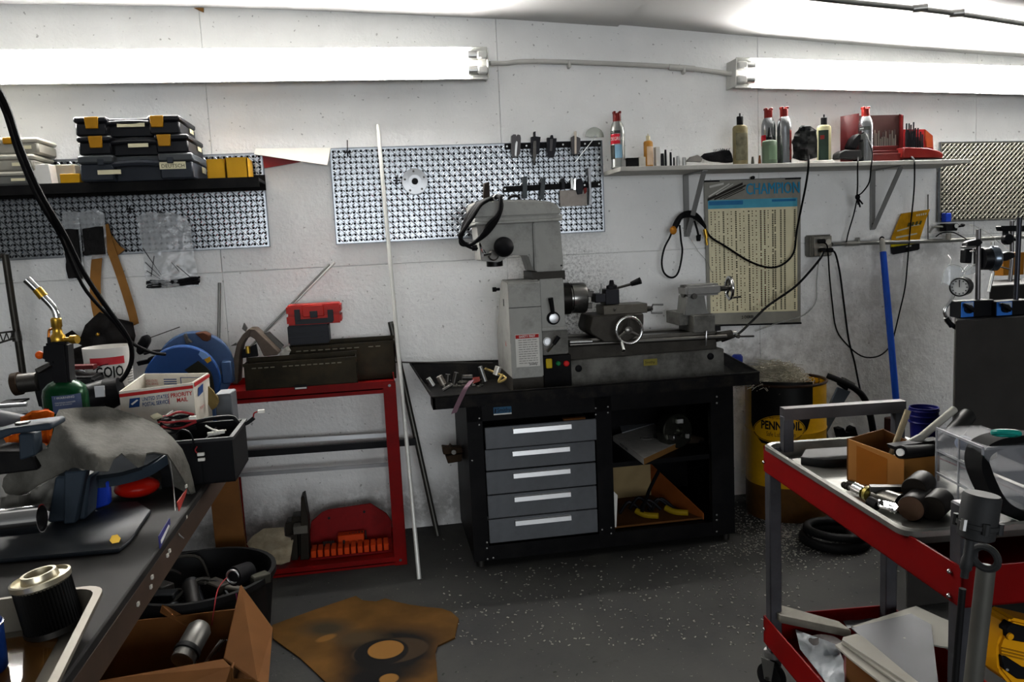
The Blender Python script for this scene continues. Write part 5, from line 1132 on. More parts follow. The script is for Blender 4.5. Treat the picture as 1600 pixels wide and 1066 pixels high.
# chip tray on the stand
t = thing('chip_tray', 'black steel chip tray under the lathe with raised left lip', 'tray', (1.03, -.33, .681))
trm = M('tray_black', '#0b0b0d', .6, .0, spec=.08, var=.3, dirt=.3, dcol='#3a352c', ds=16)
fl, fr_ = P(675, 614, .625), P(1186, 574, .625); bl, br = P(641, 568, .03), P(1131, 552, .03)
zf_ = .73; fl = V(fl.x, -.625, zf_); fr_ = V(fr_.x, -.625, zf_)
m_ = MB(); z0 = .681; ins = .035
il, ir, jl, jr = V(fl.x+ins, -.60, z0+.006), V(fr_.x-ins, -.60, z0+.006), V(bl.x+.06, -.06, z0+.006), V(br.x-.03, -.06, z0+.006)
bb = V(bl.x+.03, -.028, .775); bc = V(br.x, -.028, .735)
def quad(a, b, c, d, th): m_.prism([a, b, c, d], th)
quad(il, ir, jr, jl, (0, 0, -.005)); quad(fl, fr_, ir, il, (0, -.004, -.002)); quad(bl, fl, il, jl, (-.004, 0, -.002)); quad(fr_, V(br.x, br.y, br.z), jr, ir, (.004, 0, -.002)); quad(V(bl.x, bl.y, bl.z), jl, jr, V(br.x, br.y, br.z), (0, .004, 0))
m_.build('pan', trm, t, sm=0)
m_ = MB(); m_.span((fl.x, -.628, z0), (fr_.x, -.622, zf_)); m_.span((fl.x, -.628, z0), (fl.x+.01, -.50, zf_)); m_.build('front_skirt', trm, t, sm=0)
m_ = MB(); m_.tube([bl, fl], .004, 6, 1); m_.tube([fl, fr_], .004, 6, 1); m_.tube([fr_, br], .004, 6, 1); m_.tube([bl, br], .004, 6, 1); m_.build('rolled_rim', trm, t)
# bits in the tray
def bit(a, b, r, d, mat, label, name='steel_bar', cat='metal bar', db=None):
    p, q = P(*a, d), P(*b, d if db is None else db); tag(MB().cyl(p, q, r, n=12).build(name, mat), label, cat, 'offcuts in the chip tray')
bit((669, 591), (677, 603), .009, .56, steel, 'leftmost bright steel offcut in the chip tray')
bit((686, 588), (693, 601), .013, .54, M('bar_end', '#9a9288', .35, .8), 'fat round steel offcut second from left in the chip tray')
bit((713, 582), (709, 600), .009, .52, dsteel, 'dull upright bar in the middle of the tray left part')
bit((692, 610), (707, 601), .007, .58, dsteel, 'dull flat bar lying at the front of the tray left part')
bit((750, 573), (758, 596), .009, .5, steel, 'long grey bar slanting right of the brown strip')
bit((779, 573), (775, 586), .014, .46, M('alu_round', '#c8c4bc', .35, .6), 'bright round offcut beside the headstock')
bit((700, 585), (699, 597), .010, .5, dsteel, 'short dark bar between the tray offcuts')
bit((722, 590), (738, 590), .012, .45, dsteel, 'dark bar lying behind the brown strip')
tag(MB().tube([P(758, 576, .45), P(768, 580, .45), P(790, 590, .5), P(779, 597, .52), P(785, 585, .5)], .005, 6).build('brass_swarf', M('swarf_tan', '#9a8550', .5, .3)), 'tan curled swarf strip beside the headstock', 'swarf')
random.seed(11); m_ = MB()
for k in range(110):
    x = random.uniform(700, 1130); y = 597-(x-700)*.075+random.uniform(-3, 3); q = G(x, y, .69); 
    if -.6 < q.y < -.5 and q.x < 1.6: m_.tube([q, q+V(random.uniform(-.012, .012), random.uniform(-.01, .01), .006), q+V(random.uniform(-.02, .02), random.uniform(-.01, .01), 0)], .0012, 4, 2)
for k in range(60):
    x = random.uniform(690, 760); y = random.uniform(585, 605); q = G(x, y, .695)
    m_.box(q, (random.uniform(.005, .02), random.uniform(.004, .012), .004), rot=random.random()*3)
tag(m_.build('metal_chips', M('bright_chip', '#a5a29a', .3, .8)), 'loose metal chips scattered along the chip tray', 'chips', None, 'stuff')
m_ = MB(); pts = [P(738, 594, .60), P(728, 606, .63), P(720, 622, .636), P(709, 646, .638)]; m_.ribbon(pts, (.022, 0, .004), .0012); tag(m_.build('abrasive_strip', M('abrasive_mauve', '#6f5660', .8, var=.1)), 'mauve abrasive strip hanging over the front of the chip tray', 'strip')
m_ = MB(); m_.prism([G(735, 585, .70), G(748, 580, .70), G(750, 596, .70), G(740, 600, .70)], (0, 0, .002)); tag(m_.build('red_paper', M('dull_red_paper', '#6b2a24', .7)), 'dull red paper scrap behind the mauve strip', 'scrap')
tag(MB().lathe([(.02, 0), (.026, .004), (.026, .03), (.018, .04)], G(1152, 567, .69), (0, 0, 1), 18).build('bottle_stopper', M('blue_cap', '#14246e', .4)), 'small blue cap at the right end of the chip tray', 'cap')
# ------------------------------------------------------------------ combination lathe and mill
D = .44
gm = greyp; gdk = M('grey_machine_dark', '#6e6d68', .5, .1, var=.12, dirt=.7, dcol='#1d1a16', ds=7, dth=.5)
grime = M('grimy_casting', '#3b3833', .55, .3, var=.3, dirt=.5)
t = thing('lathe_mill', 'grey combination lathe with milling head on the black stand', 'lathe', P(960, 585, .3))
ZB = .688
def xs(px, py=500, d=D): return P(px, py, d).x
# headstock: gear cover on the left with hexagonal side outline
X0 = xs(796, 500); X1 = xs(846, 500); XH = xs(887, 500)
prof = [X(796, 440, X0), X(804, 592, X0)]
yF = -D; zt_ = P(800, 440, D).z; zb_ = P(804, 592, D).z
side = [V(X0, yF, zb_), V(X0, yF, zt_-.012), V(X0, yF+.015, zt_), X(783, 437, X0), X(773, 518, X0), X(775, 563, X0)]
side = [V(X0, min(p.y, -.06), p.z) for p in side]; side.append(V(X0, side[-1].y, zb_))
m_ = MB(); m_.prism(side, (X1-X0, 0, 0), bev=.004, seg=2); m_.build('gear_cover', gm, t)
m_ = MB(); m_.span((X0+.003, yF+.01, ZB), (X1, -.10, zb_)); m_.build('cover_foot', grime, t, sm=0)
m_ = MB(); m_.span((X0-.0005, yF+.001, P(800, 482, D).z), (X1+.001, yF-.0012, P(800, 481, D).z)); m_.build('cover_seam', inkk, t)
q = X(781, 452, X0); m_ = MB(); m_.cyl(q+V(.0, 0, 0), q-V(.02, 0, 0), .006, n=12); m_.cyl(q-V(.016, 0, 0), q-V(.032, 0, 0), .010, n=14); m_.build('cover_knob', blk, t)
q = X(787, 473, X0); MB().box(q, (.002, .02, .03)).build('cover_slot', inkk, t)
q = X(791, 538, X0); MB().prism([q+V(-.001, -.012, -.008), q+V(-.001, .012, -.006), q+V(-.001, 0, .014)], (-.0008, 0, 0)).build('hazard_triangle', M('pale_red', '#b0625a', .5), t)
# gearbox part
zg = P(860, 436, D).z; zg0 = P(860, 586, D).z
m_ = MB(); m_.span((X1, yF+.012, P(860, 517, D).z), (XH-.008, -.09, zg), bev=.004, seg=2); m_.build('headstock', gm, t)
m_ = MB(); m_.span((X1, yF+.006, P(860, 555, D).z), (XH, -.09, P(860, 517, D).z), bev=.004, seg=2); m_.build('feed_gearbox', gdk, t)
m_ = MB(); m_.span((X1, yF+.004, P(860, 517.5, D).z), (XH-.001, yF+.016, P(860, 511, D).z), bev=.003); m_.build('ledge', gm, t)
m_ = MB(); m_.span((X1, yF, ZB), (XH+.008, -.1, P(860, 556, D).z), bev=.003); m_.build('switch_housing', blkm, t)
for px, mt, nm in ((857.5, yellow, 'yellow_switch'), (872, M('green_button', '#0d6b3c', .4), 'green_button'), (884.5, M('red_button', '#c41e1e', .4), 'red_button')):
    q = P(px, 568, D)
    if nm == 'yellow_switch': MB().box(q+V(0, -.004, 0), (.026, .012, .040), bev=.003).build(nm, M('switch_yellow', '#b39a12', .4, var=.15), t)
    else: r_ = .010 if 'green' in nm else .012; MB().lathe([(r_, 0), (r_, .008), (r_*.7, .012)], q, (0, -1, 0), 18).build(nm, mt, t)
# levers
q = P(864, 497, D-.012); m_ = MB(); m_.lathe([(.027, 0), (.027, .012), (.022, .016)], q, (0, -1, 0), 26); m_.build('dial_hub', blk, t); MB().lathe([(.020, .016), (.020, .021), (.017, .022)], q, (0, -1, 0), 26).build('dial_face', alu, t)
MB().tube([q+V(-.003, -.02, .02), q+V(-.008, -.026, .05), q+V(-.013, -.03, .085)], .008, 10, 3, r1=.0105).build('dial_lever', blk, t)
q = P(855, 534, D-.006); MB().torus(q, .016, .0025, (0, 1, 0), 24, 6).build('dial_ring', steel, t); MB().lathe([(.014, 0), (.013, .004)], q, (0, -1, 0), 20).build('dial', alu, t)
a = P(856, 549, D); b = P(865, 538, D+.03); c_ = P(873, 526, D+.03); MB().tube([a, b], .0055, 8, 1).build('feed_lever', steel, t); MB().tube([b, c_], .008, 10, 1, r1=.010).build('lever_grip', blk, t)
# safety plate
a, b = P(805, 525, D), P(844, 587, D); xa, xb = P(806, 550, D).x, P(843, 550, D).x; z1_, z0_ = P(825, 522, D).z, P(825, 573, D).z
pl_ = MB().span((xa, yF-.0018, z0_), (xb, yF, z1_)).build('safety_plate', M('plate_white', '#d0cec8', .5, var=.05, dirt=.2, dcol='#8a8474'), t, 'white safety notice plate')
MB().span((xa+.001, yF-.0024, z1_-.017), (xb-.001, yF-.0018, z1_-.002)).build('red_header', inkr, pl_)
text('header_text', 'SAFETY FIRST', .0125, ((xa+xb)/2, yF-.003, z1_-.0135), (1, 0, 0), (0, 0, 1), inkw, pl_, .02, align='CENTER', squash=.92)
m_ = MB(); random.seed(5)
for k in range(11):
    z = z1_-.026-k*.0095; x = xa+.012
    while x < xb-.012: wd = random.uniform(.006, .02); m_.span((x, yF-.0024, z), (min(x+wd, xb-.008), yF-.0018, z+.0028)); x += wd+.003
m_.build('notice_text', M('print_grey', '#7a7874', .7), pl_)
text('maker_text', 'Smithy', .0125, (xb-.045, yF-.003, z0_+.006), (1, 0, 0), (0, 0, 1), inkk, pl_, .02)
# column and milling head
m_ = MB(); a = P(833, 426, .40); b = P(883, 437, .40); m_.bp(833, 424, 883, 438, .40, .22); m_.build('column_collar', M('collar_dark', '#2f2d29', .5, .4), t)
m_ = MB(); m_.poly([(833, 347), (875, 345), (881, 417), (880, 421), (877, 423), (838, 425), (836, 422)], .42, .25, bev=.005, seg=2); m_.build('column_block', gm, t)
MB().cyl(P(877, 415, .42)+V(0, .004, 0), P(877, 415, .42)+V(0, -.002, 0), .004, n=10).build('screw_hole', inkk, t)
m_ = MB(); m_.poly([(745, 351), (833, 346), (834, 424), (828, 405), (826, 399), (800, 399), (793, 402), (780, 410), (752, 408), (749, 385)], .405, .20, bev=.005, seg=2); m_.build('mill_head', gm, t)
m_ = MB(); m_.poly([(739, 317), (746, 314), (790, 312), (832, 312), (862, 315), (875, 322), (878, 336), (741, 342)], .44, .26, bev=.008, seg=3); m_.build('belt_cover', gm, t)
m_ = MB(); m_.poly([(741, 341.5), (878.5, 335), (879, 341), (742, 348)], .435, .25, bev=.003); m_.build('cover_skirt', gm, t)
m_ = MB(); m_.poly([(742, 347.5), (879, 340.5), (879, 345), (742, 352)], .44, .26, bev=.003); m_.build('cover_lip', gm, t)
q = P(773, 402, .42); m_ = MB(); q0 = P(773, 413, .36); m_.lathe([(.028, -.01), (.034, -.008), (.034, .03), (.03, .034)], q0, (0, 0, 1), 26); m_.build('quill_nose', M('quill_black', '#171717', .35, .6), t)
q = P(770, 399, .42); m_ = MB(); m_.lathe([(.022, 0), (.022, .02), (.017, .026)], q, (0, -1, 0), 22); m_.build('quill_hub', dsteel, t)
MB().tube([P(750, 380, .45), P(755, 392, .46), P(759, 398, .46)], .006, 8, 2).build('quill_lever', chrome, t); MB().cyl(P(754, 399, .47), P(766, 397, .45), .007, n=12).build('lever_hub', chrome, t)
MB().ball(P(787, 386, .5), 15.8*mpp(.5), 24, 16).build('ball_handle', blk, t, sm=90); MB().cyl(P(787, 388, .49), P(785, 395, .40), .012, n=12).build('ball_stem', dsteel, t)
m_ = MB(); m_.poly([(756, 286), (765, 284), (766, 316), (756, 318)], .40, .03, bev=.003); m_.build('draw_bar_post', M('brown_black', '#1d140d', .5, .2), t)
MB().torus(P(803, 311, .36), .022, .006, (0, 0.6, 1), 24, 6).build('lifting_eye', blk, t)
# spindle chuck
cz_ = P(904, 466, D-.12); ax_ = V(1, 0, 0); xC0, xC1 = xs(889, 466, .3), xs(918, 466, .3); R_ = 24.5*mpp(.3)
MB().lathe([(R_*.75, 0), (R_*.8, .02), (R_, .021), (R_, .026), (R_*1.0, xC1-xC0-.008), (R_*.95, xC1-xC0), (R_*.5, xC1-xC0), (R_*.3, xC1-xC0), (R_*.28, xC1-xC0-.02)], V(xC0-.012, -.3, cz_.z), ax_, 40).build('chuck', M('chuck_bright', '#8a8986', .22, .95, var=.12), t)
for k in range(3):
    an = k*2*PI/3+.6; p = V(xC1, -.3+math.cos(an)*R_*.55, cz_.z+math.sin(an)*R_*.55); MB().box(p, (.035, .02, .024), bev=.002).build('chuck_jaw', dsteel, t)
MB().cyl(V(XH-.03, -.3, cz_.z), V(xC0, -.3, cz_.z), R_*1.03, n=36).build('spindle_flange', M('spindle_dark', '#1f1d1b', .4, .6), t)
# bed
xe = xs(1133, 545); xb0 = XH-.02
m_ = MB(); m_.prism([V(xb0, -.43, P(900, 563, .43).z), V(xb0, -.43, ZB), V(xe, -.43, ZB), V(xe, -.43, P(1130, 545, .43).z)], (0, .26, 0), bev=.004); m_.build('bed_base', gdk, t)
m_ = MB(); zt2 = P(1000, 520, .40).z
m_.prism([V(xb0, -.40, P(895, 532, .40).z), V(xb0, -.40, P(895, 566, .40).z-.01), V(xe-.02, -.40, P(1128, 547, .40).z-.01), V(xe-.02, -.40, P(1128, 521, .40).z)], (0, .2, 0), bev=.003); m_.build('bed', grime, t)
m_ = MB(); m_.prism([V(xb0, -.405, P(895, 531, .405).z), V(xb0, -.405, P(895, 536, .405).z), V(xe-.02, -.405, P(1128, 521, .405).z), V(xe-.02, -.405, P(1128, 516, .405).z)], (0, .05, 0)); m_.prism([V(xb0, -.25, P(895, 524, .25).z), V(xb0, -.25, P(895, 530, .25).z), V(xe-.02, -.25, P(1128, 516, .25).z), V(xe-.02, -.25, P(1128, 510, .25).z)], (0, .05, 0)); m_.build('bed_ways', M('way_steel', '#5d5a54', .3, .9, var=.2, dirt=.4), t, sm=0)
MB().cyl(P(890, 539, .425), P(1135, 526, .425), .010, n=14).build('lead_screw', M('screw_steel', '#6a6864', .3, .9, var=.2), t)
MB().cyl(P(890, 535, .432), P(925, 533.5, .432), .009, n=14).build('feed_rod', steel, t)
for px, py in ((904, 576), (1110, 557)): MB().lathe([(.015, 0), (.014, .005), (.006, .008)], P(px, py, .43), (0, -1, 0), 18).build('bed_bolt', blk, t)
q = P(1016, 566, .43); np_ = MB().box(q+V(0, -.0015, 0), (.060, .003, .028), rot=None).build('maker_plate', M('brass_plate', '#7d7436', .4, .5, var=.2), t, 'small brass maker plate')
text('plate_text', 'Smithy', .016, q+V(-.024, -.0035, -.005), (1, 0, 0), (0, 0, 1), inkk, np_)
# carriage, cross slide, compound and tool post
m_ = MB(); m_.poly([(926, 495), (935, 494), (960, 492), (1006, 490), (1006, 505), (1003, 520), (980, 535), (945, 535), (924, 522), (921, 515)], .44, .20, bev=.004); m_.build('carriage', grime, t)
m_ = MB(); m_.bp(943, 476, 1012, 491, .40, .12, bev=.003); m_.build('compound_slide', M('grimy_slide', '#57534b', .45, .4, var=.2, dirt=.4), t)
MB().cyl(P(961, 484, .41), P(961, 484, .405)+V(0, -.006, 0), .007, n=14).build('slide_screw', steel, t)
MB().cyl(P(1008, 483, .34), P(1019, 482, .34), .014, .010, n=18).build('dial_collar', dsteel, t)
MB().tube([P(1018, 482, .34), P(1020, 476, .36), P(1036, 476, .36)], .0042, 8, 1).build('crank_handle', steel, t); MB().tube([P(1018, 484, .34), P(1018, 489, .37), P(1035, 489, .37)], .0042, 8, 1).build('crank_handle', steel, t)
m_ = MB(); m_.bp(946, 452, 968, 476, .38, .09, bev=.003); m_.build('tool_post', tool, t); m_ = MB(); m_.lathe([(.026, 0), (.024, .018), (.012, .024), (.009, .04), (.006, .042)], P(956, 453, .33), (0, 0, 1), 8); m_.build('post_nut', tool, t)
m_ = MB(); m_.bp(930, 459, 947, 473, .39, .07, bev=.003); m_.build('tool_holder', tool, t); MB().tube([P(939, 460, .38), P(939.5, 450, .38), P(939, 443, .38)], .004, 8, 1).build('holder_screw', steel, t)
MB().tube([P(965, 450, .36), P(990, 443, .40)], .005, 8, 1, r1=.006).build('post_lever', dsteel, t); MB().cyl(P(986, 444, .40), P(1001, 438.5, .42), .010, .015, n=14).build('lever_knob', blk, t)
q = P(983, 516.5, .49); R_ = 21.5*mpp(.49); m_ = MB(); m_.torus(q, R_, .0065, (0, 1, 0), 40, 10); m_.build('handwheel_rim', chrome, t)
m_ = MB()
for k in range(3): an = -PI/2+k*2*PI/3+PI; m_.tube([q+V(0, .016, 0), q+V(math.cos(an)*R_, 0, math.sin(an)*R_)], .006, 8, 1)
m_.lathe([(.016, -.03), (.016, .006), (.010, .010)], q+V(0, .012, 0), (0, -1, 0), 18); m_.build('handwheel_hub', M('wheel_steel', '#7c7a75', .3, .9), t)
a = q+V(-.035, -.005, -R_*.85); MB().tube([a, a+V(-.002, -.03, -.03)], .0075, 10, 1).build('wheel_handle', chrome, t)
# tailstock
m_ = MB(); m_.bp(1061, 488, 1100, 508, .36, .16, bev=.003); m_.bp(1084, 492, 1118, 520, .42, .18, bev=.004); m_.build('tailstock_base', gdk, t)
m_ = MB(); m_.poly([(1073, 463), (1101, 460), (1104, 480), (1109, 492), (1070, 494)], .38, .10, bev=.004); m_.build('tailstock_body', M('tail_grey', '#7a7a76', .5, .1, var=.1, dirt=.4), t)
m_ = MB(); m_.poly([(1071, 447), (1127, 443), (1127, 461), (1073, 464)], .40, .10, bev=.010, seg=3); m_.build('tailstock_barrel', M('tail_grey2', '#83827f', .5, .1, var=.08, dirt=.25), t)
MB().lathe([(.028, 0), (.028, .014), (.018, .017)], V(xs(1066, 455, .35), -.35, P(1068, 455, .35).z), (1, 0, 0), 22).build('quill_end', dsteel, t); 
MB().lathe([(.013, 0), (.012, .005)], P(1085, 463, .40), (0, -1, 0), 18).build('lock_bolt', dsteel, t)
q = V(xs(1140, 450, .35), -.35, P(1140, 450, .35).z); axw = V(1, -.12, 0).normalized(); MB().cyl(P(1126, 451, .35), q+V(.004, 0, 0), .012, n=16).build('tail_spindle', dsteel, t); MB().torus(q, .047, .007, axw, 36, 10).build('tail_handwheel', chrome, t)
m_ = MB()
u_, w_, _ = frame(axw)
for k in range(3): an = k*2*PI/3+.4; m_.tube([q, q+(u_*math.cos(an)+w_*math.sin(an))*.047], .0055, 8, 1)
m_.build('wheel_spokes', dsteel, t); MB().tube([q+V(.003, -.01, -.044), q+V(.045, -.014, -.040)], .004, 8, 1).build('tail_crank', dsteel, t)
MB().tube([P(1104, 517, .44), P(1103.5, 530, .445), P(1103, 541, .44)], .004, 8, 1).build('clamp_lever', chrome, t)
MB().cyl(P(1118, 527, .40), P(1143, 522, .40), .022, .018, n=20).build('screw_bearing', grime, t); MB().cyl(P(1140, 522, .40), P(1150, 521, .40), .013, n=16).build('bearing_collar', steel, t); MB().bp(1118, 509, 1126, 517, .42, .04).build('stop_block', inkk, t)
MB().cyl(P(1153, 525.5, .43)+V(0, .006, 0), P(1153, 525.5, .43)-V(0, .006, 0), .009, n=16).build('crank_boss', chrome, t); MB().tube([P(1154, 526, .43), P(1178, 525.5, .43)], .004, 8, 1).build('screw_crank', dsteel, t)
# power cable coiled on the head
tc_ = thing('coiled_cable', 'black power cable coiled over the left end of the belt cover', 'cable', P(750, 380, .47), None)
random.seed(2)
for k in range(5):
    j = k*3.0; d0 = .475+k*.004
    MB().tube([P(766+j, 312-j*.3, d0-.04), P(778+j*.4, 308, d0), P(784-j*.4, 322+j, d0), P(776-j, 345+j*.4, d0), P(760-j, 366+j*.6, d0), P(738-j*.6, 380+j*.3, d0), P(722-j*.3, 382-j, d0), P(720+j*.5, 370-j, d0), P(728+j, 342-j*.4, d0), P(742+j*.8, 322-j*.2, d0-.02), P(757+j, 313-j*.3, d0-.04)], .0078, 8).build('cable_loop', cab, tc_)
MB().tube([P(746, 388, .46), P(737, 388, .47), P(722, 381, .47)], .005, 8).build('cable_end', cab, tc_); MB().bp(738, 383, 746, 392, .45, .02, bev=.002).build('gland', blk, tc_)
MB().torus(P(776, 309, .47), .012, .003, (0, 1, .3), 18, 6).build('twist_tie', steel, tc_)
# ------------------------------------------------------------------ right shelf
D = .26
shm = M('shelf_white', '#b5b3ac', .6, var=.06, dirt=.25, dcol='#57534b')
fa, fb = P(969, 260.5, D), P(1517, 248.5, D)
m_ = MB(); m_.prism([fa, fb, fb-V(0, 0, .019), fa-V(0, 0, .019)], (0, D-.002, 0), bev=.0015)
o = m_.build('wall_shelf', shm); tag(o, 'long white painted board shelf on the right side of the wall', 'shelf')
def szt(x): return fa.z+(fb.z-fa.z)*(x-fa.x)/(fb.x-fa.x)
def bracket(x, px0, label):
    t = thing('shelf_bracket', label, 'bracket', (x, -.1, szt(x)-.33), 'brackets under the right shelf')
    bm_ = M('bracket_grey', '#8a8a88', .45, .3, var=.06); zt2 = szt(x)-.020
    m_ = MB(); m_.span((x-.014, -.008, zt2-.29), (x+.014, -.001, zt2), bev=.002); m_.build('wall_leg', bm_, t)
    m_ = MB(); m_.span((x-.012, -.235, zt2-.005), (x+.012, -.002, zt2)); m_.build('shelf_leg', bm_, t)
    m_ = MB(); m_.ribbon([V(x, -.22, zt2-.008), V(x, -.012, zt2-.285)], (.022, 0, 0), .006, 1); m_.build('brace', bm_, t)
    MB().cyl((x, -.016, zt2-.26), (x, -.008, zt2-.26), .004, n=8).build('screw', dsteel, t)
bracket(P(1073, 335, .008).x, 0, 'left grey shelf bracket with the cord coil hanging on it')
bracket(P(1364, 325, .008).x, 0, 'right grey shelf bracket under the red drill cases')
def on(px, py, d): q = P(px, py, d); return V(q.x, q.y, szt(q.x)+.0005)
def hgt(px, py, d): return P(px, py, d).z-on(px, py, d).z
silver = M('can_silver', '#86888a', .22, .9, var=.06)
def aerosol(px, py, d, label, body, r=.033, bands=()):
    q = on(px, 255, d); h = P(px, py, d).z-q.z; fa_ = math.atan2(CAM.x-q.x, q.y-CAM.y)
    t = thing('aerosol_can', label, 'spray can', q, 'aerosol cans on the right shelf')
    hc = .045; hb = h-hc
    MB().lathe([(r*.94, 0), (r, .004), (r, .008), (r*.97, .012), (r*.97, hb-.05), (r*.94, hb-.03), (r*.78, hb-.012), (r*.58, hb)], q, (0, 0, 1), 28).build('can_body', body, t)
    MB().torus(q+V(0, 0, .006), r, .0018).build('bottom_rim', steel, t)
    m_ = MB(); m_.lathe([(r*.55, hb-.002), (r*.55, hb+hc*.78), (r*.48, hb+hc*.80)], q, (0, 0, 1), 24)
    for s_ in (-1, 1): m_.box(q+V(s_*r*.38, 0, hb+hc*.88), (r*.3, r*.8, hc*.24), bev=.002)
    m_.build('cap', redc, t)
    for (f0, f1, a0, a1, mt, tx) in bands:
        b = MB().arc(q, r*.97, q.z+hb*f0, q.z+hb*f1, a0+fa_, a1+fa_, 12, .0006).build('label_band', mt, t)
        if tx: text('label_text', tx, hb*(f1-f0)*.5, V(0, 0, q.z+hb*(f0*.65+f1*.35)), (1, 0, 0), (0, 0, 1), inkw, b, wrap=((q.x, q.y), r*.97+.0006, a0+.15+fa_), squash=.7)
    return t
lr = M('label_crimson', '#b3182a', .4, var=.08); lg = M('label_sky', '#7fa6bd', .4, var=.2); lk = M('label_dark', '#2d2f2c', .4, var=.4, vs=30); ls = M('label_pale', '#b5b5ae', .4, var=.15)
aerosol(966, 174, .15, 'leftmost aerosol can with a crimson label at the shelf left end', M('can_dull', '#8b8d8a', .3, .7, var=.2), bands=[(.74, .80, -1.1, .4, lk, 'CLEANER'), (.52, .73, -1.2, .35, lr, 'DEGREASER'), (.22, .5, -.4, .6, lg, ''), (.2, .5, -1.3, -.4, lk, '')])
aerosol(1201, 169, .13, 'middle red capped aerosol can behind the small green bottle', silver, bands=[(.42, .64, -1.4, -.35, lr, ''), (.40, .62, -.3, .9, lk, '')])
aerosol(1225.5, 167, .15, 'tallest bright silver aerosol can right of the green bottle', silver, bands=[(.1, .72, .85, 1.4, redc, ''), (.12, .6, -1.3, -.5, M('label_steel', '#60625f', .35, .6, var=.2), '')])
aerosol(1352, 167, .17, 'silver aerosol can standing before the red drill cabinet', silver, bands=[(.70, .78, -.9, .6, lk, 'BRAKE'), (.50, .62, -1, .5, M('label_steel', '#60625f'), ''), (.12, .45, -1, -.2, M('label_steel', '#60625f'), '')])
def bottle(px, py, d, w_, label, mat, cap, capm, shoulder=.72, oval=.7, lab=None, nm='bottle', nozzle=False):
    q = on(px, 255, d); h = P(px, py, d).z-q.z; t = thing(nm, label, 'bottle', q); r = w_*mpp(d)/2
    xf = Matrix.Translation(q) @ Matrix.Diagonal((1, oval, 1, 1))
    MB(xf).lathe([(r*.95, 0), (r, .004), (r, h*shoulder*.92), (r*.85, h*shoulder*.97), (r*.4, h*shoulder)], (0, 0, 0), (0, 0, 1), 28).build('bottle_body', mat, t)
    m_ = MB()
    if nozzle: m_.lathe([(r*.42, h*shoulder), (r*.42, h*(shoulder+.08)), (r*.3, h*(shoulder+.1)), (r*.08, h)], q, (0, 0, 1), 18)
    else: m_.lathe([(r*.42, h*shoulder-.002), (r*.42, h*.93), (r*.36, h*.94), (r*.12, h*.945), (r*.10, h)], q, (0, 0, 1), 18)
    m_.build('cap', capm, t)
    if lab:
        for (f0, f1, a0, a1, mt) in lab: MB(Matrix.Translation(V(q.x, q.y, 0)) @ Matrix.Diagonal((1, oval, 1, 1))).arc((0, 0, 0), r, q.z+h*f0, q.z+h*f1, a0, a1, 12, .0008).build('label', mt, t)
    return t
bottle(1013.5, 209, .16, 15, 'small amber bottle with a cream cap beside the white box', M('amber_liquid', '#a8752f', .3, var=.25), 0, M('cream_cap', '#cbbf9c', .5), .80, .9, [(.08, .62, -.6, .8, M('label_pinkish', '#c2a98f', .6, var=.15))])
bottle(1157, 177, .16, 25, 'grimy oil bottle with a black cap, the larger one near shelf middle', M('grimy_oil', '#776d4e', .35, var=.35, vs=20, dirt=.5), 0, blk, .78, .7, [(.1, .62, -.9, .7, M('label_grimy', '#5d5a48', .5, var=.4, vs=40))])
bottle(1202.5, 199, .20, 24, 'small grey green squeeze bottle before the aerosol cans', M('green_squeeze', '#52614f', .45, var=.15), 0, blk, .66, .9, [(.12, .5, -.5, .9, M('label_green', '#62775f', .5, var=.15))], nozzle=True)
bottle(1287.5, 179, .14, 24, 'squarish bottle with dark green label left of the drill cabinet', M('pale_oil', '#a3a07e', .3, var=.2), 0, blk, .80, .65, [(.02, .68, -1.2, .3, M('label_dkgreen', '#1c2a22', .5, var=.2)), (.5, .58, -.9, -.3, redc)])
def sbox(x0, y0, x1, y1, d, dep, name, mat, label, cat, bev=.002, grp=None):
    a = P(x0, (y0+y1)/2, d); b = P(x1, (y0+y1)/2, d); z0 = szt((a.x+b.x)/2)+.001; m_ = MB(); m_.span((a.x, -d, z0), (b.x, -d+dep, P((x0+x1)/2, y0, d).z), bev=bev); o = m_.build(name, mat); return tag(o, label, cat, grp)
sbox(979, 246.5, 998, 257, .18, .04, 'black_box', blkm, 'low black box right of the crimson aerosol can', 'box')
sbox(998.5, 245, 1009, 257, .18, .03, 'white_block', M('white_block', '#b9b5aa', .6), 'low white block between black box and amber bottle', 'box')
sbox(972, 250, 978, 258, .18, .02, 'small_stopper', M('grey_cap', '#8b8a86', .6), 'tiny grey cap right beside the crimson can', 'cap')
sbox(1025, 229, 1032, 256, .17, .03, 'white_box', M('box_white', '#cfcdc6', .6), 'slim white box standing right of the amber bottle', 'box')
for k, (x, y, w_, lab) in enumerate(((1040, 234, 4, 'tallest dark socket right of the slim white box'), (1048, 238, 4, 'second tall dark socket right of slim white box'), (1035, 240, 6, 'dark short socket just beside the slim white box'), (1059, 244, 5, 'bright small socket near the cloth'), (1069, 246, 7, 'wide low socket nearest the cloth'), (1053, 246, 3, 'tiniest socket between the tall and bright ones'))):
    q = on(x, 250, .17); h = max(.012, P(x, y, .17).z-q.z); tag(MB().lathe([(w_*.0013, 0), (w_*.0013, h*.8), (w_*.0011, h), (w_*.0007, h), (w_*.0006, h*.7)], q, (0, 0, 1), 14).build('socket', steel if k in (3, 4) else tool), lab, 'socket', 'sockets on the right shelf')
bw = M('black_cloth', '#141416', .95, var=.3, bump=.8, bs=120)
q = on(1115, 247, .13); m_ = MB(); m_.sheet([(1093, 246), (1100, 240), (1118, 237), (1140, 235), (1143, 240), (1146, 252), (1120, 253), (1104, 251)], lambda x, y: .15+.02*nz(x, y, .08, 2), 4, .010); tag(m_.build('black_brush', bw), 'black bristly cloth bundle lying left of the oil bottle', 'cloth')
random.seed(6); m_ = MB()
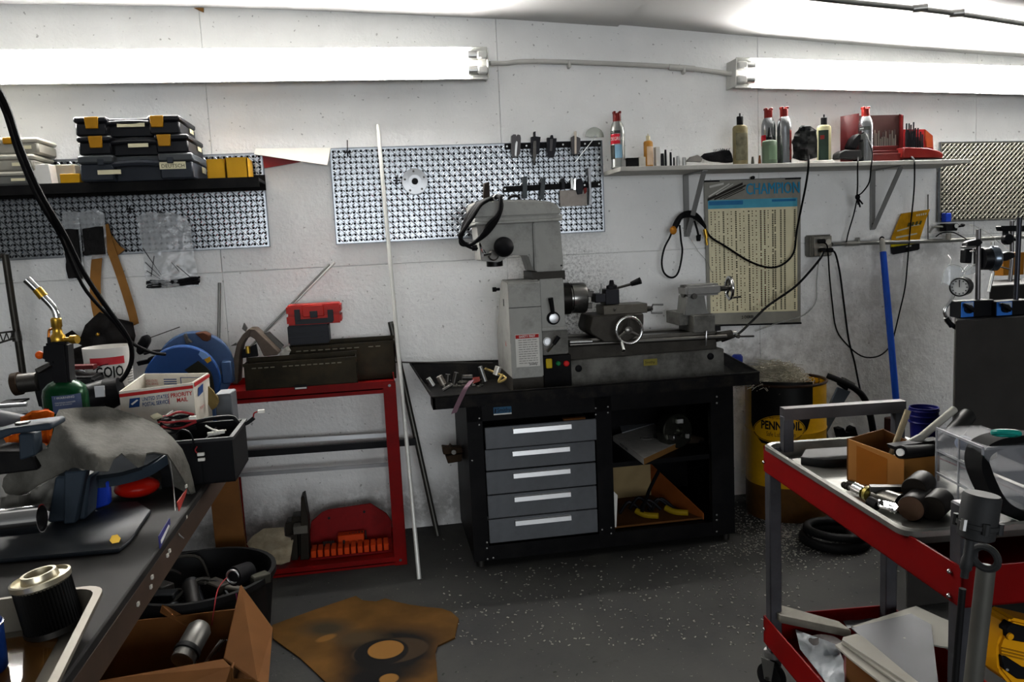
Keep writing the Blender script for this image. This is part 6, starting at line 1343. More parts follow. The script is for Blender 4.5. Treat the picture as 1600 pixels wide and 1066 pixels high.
for k in range(26): x = 1115+random.random()*28; m_.tube([P(x, 238, .14), P(x+random.uniform(-3, 3), 231+random.random()*3, .14)], .0008, 4, 1)
tag(m_.build('bristles', bw), 'short black bristles sticking up from the cloth bundle', 'bristles', None, 'stuff')
m_ = MB(); m_.sheet([(1073, 252), (1080, 245), (1090, 242), (1098, 247), (1096, 253)], lambda x, y: .18, 5, .02); tag(m_.build('grey_rag', M('grey_rag', '#7a7772', .9, var=.15)), 'small grey rag between the sockets and the black cloth', 'rag')
for x, y, c_, lab in ((1176, 245, '#4c4e46', 'tiny grey jar right of the oil bottle'), (1187, 243, '#7a4a2a', 'tiny copper fitting left of the green bottle')):
    q = on(x, 250, .17); tag(MB().lathe([(.007, 0), (.007, .012), (.004, P(x, y, .17).z-q.z)], q, (0, 0, 1), 14).build('small_fitting', M('fit'+c_[1:], c_, .4, .4)), lab, 'fitting')
m_ = MB(); m_.sheet([(1240, 247), (1238, 222), (1242, 208), (1254, 198), (1266, 197), (1275, 203), (1277, 220), (1277, 246), (1262, 250)], lambda x, y: .17+.02*math.sin((x-1238)/39*PI)+.04*nz(x, y, .09, 7)+.012*nz(x, y, .2, 4), 4, .008); tag(m_.build('black_pouch', M('charcoal_cloth', '#1d1e1e', .9, var=.35, vs=25, bump=.6)), 'crumpled charcoal pouch between the silver can and bottle', 'pouch')
m_ = MB(); a = on(1262, 247, .20); b = on(1303, 245, .22); m_.span((a.x, -.22, a.z), (b.x, -.08, a.z+.012), bev=.002); tag(m_.build('paper_pad', M('pad_white', '#c2c0ba', .7)), 'white paper pad under the dark green bottle at shelf edge', 'paper')
# red drill cabinet
D = .13; t = thing('drill_cabinet', 'tall open red drill bit cabinet behind the silver can', 'drill index', on(1360, 245, D))
zb_ = szt(t.location.x)+.001
rd2 = M('index_red_bright', '#48090a', .45, var=.12, dirt=.25, dcol='#35100c')
a, b, c_ = P(1313, 240, D+.06), P(1342, 240, D-.07), P(1404, 240, D-.07)
zt1, zt2_, zt3 = P(1315, 182, D+.06).z, P(1340, 177, D-.07).z, P(1403, 178, D-.07).z
m_ = MB(); m_.prism([V(a.x, a.y, zb_), V(b.x, b.y, zb_), V(b.x, b.y, zt2_), V(a.x, a.y, zt1)], (.003, .003, 0)); m_.build('left_door', rd2, t, sm=0)
m_ = MB(); m_.span((b.x, b.y, zb_), (c_.x, b.y+.003, zt3-.004)); m_.build('back_panel', M('index_dark', '#35201e', .6, var=.25, dirt=.3), t, sm=0)
m_ = MB(); m_.prism([V(c_.x, c_.y, zb_), V(P(1406, 240, D).x, -D-.02, zb_), V(P(1406, 240, D).x, -D-.02, zt3-.02), V(c_.x, c_.y, zt3)], (.003, 0, 0)); m_.build('right_side', rd2, t, sm=0)
x0, x1 = P(1350, 240, D).x, P(1404, 240, D).x
for k, (y0, y1, dd) in enumerate(((228, 236, .0), (236, 241, .02), (241, 248, .04))): m_ = MB(); z1_ = P(1375, y0, D).z; m_.span((x0-.04, -D-dd, zb_), (x1, -D+.03, max(z1_, zb_+.01)), bev=.002); m_.build('holder_step', M('index_step', '#481614', .5, var=.12), t)
random.seed(9)
for k in range(26):
    px = 1362+k*1.5+random.uniform(-.4, .4); q = P(px, 228, D-.025); h = P(px, 202+random.random()*16, D-.025).z; MB().cyl(q, V(q.x, q.y, h), .0017, n=6).build('drill_bit', M('bit_grey', '#7d776c', .4, .7) if k % 2 else dsteel, t)
# soldering iron / black charger
t = thing('black_sander', 'black corded tool lying against the red drill cabinet', 'tool', on(1328, 245, .21))
zz0 = szt(t.location.x)+.001
m_ = MB(); m_.poly([(1311, 248), (1312, 239), (1320, 234), (1346, 234), (1347, 248)], .21, .06, bev=.004); m_.build('base', M('tool_base', '#1c1c1d', .55, var=.2), t)
m_ = MB(); m_.poly([(1326, 231), (1334, 216), (1342, 208), (1347, 211), (1344, 222), (1338, 234)], .20, .05, bev=.005); m_.build('handle', blk, t)
# red drill index with taps
D = .16; t = thing('tap_index', 'red stepped drill index with black bits at the shelf right end', 'drill index', on(1440, 245, D))
zb_ = szt(t.location.x)+.001
m_ = MB(); m_.poly([(1410, 247), (1413, 230), (1450, 231), (1469, 236), (1474, 240), (1474, 247)], D+.03, .10, bev=.004); m_.build('base', M('index_top', '#520b08', .45, var=.12), t)
m_ = MB(); m_.poly([(1409, 240), (1409, 202), (1425, 202), (1446, 202), (1458, 212), (1459, 236)], D-.09, .008, bev=.002); m_.build('back_plate', rdx, t)
m_ = MB(); m_.poly([(1445, 202), (1457, 212), (1458, 230), (1448, 230)], D-.075, .006); m_.build('copper_plate', M('copper_dull', '#8a3a1c', .45, .4, var=.2), t)
m_ = MB(); m_.span((P(1412, 247, D+.04).x, -D-.045, zb_), (P(1472, 247, D+.04).x, -D+.05, zb_+.010)); m_.build('foot', inkk, t, sm=0)
for k, (x, y) in enumerate(((1416, 193), (1420, 193), (1423, 195), (1427, 191), (1430, 200), (1434, 200), (1438, 206), (1418, 203), (1441, 210), (1425, 205))):
    q = P(x, 233, D); m_ = MB(); m_.cyl(q, V(q.x, q.y, P(x, y+14, D).z), .0055, n=9); m_.cyl(V(q.x, q.y, P(x, y+14, D).z), V(q.x, q.y, P(x, y, D).z), .0036, n=8); m_.build('black_bit', tool, t)
# ------------------------------------------------------------------ wall chart
D = .012; t = thing('wall_chart', 'yellowed drill size chart with blue header lettering on the wall', 'poster', P(1178, 505, D))
cl, cr = 1100, 1251
def cp(u, v, off=0):   # u across, v down
    xl, xr_ = 1100+6*v, 1251; yl, yr = 283+225*v+1*v, 278+227*v; x = xl+(xr_-xl)*u; y = yl+(yr-yl)*u
    return P(x, y, D+off+.006*math.sin(u*PI)+.004*math.sin(v*5))
def patch(u0, v0, u1, v1, mat, name, off, par, nu=10, nv=4, th=.0008):
    m_ = MB(); vs = [cp(u0+(u1-u0)*i/nu, v0+(v1-v0)*j/nv, off) for j in range(nv+1) for i in range(nu+1)]; fs = [(j*(nu+1)+i, (j+1)*(nu+1)+i, (j+1)*(nu+1)+i+1, j*(nu+1)+i+1) for j in range(nv) for i in range(nu)]
    n0 = len(vs); m_.add(vs+[v+V(0, th, 0) for v in vs], fs+[tuple(n0+i for i in f[::-1]) for f in fs]); return m_.build(name, mat, par, sm=60)
sheet_ = patch(0, 0, 1, 1, M('chart_grey_border', '#8a887f', .3, var=.06, dirt=.2, coat=.3), 'chart_sheet', 0, t, 14, 14, .0012)
patch(.035, .165, .965, .915, M('chart_cream', '#dad2b0', .35, var=.05, dirt=.12, dcol='#9c8a5c', ds=4), 'chart_field', .0012, t, 14, 14)
patch(.035, .135, .965, .195, M('chart_teal', '#4f9cb4', .3, var=.12), 'header_band', .0016, t)
patch(.045, .142, .40, .170, M('chart_blue', '#2a6d9c', .35, var=.2), 'band_text', .002, t, 8, 1); patch(.70, .142, .95, .158, M('chart_blue', '#2a6d9c'), 'band_text', .002, t, 8, 1)
tr_ = (cp(1, 0)-cp(0, 0)).normalized(); tu = (cp(.5, 0)-cp(.5, .2)).normalized()
qq = cp(.43, .103, .004); wd = (cp(.97, .05)-cp(.43, .05)).length
for dx_ in (0, .0022): text('title', 'CHAMPION', .076, V(qq.x+dx_, -D-.010-dx_*.1, qq.z), tr_, V(0, 0, 1), M('chart_title_blue', '#2c86ac', .4), t, 0, squash=wd/.374*.97)
m_ = MB()
for (u0, v0, u1, v1, w_) in ((.03, .14, .40, .035, .012), (.10, .135, .43, .045, .008), (.16, .13, .40, .06, .004), (.20, .13, .42, .068, .004)):
    a, b = cp(u0, v0, .002), cp(u1, v1, .002); a.y = b.y = -D-.009; n_ = V(0, 0, w_); m_.prism([a, b, b+n_, a+n_], (0, .001, 0))
m_.build('drill_picture', M('drill_print', '#26221d', .35), t)
m_ = MB()
for (u0, v0, u1, v1, w_) in ((.04, .115, .26, .03, .007), (.05, .05, .20, .03, .010), (.12, .10, .30, .03, .004)):
    a, b = cp(u0, v0, .002), cp(u1, v1, .002); a.y = b.y = -D-.0095; n_ = V(0, 0, w_); m_.prism([a, b, b+n_, a+n_], (0, .001, 0))
m_.build('drill_picture', M('drill_print_pale', '#c9c7c0', .3, .3), t)
random.seed(4)
cols = [(.06, 0), (.10, 1), (.14, 2), (.185, 3), (.23, 1), (.27, 2), (.315, 3), (.36, 1), (.40, 2), (.45, 3), (.49, 2), (.53, 1), (.575, 4), (.615, 4), (.655, 2), (.70, 3), (.725, 3), (.785, 3), (.825, 3), (.93, 3)]
mm_ = {0: MB(), 1: MB(), 2: MB(), 3: MB(), 4: MB()}
for u, c in cols:
    v = .215
    while v < .895:
        wv = .016 if c in (3, 4) else .010
        if random.random() < (.93 if c in (3, 4) else .8):
            a = cp(u, v, .0024); b = cp(u+wv, v+.0075, .0024); mm_[c].add([V(a.x, a.y, a.z), V(b.x, a.y, a.z), V(b.x, a.y, b.z), V(a.x, a.y, b.z)], [(0, 3, 2, 1), (0, 1, 2, 3)])
        v += .0128 if c in (3, 4) else .0165
for c, mt in ((0, '#4a4640'), (1, '#8a5a3a'), (2, '#6d6750'), (3, '#565247'), (4, '#9c4a40')): mm_[c].build('printed_column', M('print_c%d' % c, mt, .6, var=0), t, sm=0, kind='stuff')
m_ = MB(); m_.prism([cp(-.005, -.004, .003), cp(1.005, -.004, .003), cp(1.005, .008, .003), cp(-.005, .008, .003)], (0, .006, 0)); m_.build('top_strip', inkk, t)
m_ = MB(); a, b = cp(0, 1.0, .003), cp(1.005, 1.0, .003); m_.tube([a, b], .005, 6, 1); m_.build('bottom_strip', inkk, t)
qq = cp(.36, .958, .004); text('footer_text', '2-DERBI', .020, V(qq.x, -D-.010, qq.z), tr_, V(0, 0, 1), inkk, t, .01, squash=.9)
MB().cyl(cp(.5, -.012, .0)+V(0, .004, 0), cp(.5, -.012, .0)-V(0, .012, 0), .008, n=12).build('hanging_pin', inkk, t)
# ------------------------------------------------------------------ outlet box, conduit, cords
D = .05; t = thing('outlet_box', 'metal outlet box with plugs on the wall right of the chart', 'outlet', P(1283, 401, D))
bxm = M('box_galv', '#77756e', .35, .8, var=.15, dirt=.25)
m_ = MB(); m_.bp(1266, 367, 1300, 401, .055, .053, bev=.006, seg=2); m_.build('box_body', bxm, t); m_ = MB(); m_.bp(1272, 369, 1300, 400, .060, .006, bev=.004); m_.build('cover_plate', M('cover_galv', '#a09e96', .3, .85, var=.1), t)
for x, y in ((1283, 377), (1294, 378), (1283, 390), (1293, 391)): MB().cyl(P(x, y, .060), P(x, y, .060)-V(0, .004, 0), .014, n=18).build('receptacle', M('receptacle', '#b7b3a8', .5), t)
for x, y, lab in ((1284, 377, 'black plug in the upper left socket of outlet box'), (1296, 391, 'black plug in the lower right socket of outlet box'), (1285, 391, 'black plug in the lower left socket of outlet box')):
    tag(MB().box(P(x, y, .078), (.03, .03, .022), bev=.005).build('power_plug', blk), lab, 'plug')
t = thing('wall_conduit', 'grey metal conduit running right from the outlet box', 'pipe', P(1450, 378, .03))
MB().tube([P(1300, 382, .03), P(1340, 380, .026), P(1420, 378, .026), P(1500, 375, .026), P(1600, 370, .026), P(1700, 366, .026)], .0105, 10, 3).build('tube', galv, t)
MB().cyl(P(1321, 381, .028), P(1342, 380, .027), .0135, n=12).build('coupling', M('galv_bright', '#a5a49e', .3, .85), t)
for x in (1340, 1482): MB().box(P(x, 376-(x-1340)*.03, .024), (.012, .03, .03), bev=.003).build('strap', M('galv_bright', '#a5a49e'), t)
def cord(pts, r, label, mat=None, cat='cord', name='electric_cable', extra=None):
    o = MB().tube([P(*p) for p in pts], r, 8).build(name, mat or cab); tag(o, label, cat); return o
cord([(1263, 243, .28), (1263, 262, .28), (1259, 290, .15), (1252, 325, .08), (1245, 360, .05), (1240, 395, .045), (1222, 414, .045), (1200, 418, .045), (1170, 408, .045), (1135, 386, .045), (1110, 370, .05), (1100, 352, .06)], .0048, 'long black cord sagging across the chart from the shelf')
cord([(1287, 388, .085), (1283, 402, .08), (1262, 428, .08), (1240, 450, .09), (1200, 478, .12), (1175, 502, .2), (1152, 523, .35), (1128, 533, .38)], .0058, 'thick black cord running from the outlet to the lathe end')
cord([(1286, 379, .095), (1292, 383, .09), (1294, 398, .07), (1296, 430, .03), (1300, 470, .03), (1306, 512, .03), (1320, 535, .03), (1345, 556, .03), (1368, 558, .03), (1385, 548, .03), (1395, 530, .03), (1405, 490, .03), (1414, 450, .03), (1418, 410, .03), (1422, 360, .04), (1428, 300, .1), (1429, 262, .27), (1428, 250, .275), (1424, 245, .25)], .0036, 'thin black cord looping from the outlet to shelf above')
cord([(1297, 391, .085), (1305, 396, .06), (1312, 425, .03), (1318, 470, .03), (1326, 530, .03), (1335, 565, .03), (1342, 600, .04), (1352, 640, .05), (1372, 690, .06), (1385, 720, .06)], .0046, 'black cord dropping from the outlet behind the cart handle')
cord([(1347, 208, .2), (1352, 208, .22), (1358, 222, .27), (1363, 240, .28), (1361, 262, .28), (1358, 285, .2), (1348, 300, .12), (1340, 306, .08)], .0034, 'thin black cord from the sander down to the knot')
cord([(1341, 246, .275), (1340, 262, .28), (1340, 290, .12), (1339, 306, .08)], .0034, 'short thin black cord hanging straight from the shelf')
cord([(1339, 312, .08), (1334, 335, .05), (1326, 362, .04), (1322.5, 378, .045)], .0034, 'thin black cord from the knot down to the conduit')
t = thing('cord_knot', 'bundled knot in the thin black cord below the shelf', 'cord', P(1341, 325, .08))
MB().ball(P(1340, 308, .08), (.012, .01, .014)).build('knot', cab, t)
for x, y in ((1344, 324), (1348, 319), (1341, 320)): MB().tube([P(1340, 309, .08), P(x, y, .085)], .004, 6, 1).build('loose_end', cab, t)
t = thing('cord_coil', 'coil of black air hose with brass fitting hanging on left bracket', 'hose', P(1060, 430, .06))
for k in range(5): MB().tube([P(1050+k, 360, .05+k*.006), P(1056+k, 345+k*1.2, .055+k*.006), P(1066, 334+k*1.5, .06+k*.006), P(1080, 331+k*1.8, .06+k*.006), P(1092, 338+k*2, .06+k*.006), P(1101+k*.4, 352+k, .06+k*.005)], .006, 8).build('hose_loop', cab, t)
cl_ = [(1062, 352, .08), (1064, 375, .06), (1066, 395, .05), (1060, 425, .05), (1050, 434, .05), (1038, 427, .05), (1034, 410, .05), (1038, 388, .05), (1047, 370, .055), (1052, 356, .06)]
MB().tube([P(*p) for p in cl_], .0046, 8).build('hanging_loop', cab, t)
MB().cyl(P(1101, 358, .07), P(1104, 372, .07), .009, n=12).build('brass_fitting', brass, t); MB().cyl(P(1103, 371, .07), P(1105, 383, .07), .006, n=10).build('brass_tip', brass, t)
MB().ball(P(1052, 360, .075), (.017, .012, .02)).build('orange_clip', M('amber_clip', '#a86a1a', .5), t)
m_ = MB(); m_.tube([P(1085, 345, .07), P(1090, 362, .07), P(1092, 375, .07)], .005, 6); m_.build('plug_lead', cab, t); MB().poly([(1089, 368), (1096, 366), (1095, 377), (1090, 377)], .08, .018, bev=.003).build('plug', blk, t)
clr = M('clear_tube', '#a8a8a2', .2, var=0, alpha=.45)
cord([(1285, 393, .09), (1279, 410, .07), (1276, 440, .02), (1275, 470, .02), (1262, 488, .02), (1245, 497, .02), (1215, 505, .03), (1180, 518, .03)], .003, 'thin clear tube from the outlet curving under the chart', clr, 'tube', 'clear_tube')
cord([(1068, 360, .03), (1082, 378, .02), (1092, 394, .02), (1104, 408, .02), (1112, 425, .02)], .0014, 'thin pale string behind the hanging cord coil', clr, 'string', 'pale_string')
# yellow carded tool set
t = thing('carded_tool_set', 'yellow blister card of tools tucked behind the conduit', 'package', P(1415, 397, .02))
a, b, c_, d_ = (1408, 334), (1453, 327), (1439, 389), (1393, 398)
m_ = MB(); m_.sheet([(1408, 334), (1453, 327), (1447, 342), (1437, 374), (1437, 379), (1392, 380), (1393, 370)], lambda x, y: .012+.018*(380-y)/50, 7, .0015); m_.build('yellow_card', M('card_yellow', '#a87a10', .35, var=.25, vs=25), t)
m_ = MB(); m_.sheet([(1392, 379), (1437, 376), (1437, 380), (1392, 387)], lambda x, y: .012, 10, .0015); m_.build('yellow_strip', M('card_lemon', '#b3a512', .4), t)
m_ = MB(); m_.sheet([(1392, 386), (1437, 380), (1437, 389), (1434, 391), (1396, 398), (1393, 396)], lambda x, y: .012, 10, .0015); m_.build('black_footer', inkk, t)
for pts in ([(1402, 360), (1420, 355), (1420, 357), (1402, 362)], [(1424, 352), (1437, 350), (1437, 352), (1424, 354)], [(1400, 370), (1433, 364), (1433, 366), (1400, 373)], [(1416, 385), (1424, 383), (1424, 385), (1416, 387)]): MB().prism([P(x, y, .012+.018*max(0, 380-y)/50+.003) for x, y in pts], (0, .002, 0)).build('printed_tool', M('silver_print', '#b5b3a6', .4, .3), t)
for k in range(5): MB().prism([P(x, y, .032) for x, y in ((1433+k*3.4-.6, 335-k*.6), (1435+k*3.4-.6, 335-k*.6), (1434+k*3.4-.6, 338-k*.6), (1432.5+k*3.4-.6, 338-k*.6))], (0, .002, 0)).build('printed_bit', M('silver_print', '#b5b3a6'), t)
for k in range(4): MB().prism([P(x, y, .028) for x, y in ((1420+k*6, 348-k), (1423+k*6, 348-k), (1421+k*6, 354-k), (1418+k*6, 354-k))], (0, .002, 0)).build('printed_tool', M('olive_print', '#3a3a18', .5), t)
tag(MB().cyl(P(1450, 304, .02), P(1450, 374, .035), .003, n=8).build('thin_rod', dsteel), 'thin dark rod standing behind the yellow tool card', 'rod')
# blue pole
t = thing('blue_pole', 'blue broom pole leaning on the wall conduit', 'pole', G(1408, 800, 0))
pa, pb = P(1378, 374, .07), P(1404, 668, .30); dr = (pb-pa); 
MB().cyl(pa, pa+dr*.075, .013, n=14).build('grey_tip', M('pole_tip', '#9a9890', .5, var=.1), t); MB().cyl(pa+dr*.07, pa+dr*1.36, .0155, n=16).build('blue_tube', M('pole_blue', '#123f9c', .3, var=.05), t); MB().torus(pa, .011, .004, (0, 1, 0), 18, 6).build('hang_loop', inkk, t)
# ------------------------------------------------------------------ yellow oil drum and things behind it
cD = P(1227, 640, .27); cD.z = 0; rD = 66*mpp(.27)*.985; hD = P(1227, 596, .30).z
t = thing('oil_drum', 'yellow and black oil drum full of metal swarf by the lathe', 'drum', cD)
yd = M('drum_yellow', '#c4920e', .42, var=.12, dirt=.4, dcol='#5a3a0c', ds=5)
MB().lathe([(rD*.98, 0), (rD, .006), (rD, .16), (rD*1.012, .17), (rD, .18), (rD, hD*.64), (rD*1.02, hD*.655), (rD, hD*.67), (rD, hD-.006), (rD*1.02, hD), (rD*.99, hD), (rD*.985, hD-.06), (0, hD-.055)], cD, (0, 0, 1), 56).build('drum_shell', yd, t)
bk2 = M('drum_black', '#0f0f0f', .4, var=.3, dirt=.2)
MB().torus(cD+V(0, 0, hD), rD, .007, (0, 0, 1), 56, 8).build('rim', M('rim_rust', '#2a1c12', .6, .3, var=.3), t)
base_ = M('drum_bottom', '#54360f', .6, var=.3, dirt=.5); MB().lathe([(rD+.0015, .0), (rD+.002, .155), (rD-.004, .157)], cD, (0, 0, 1), 56).build('rusty_base', base_, t)
def wrap_poly(pts, off, mat, name):
    """pts = photograph outline, laid on the drum's curved side"""
    def onto(x, y):
        r = ray(x, y); o = Vector((CAM.x-cD.x, CAM.y-cD.y)); dd = Vector((r.x, r.y)); R_ = rD+off
        A_, B_, C_ = dd.dot(dd), 2*o.dot(dd), o.dot(o)-R_*R_; disc_ = max(B_*B_-4*A_*C_, 0); k = (-B_-math.sqrt(disc_))/(2*A_); return CAM+r*k
    m_ = MB(); m_.sheet(pts, None, 5, 0, plane=onto); return m_.build(name, mat, t, sm=80)
wrap_poly([(1174, 596), (1200, 597), (1240, 598), (1270, 597), (1270, 640), (1262, 670), (1250, 685), (1230, 696), (1210, 698), (1190, 692), (1178, 676), (1174, 660)], .0012, bk2, 'black_shield')
el_ = lambda cx, cy, a, b, n=28: [(cx+a*math.cos(2*PI*k/n), cy+b*math.sin(2*PI*k/n)) for k in range(n)]
wrap_poly(el_(1217.5, 671, 41, 21.5), .0020, inkw if False else yd, 'oval_border'); wrap_poly(el_(1217.5, 671, 40, 20.5), .0026, bk2, 'oval_line'); wrap_poly(el_(1217.5, 671, 39, 19.5), .0032, M('emblem_yellow', '#c9960f', .4, var=.08), 'emblem_oval')
angc = math.atan2(P(1217.5, 671, .27+rD*.95).x-cD.x, rD*.98)
za = P(1217.5, 675, .27+rD).z
text('emblem_text', 'PENNZOIL', .052, V(0, 0, za), (1, 0, 0), (0, 0, 1), inkk, t, .035, wrap=((cD.x, cD.y), rD+.003, angc), align='CENTER', squash=.72)
text('emblem_text', 'Safe Lubrication', .030, V(0, 0, P(1217.5, 686, .27+rD).z), (1, 0, 0), (0, 0, 1), inkk, t, .0, wrap=((cD.x, cD.y), rD+.003, angc), align='CENTER', squash=.66)
text('emblem_text', 'Supreme Quality', .018, V(0, 0, P(1217.5, 658.5, .27+rD).z), (1, 0, 0), (0, 0, 1), inkk, t, .0, wrap=((cD.x, cD.y), rD+.003, angc), align='CENTER', squash=.8)
# swarf on top
random.seed(8); m_ = MB()
for k in range(150):
    a_ = random.random()*2*PI; r_ = random.random()**.5*rD*.92; q = cD+V(math.cos(a_)*r_, math.sin(a_)*r_, hD-.05+random.random()*.045)
    m_.tube([q, q+V(random.uniform(-.02, .02), random.uniform(-.02, .02), random.uniform(0, .02)), q+V(random.uniform(-.03, .03), random.uniform(-.03, .03), random.uniform(-.01, .02))], .0013, 4, 2)
tag(m_.build('metal_swarf', M('dark_swarf', '#5d574a', .4, .6, var=.3)), 'dark metal swarf filling the yellow drum', 'swarf', None, 'stuff')
m_ = MB(); cq = cD+V(-.045, .02, hD-.015)
for k in range(1500):
    a_ = random.random()*2*PI; r_ = random.random()**.5; x = math.cos(a_)*r_*.15; y = math.sin(a_)*r_*.12; zt2_ = .012+.095*max(0, 1-r_*r_); q = cq+V(x, y, random.random()*zt2_)
    m_.tube([q, q+V(random.uniform(-.03, .03), random.uniform(-.03, .03), random.uniform(-.005, .02)), q+V(random.uniform(-.05, .05), random.uniform(-.05, .05), random.uniform(-.02, .015))], .0014, 3, 2)
tag(m_.build('pale_swarf', M('pale_swarf', '#a39d8c', .7, 0, var=.3)), 'pale tangle of fine swarf heaped over the drum rim', 'swarf', None, 'stuff')
# floor vacuum / dustpan behind the drum
t = thing('floor_squeegee', 'blue grey flat shovel blade standing behind the yellow drum', 'shovel', P(1315, 700, .12))
m_ = MB(); m_.poly([(1309, 605), (1330, 612), (1322, 625), (1293, 676), (1300, 700), (1275, 700), (1288, 650)], .13, .012, bev=.003); m_.build('blade', M('slate_grey', '#5b646d', .5, .2, var=.12), t)
m_ = MB(); m_.poly([(1320, 590), (1337, 599), (1336, 606), (1328, 608), (1316, 600)], .15, .03, bev=.003); m_.build('head', M('grey_head', '#6a6a66', .5, .2), t); m_ = MB(); m_.poly([(1313, 593), (1327, 603), (1325, 611), (1312, 602)], .16, .03, bev=.003); m_.build('clamp', blk, t)
tag(MB().tube([P(1292, 587, .12), P(1305, 592, .14), P(1318, 598, .16), P(1335, 607, .15), P(1350, 622, .14), P(1360, 650, .14), P(1366, 690, .14), P(1366, 720, .14)], .014, 10, r1=.017).build('black_hose', rub), 'thick black hose arching behind the cart handle', 'hose')
m_ = MB(); m_.poly([(1310, 671), (1319, 669), (1322, 676), (1329, 677), (1331, 670), (1337, 667), (1341, 680), (1344, 682), (1345, 700), (1318, 700)], .12, .05, bev=.003); tag(m_.build('forked_tool', blk), 'black forked tool head behind the cart tray', 'tool')
# tyre like hose ring
cT = V(2.02, -.66, .022); t = thing('hose_ring', 'black rubber hose ring lying on the floor by the drum', 'hose', (cT.x, cT.y, 0))
q0 = G(1248, 838, .02); q1 = G(1362, 845, .02); cT = (q0+q1)/2; R_ = (q1-q0).length/2-.02
MB().torus(V(cT.x, cT.y, .022), R_, .021, (0, 0, 1), 48, 10).build('ring', rub, t); MB().torus(V(cT.x+.01, cT.y, .058), R_*.97, .017, (.05, .03, 1), 48, 10).build('ring', rub, t)
MB().tube([V(cT.x+.02, cT.y-.10, .05), V(cT.x+.06, cT.y, .07), V(cT.x+.12, cT.y+.08, .08)], .018, 10).build('hose_end', rub, t)
# metal chips on the floor
random.seed(21); m_ = MB()
for k in range(2600):
    if random.random() < .75: px, py = random.gauss(1230, 75), random.gauss(832, 26)
    else: px, py = random.uniform(690, 1250), random.uniform(840, 1010)
    if py < 772 or px > 1420: continue
    q = G(px, py, .002)
    if q.y > -.03 or (.45 < q.x < 1.62 and q.y > -.58): continue
    if (q.x-cD.x)**2+(q.y-cD.y)**2 < (rD+.01)**2: continue
    s_ = random.uniform(.003, .010); m_.box(q+V(0, 0, .0005), (s_, s_*random.uniform(.2, .6), .002), rot=random.random()*3)
tag(m_.build('floor_chips', M('floor_chip', '#85817a', .5, .2, var=.2), sm=0), 'metal chips scattered over the floor around the drum', 'chips', None, 'stuff')
# ------------------------------------------------------------------ service cart on the right
t = thing('service_cart', 'red and grey steel service cart in the right foreground', 'cart', (1.36, -2.05, 0))
A = V(1.194, -1.620, 0); dl = V(-.080, -1, 0).normalized(); dr = V(1, -.080, 0).normalized()
LEN, WID = .87, .375
def cpt(l, r, z): p = A+dl*l+dr*r; return V(p.x, p.y, z)
legm = M('leg_steel', '#46464a', .45, .6, var=.2, dirt=.35)
cred = M('cart_red', '#620000', .55, spec=.08, var=.08, dirt=.2, dcol='#3a0606')
def slabq(mb, pts, th): mb.prism(pts, th); return mb
ZT = .72
# red aprons of the upper shelf
m_ = MB(); z0, z1 = ZT-.085, ZT-.012
slabq(m_, [cpt(0, 0, z0), cpt(LEN, 0, z0), cpt(LEN, 0, z1), cpt(0, 0, z1)], dr*.004); slabq(m_, [cpt(0, WID, z0), cpt(LEN, WID, z0), cpt(LEN, WID, z1), cpt(0, WID, z1)], -dr*.004)
slabq(m_, [cpt(0, 0, z0), cpt(0, WID, z0), cpt(0, WID, z1), cpt(0, 0, z1)], dl*.004); slabq(m_, [cpt(LEN, 0, z0), cpt(LEN, WID, z0), cpt(LEN, WID, z1), cpt(LEN, 0, z1)], -dl*.004)
slabq(m_, [cpt(0, 0, z0), cpt(LEN, 0, z0), cpt(LEN, WID, z0), cpt(0, WID, z0)], V(0, 0, .003)); m_.build('upper_apron', cred, t, sm=0)
# steel tray with rolled lip
trs = M('cart_tray_steel', '#84847f', .38, .75, var=.2, vs=5, dirt=.4, dcol='#2e2b26')
TL = .72
def rr2(l0, l1, r0, r1, rad, z):
    out = []
    for (cl, cr_, st) in ((l0+rad, r0+rad, 180), (l1-rad, r0+rad, 270), (l1-rad, r1-rad, 0), (l0+rad, r1-rad, 90)):
        for k in range(6): q = math.radians(st+k*18); out.append(cpt(cl+rad*math.sin(q+PI/2), cr_-rad*math.cos(q+PI/2), z) if False else cpt(cl+rad*(math.cos(q) if True else 0), cr_+rad*math.sin(q), z))
    return out
def ringpts(ins, z):
    l0, l1, r0, r1 = .012+ins, TL-ins, -.012+ins, WID+.012-ins; rad = .035; out = []
    for (cl, cr_, st) in ((l0+rad, r0+rad, 180), (l1-rad, r0+rad, 270), (l1-rad, r1-rad, 0), (l0+rad, r1-rad, 90)):
        for k in range(6): q = math.radians(st+k*18); out.append(cpt(cl+rad*math.cos(q), cr_+rad*math.sin(q), z))
    return out
rings = [ringpts(0, ZT-.014), ringpts(0, ZT-.003), ringpts(.005, ZT+.001), ringpts(.012, ZT-.002), ringpts(.022, ZT-.036)]; n = len(rings[0])
m_ = MB(); m_.add([p for r in rings for p in r], [(i*n+j, (i+1)*n+j, (i+1)*n+(j+1) % n, i*n+(j+1) % n) for i in range(4) for j in range(n)]+[tuple(range(5*n-1, 4*n-1, -1))]); m_.build('tray', trs, t)
# legs
for l, r, ztop in ((.02, .018, ZT-.01), (.02, WID-.018, ZT-.01), (LEN-.03, .024, .815), (LEN-.03, WID-.02, ZT-.01)):
    c = cpt(l, r, 0); m_ = MB(); m_.box((c.x, c.y, (.11+ztop)/2), (.034, .034, ztop-.11), rot=-.08, bev=.003); m_.build('leg', legm, t)
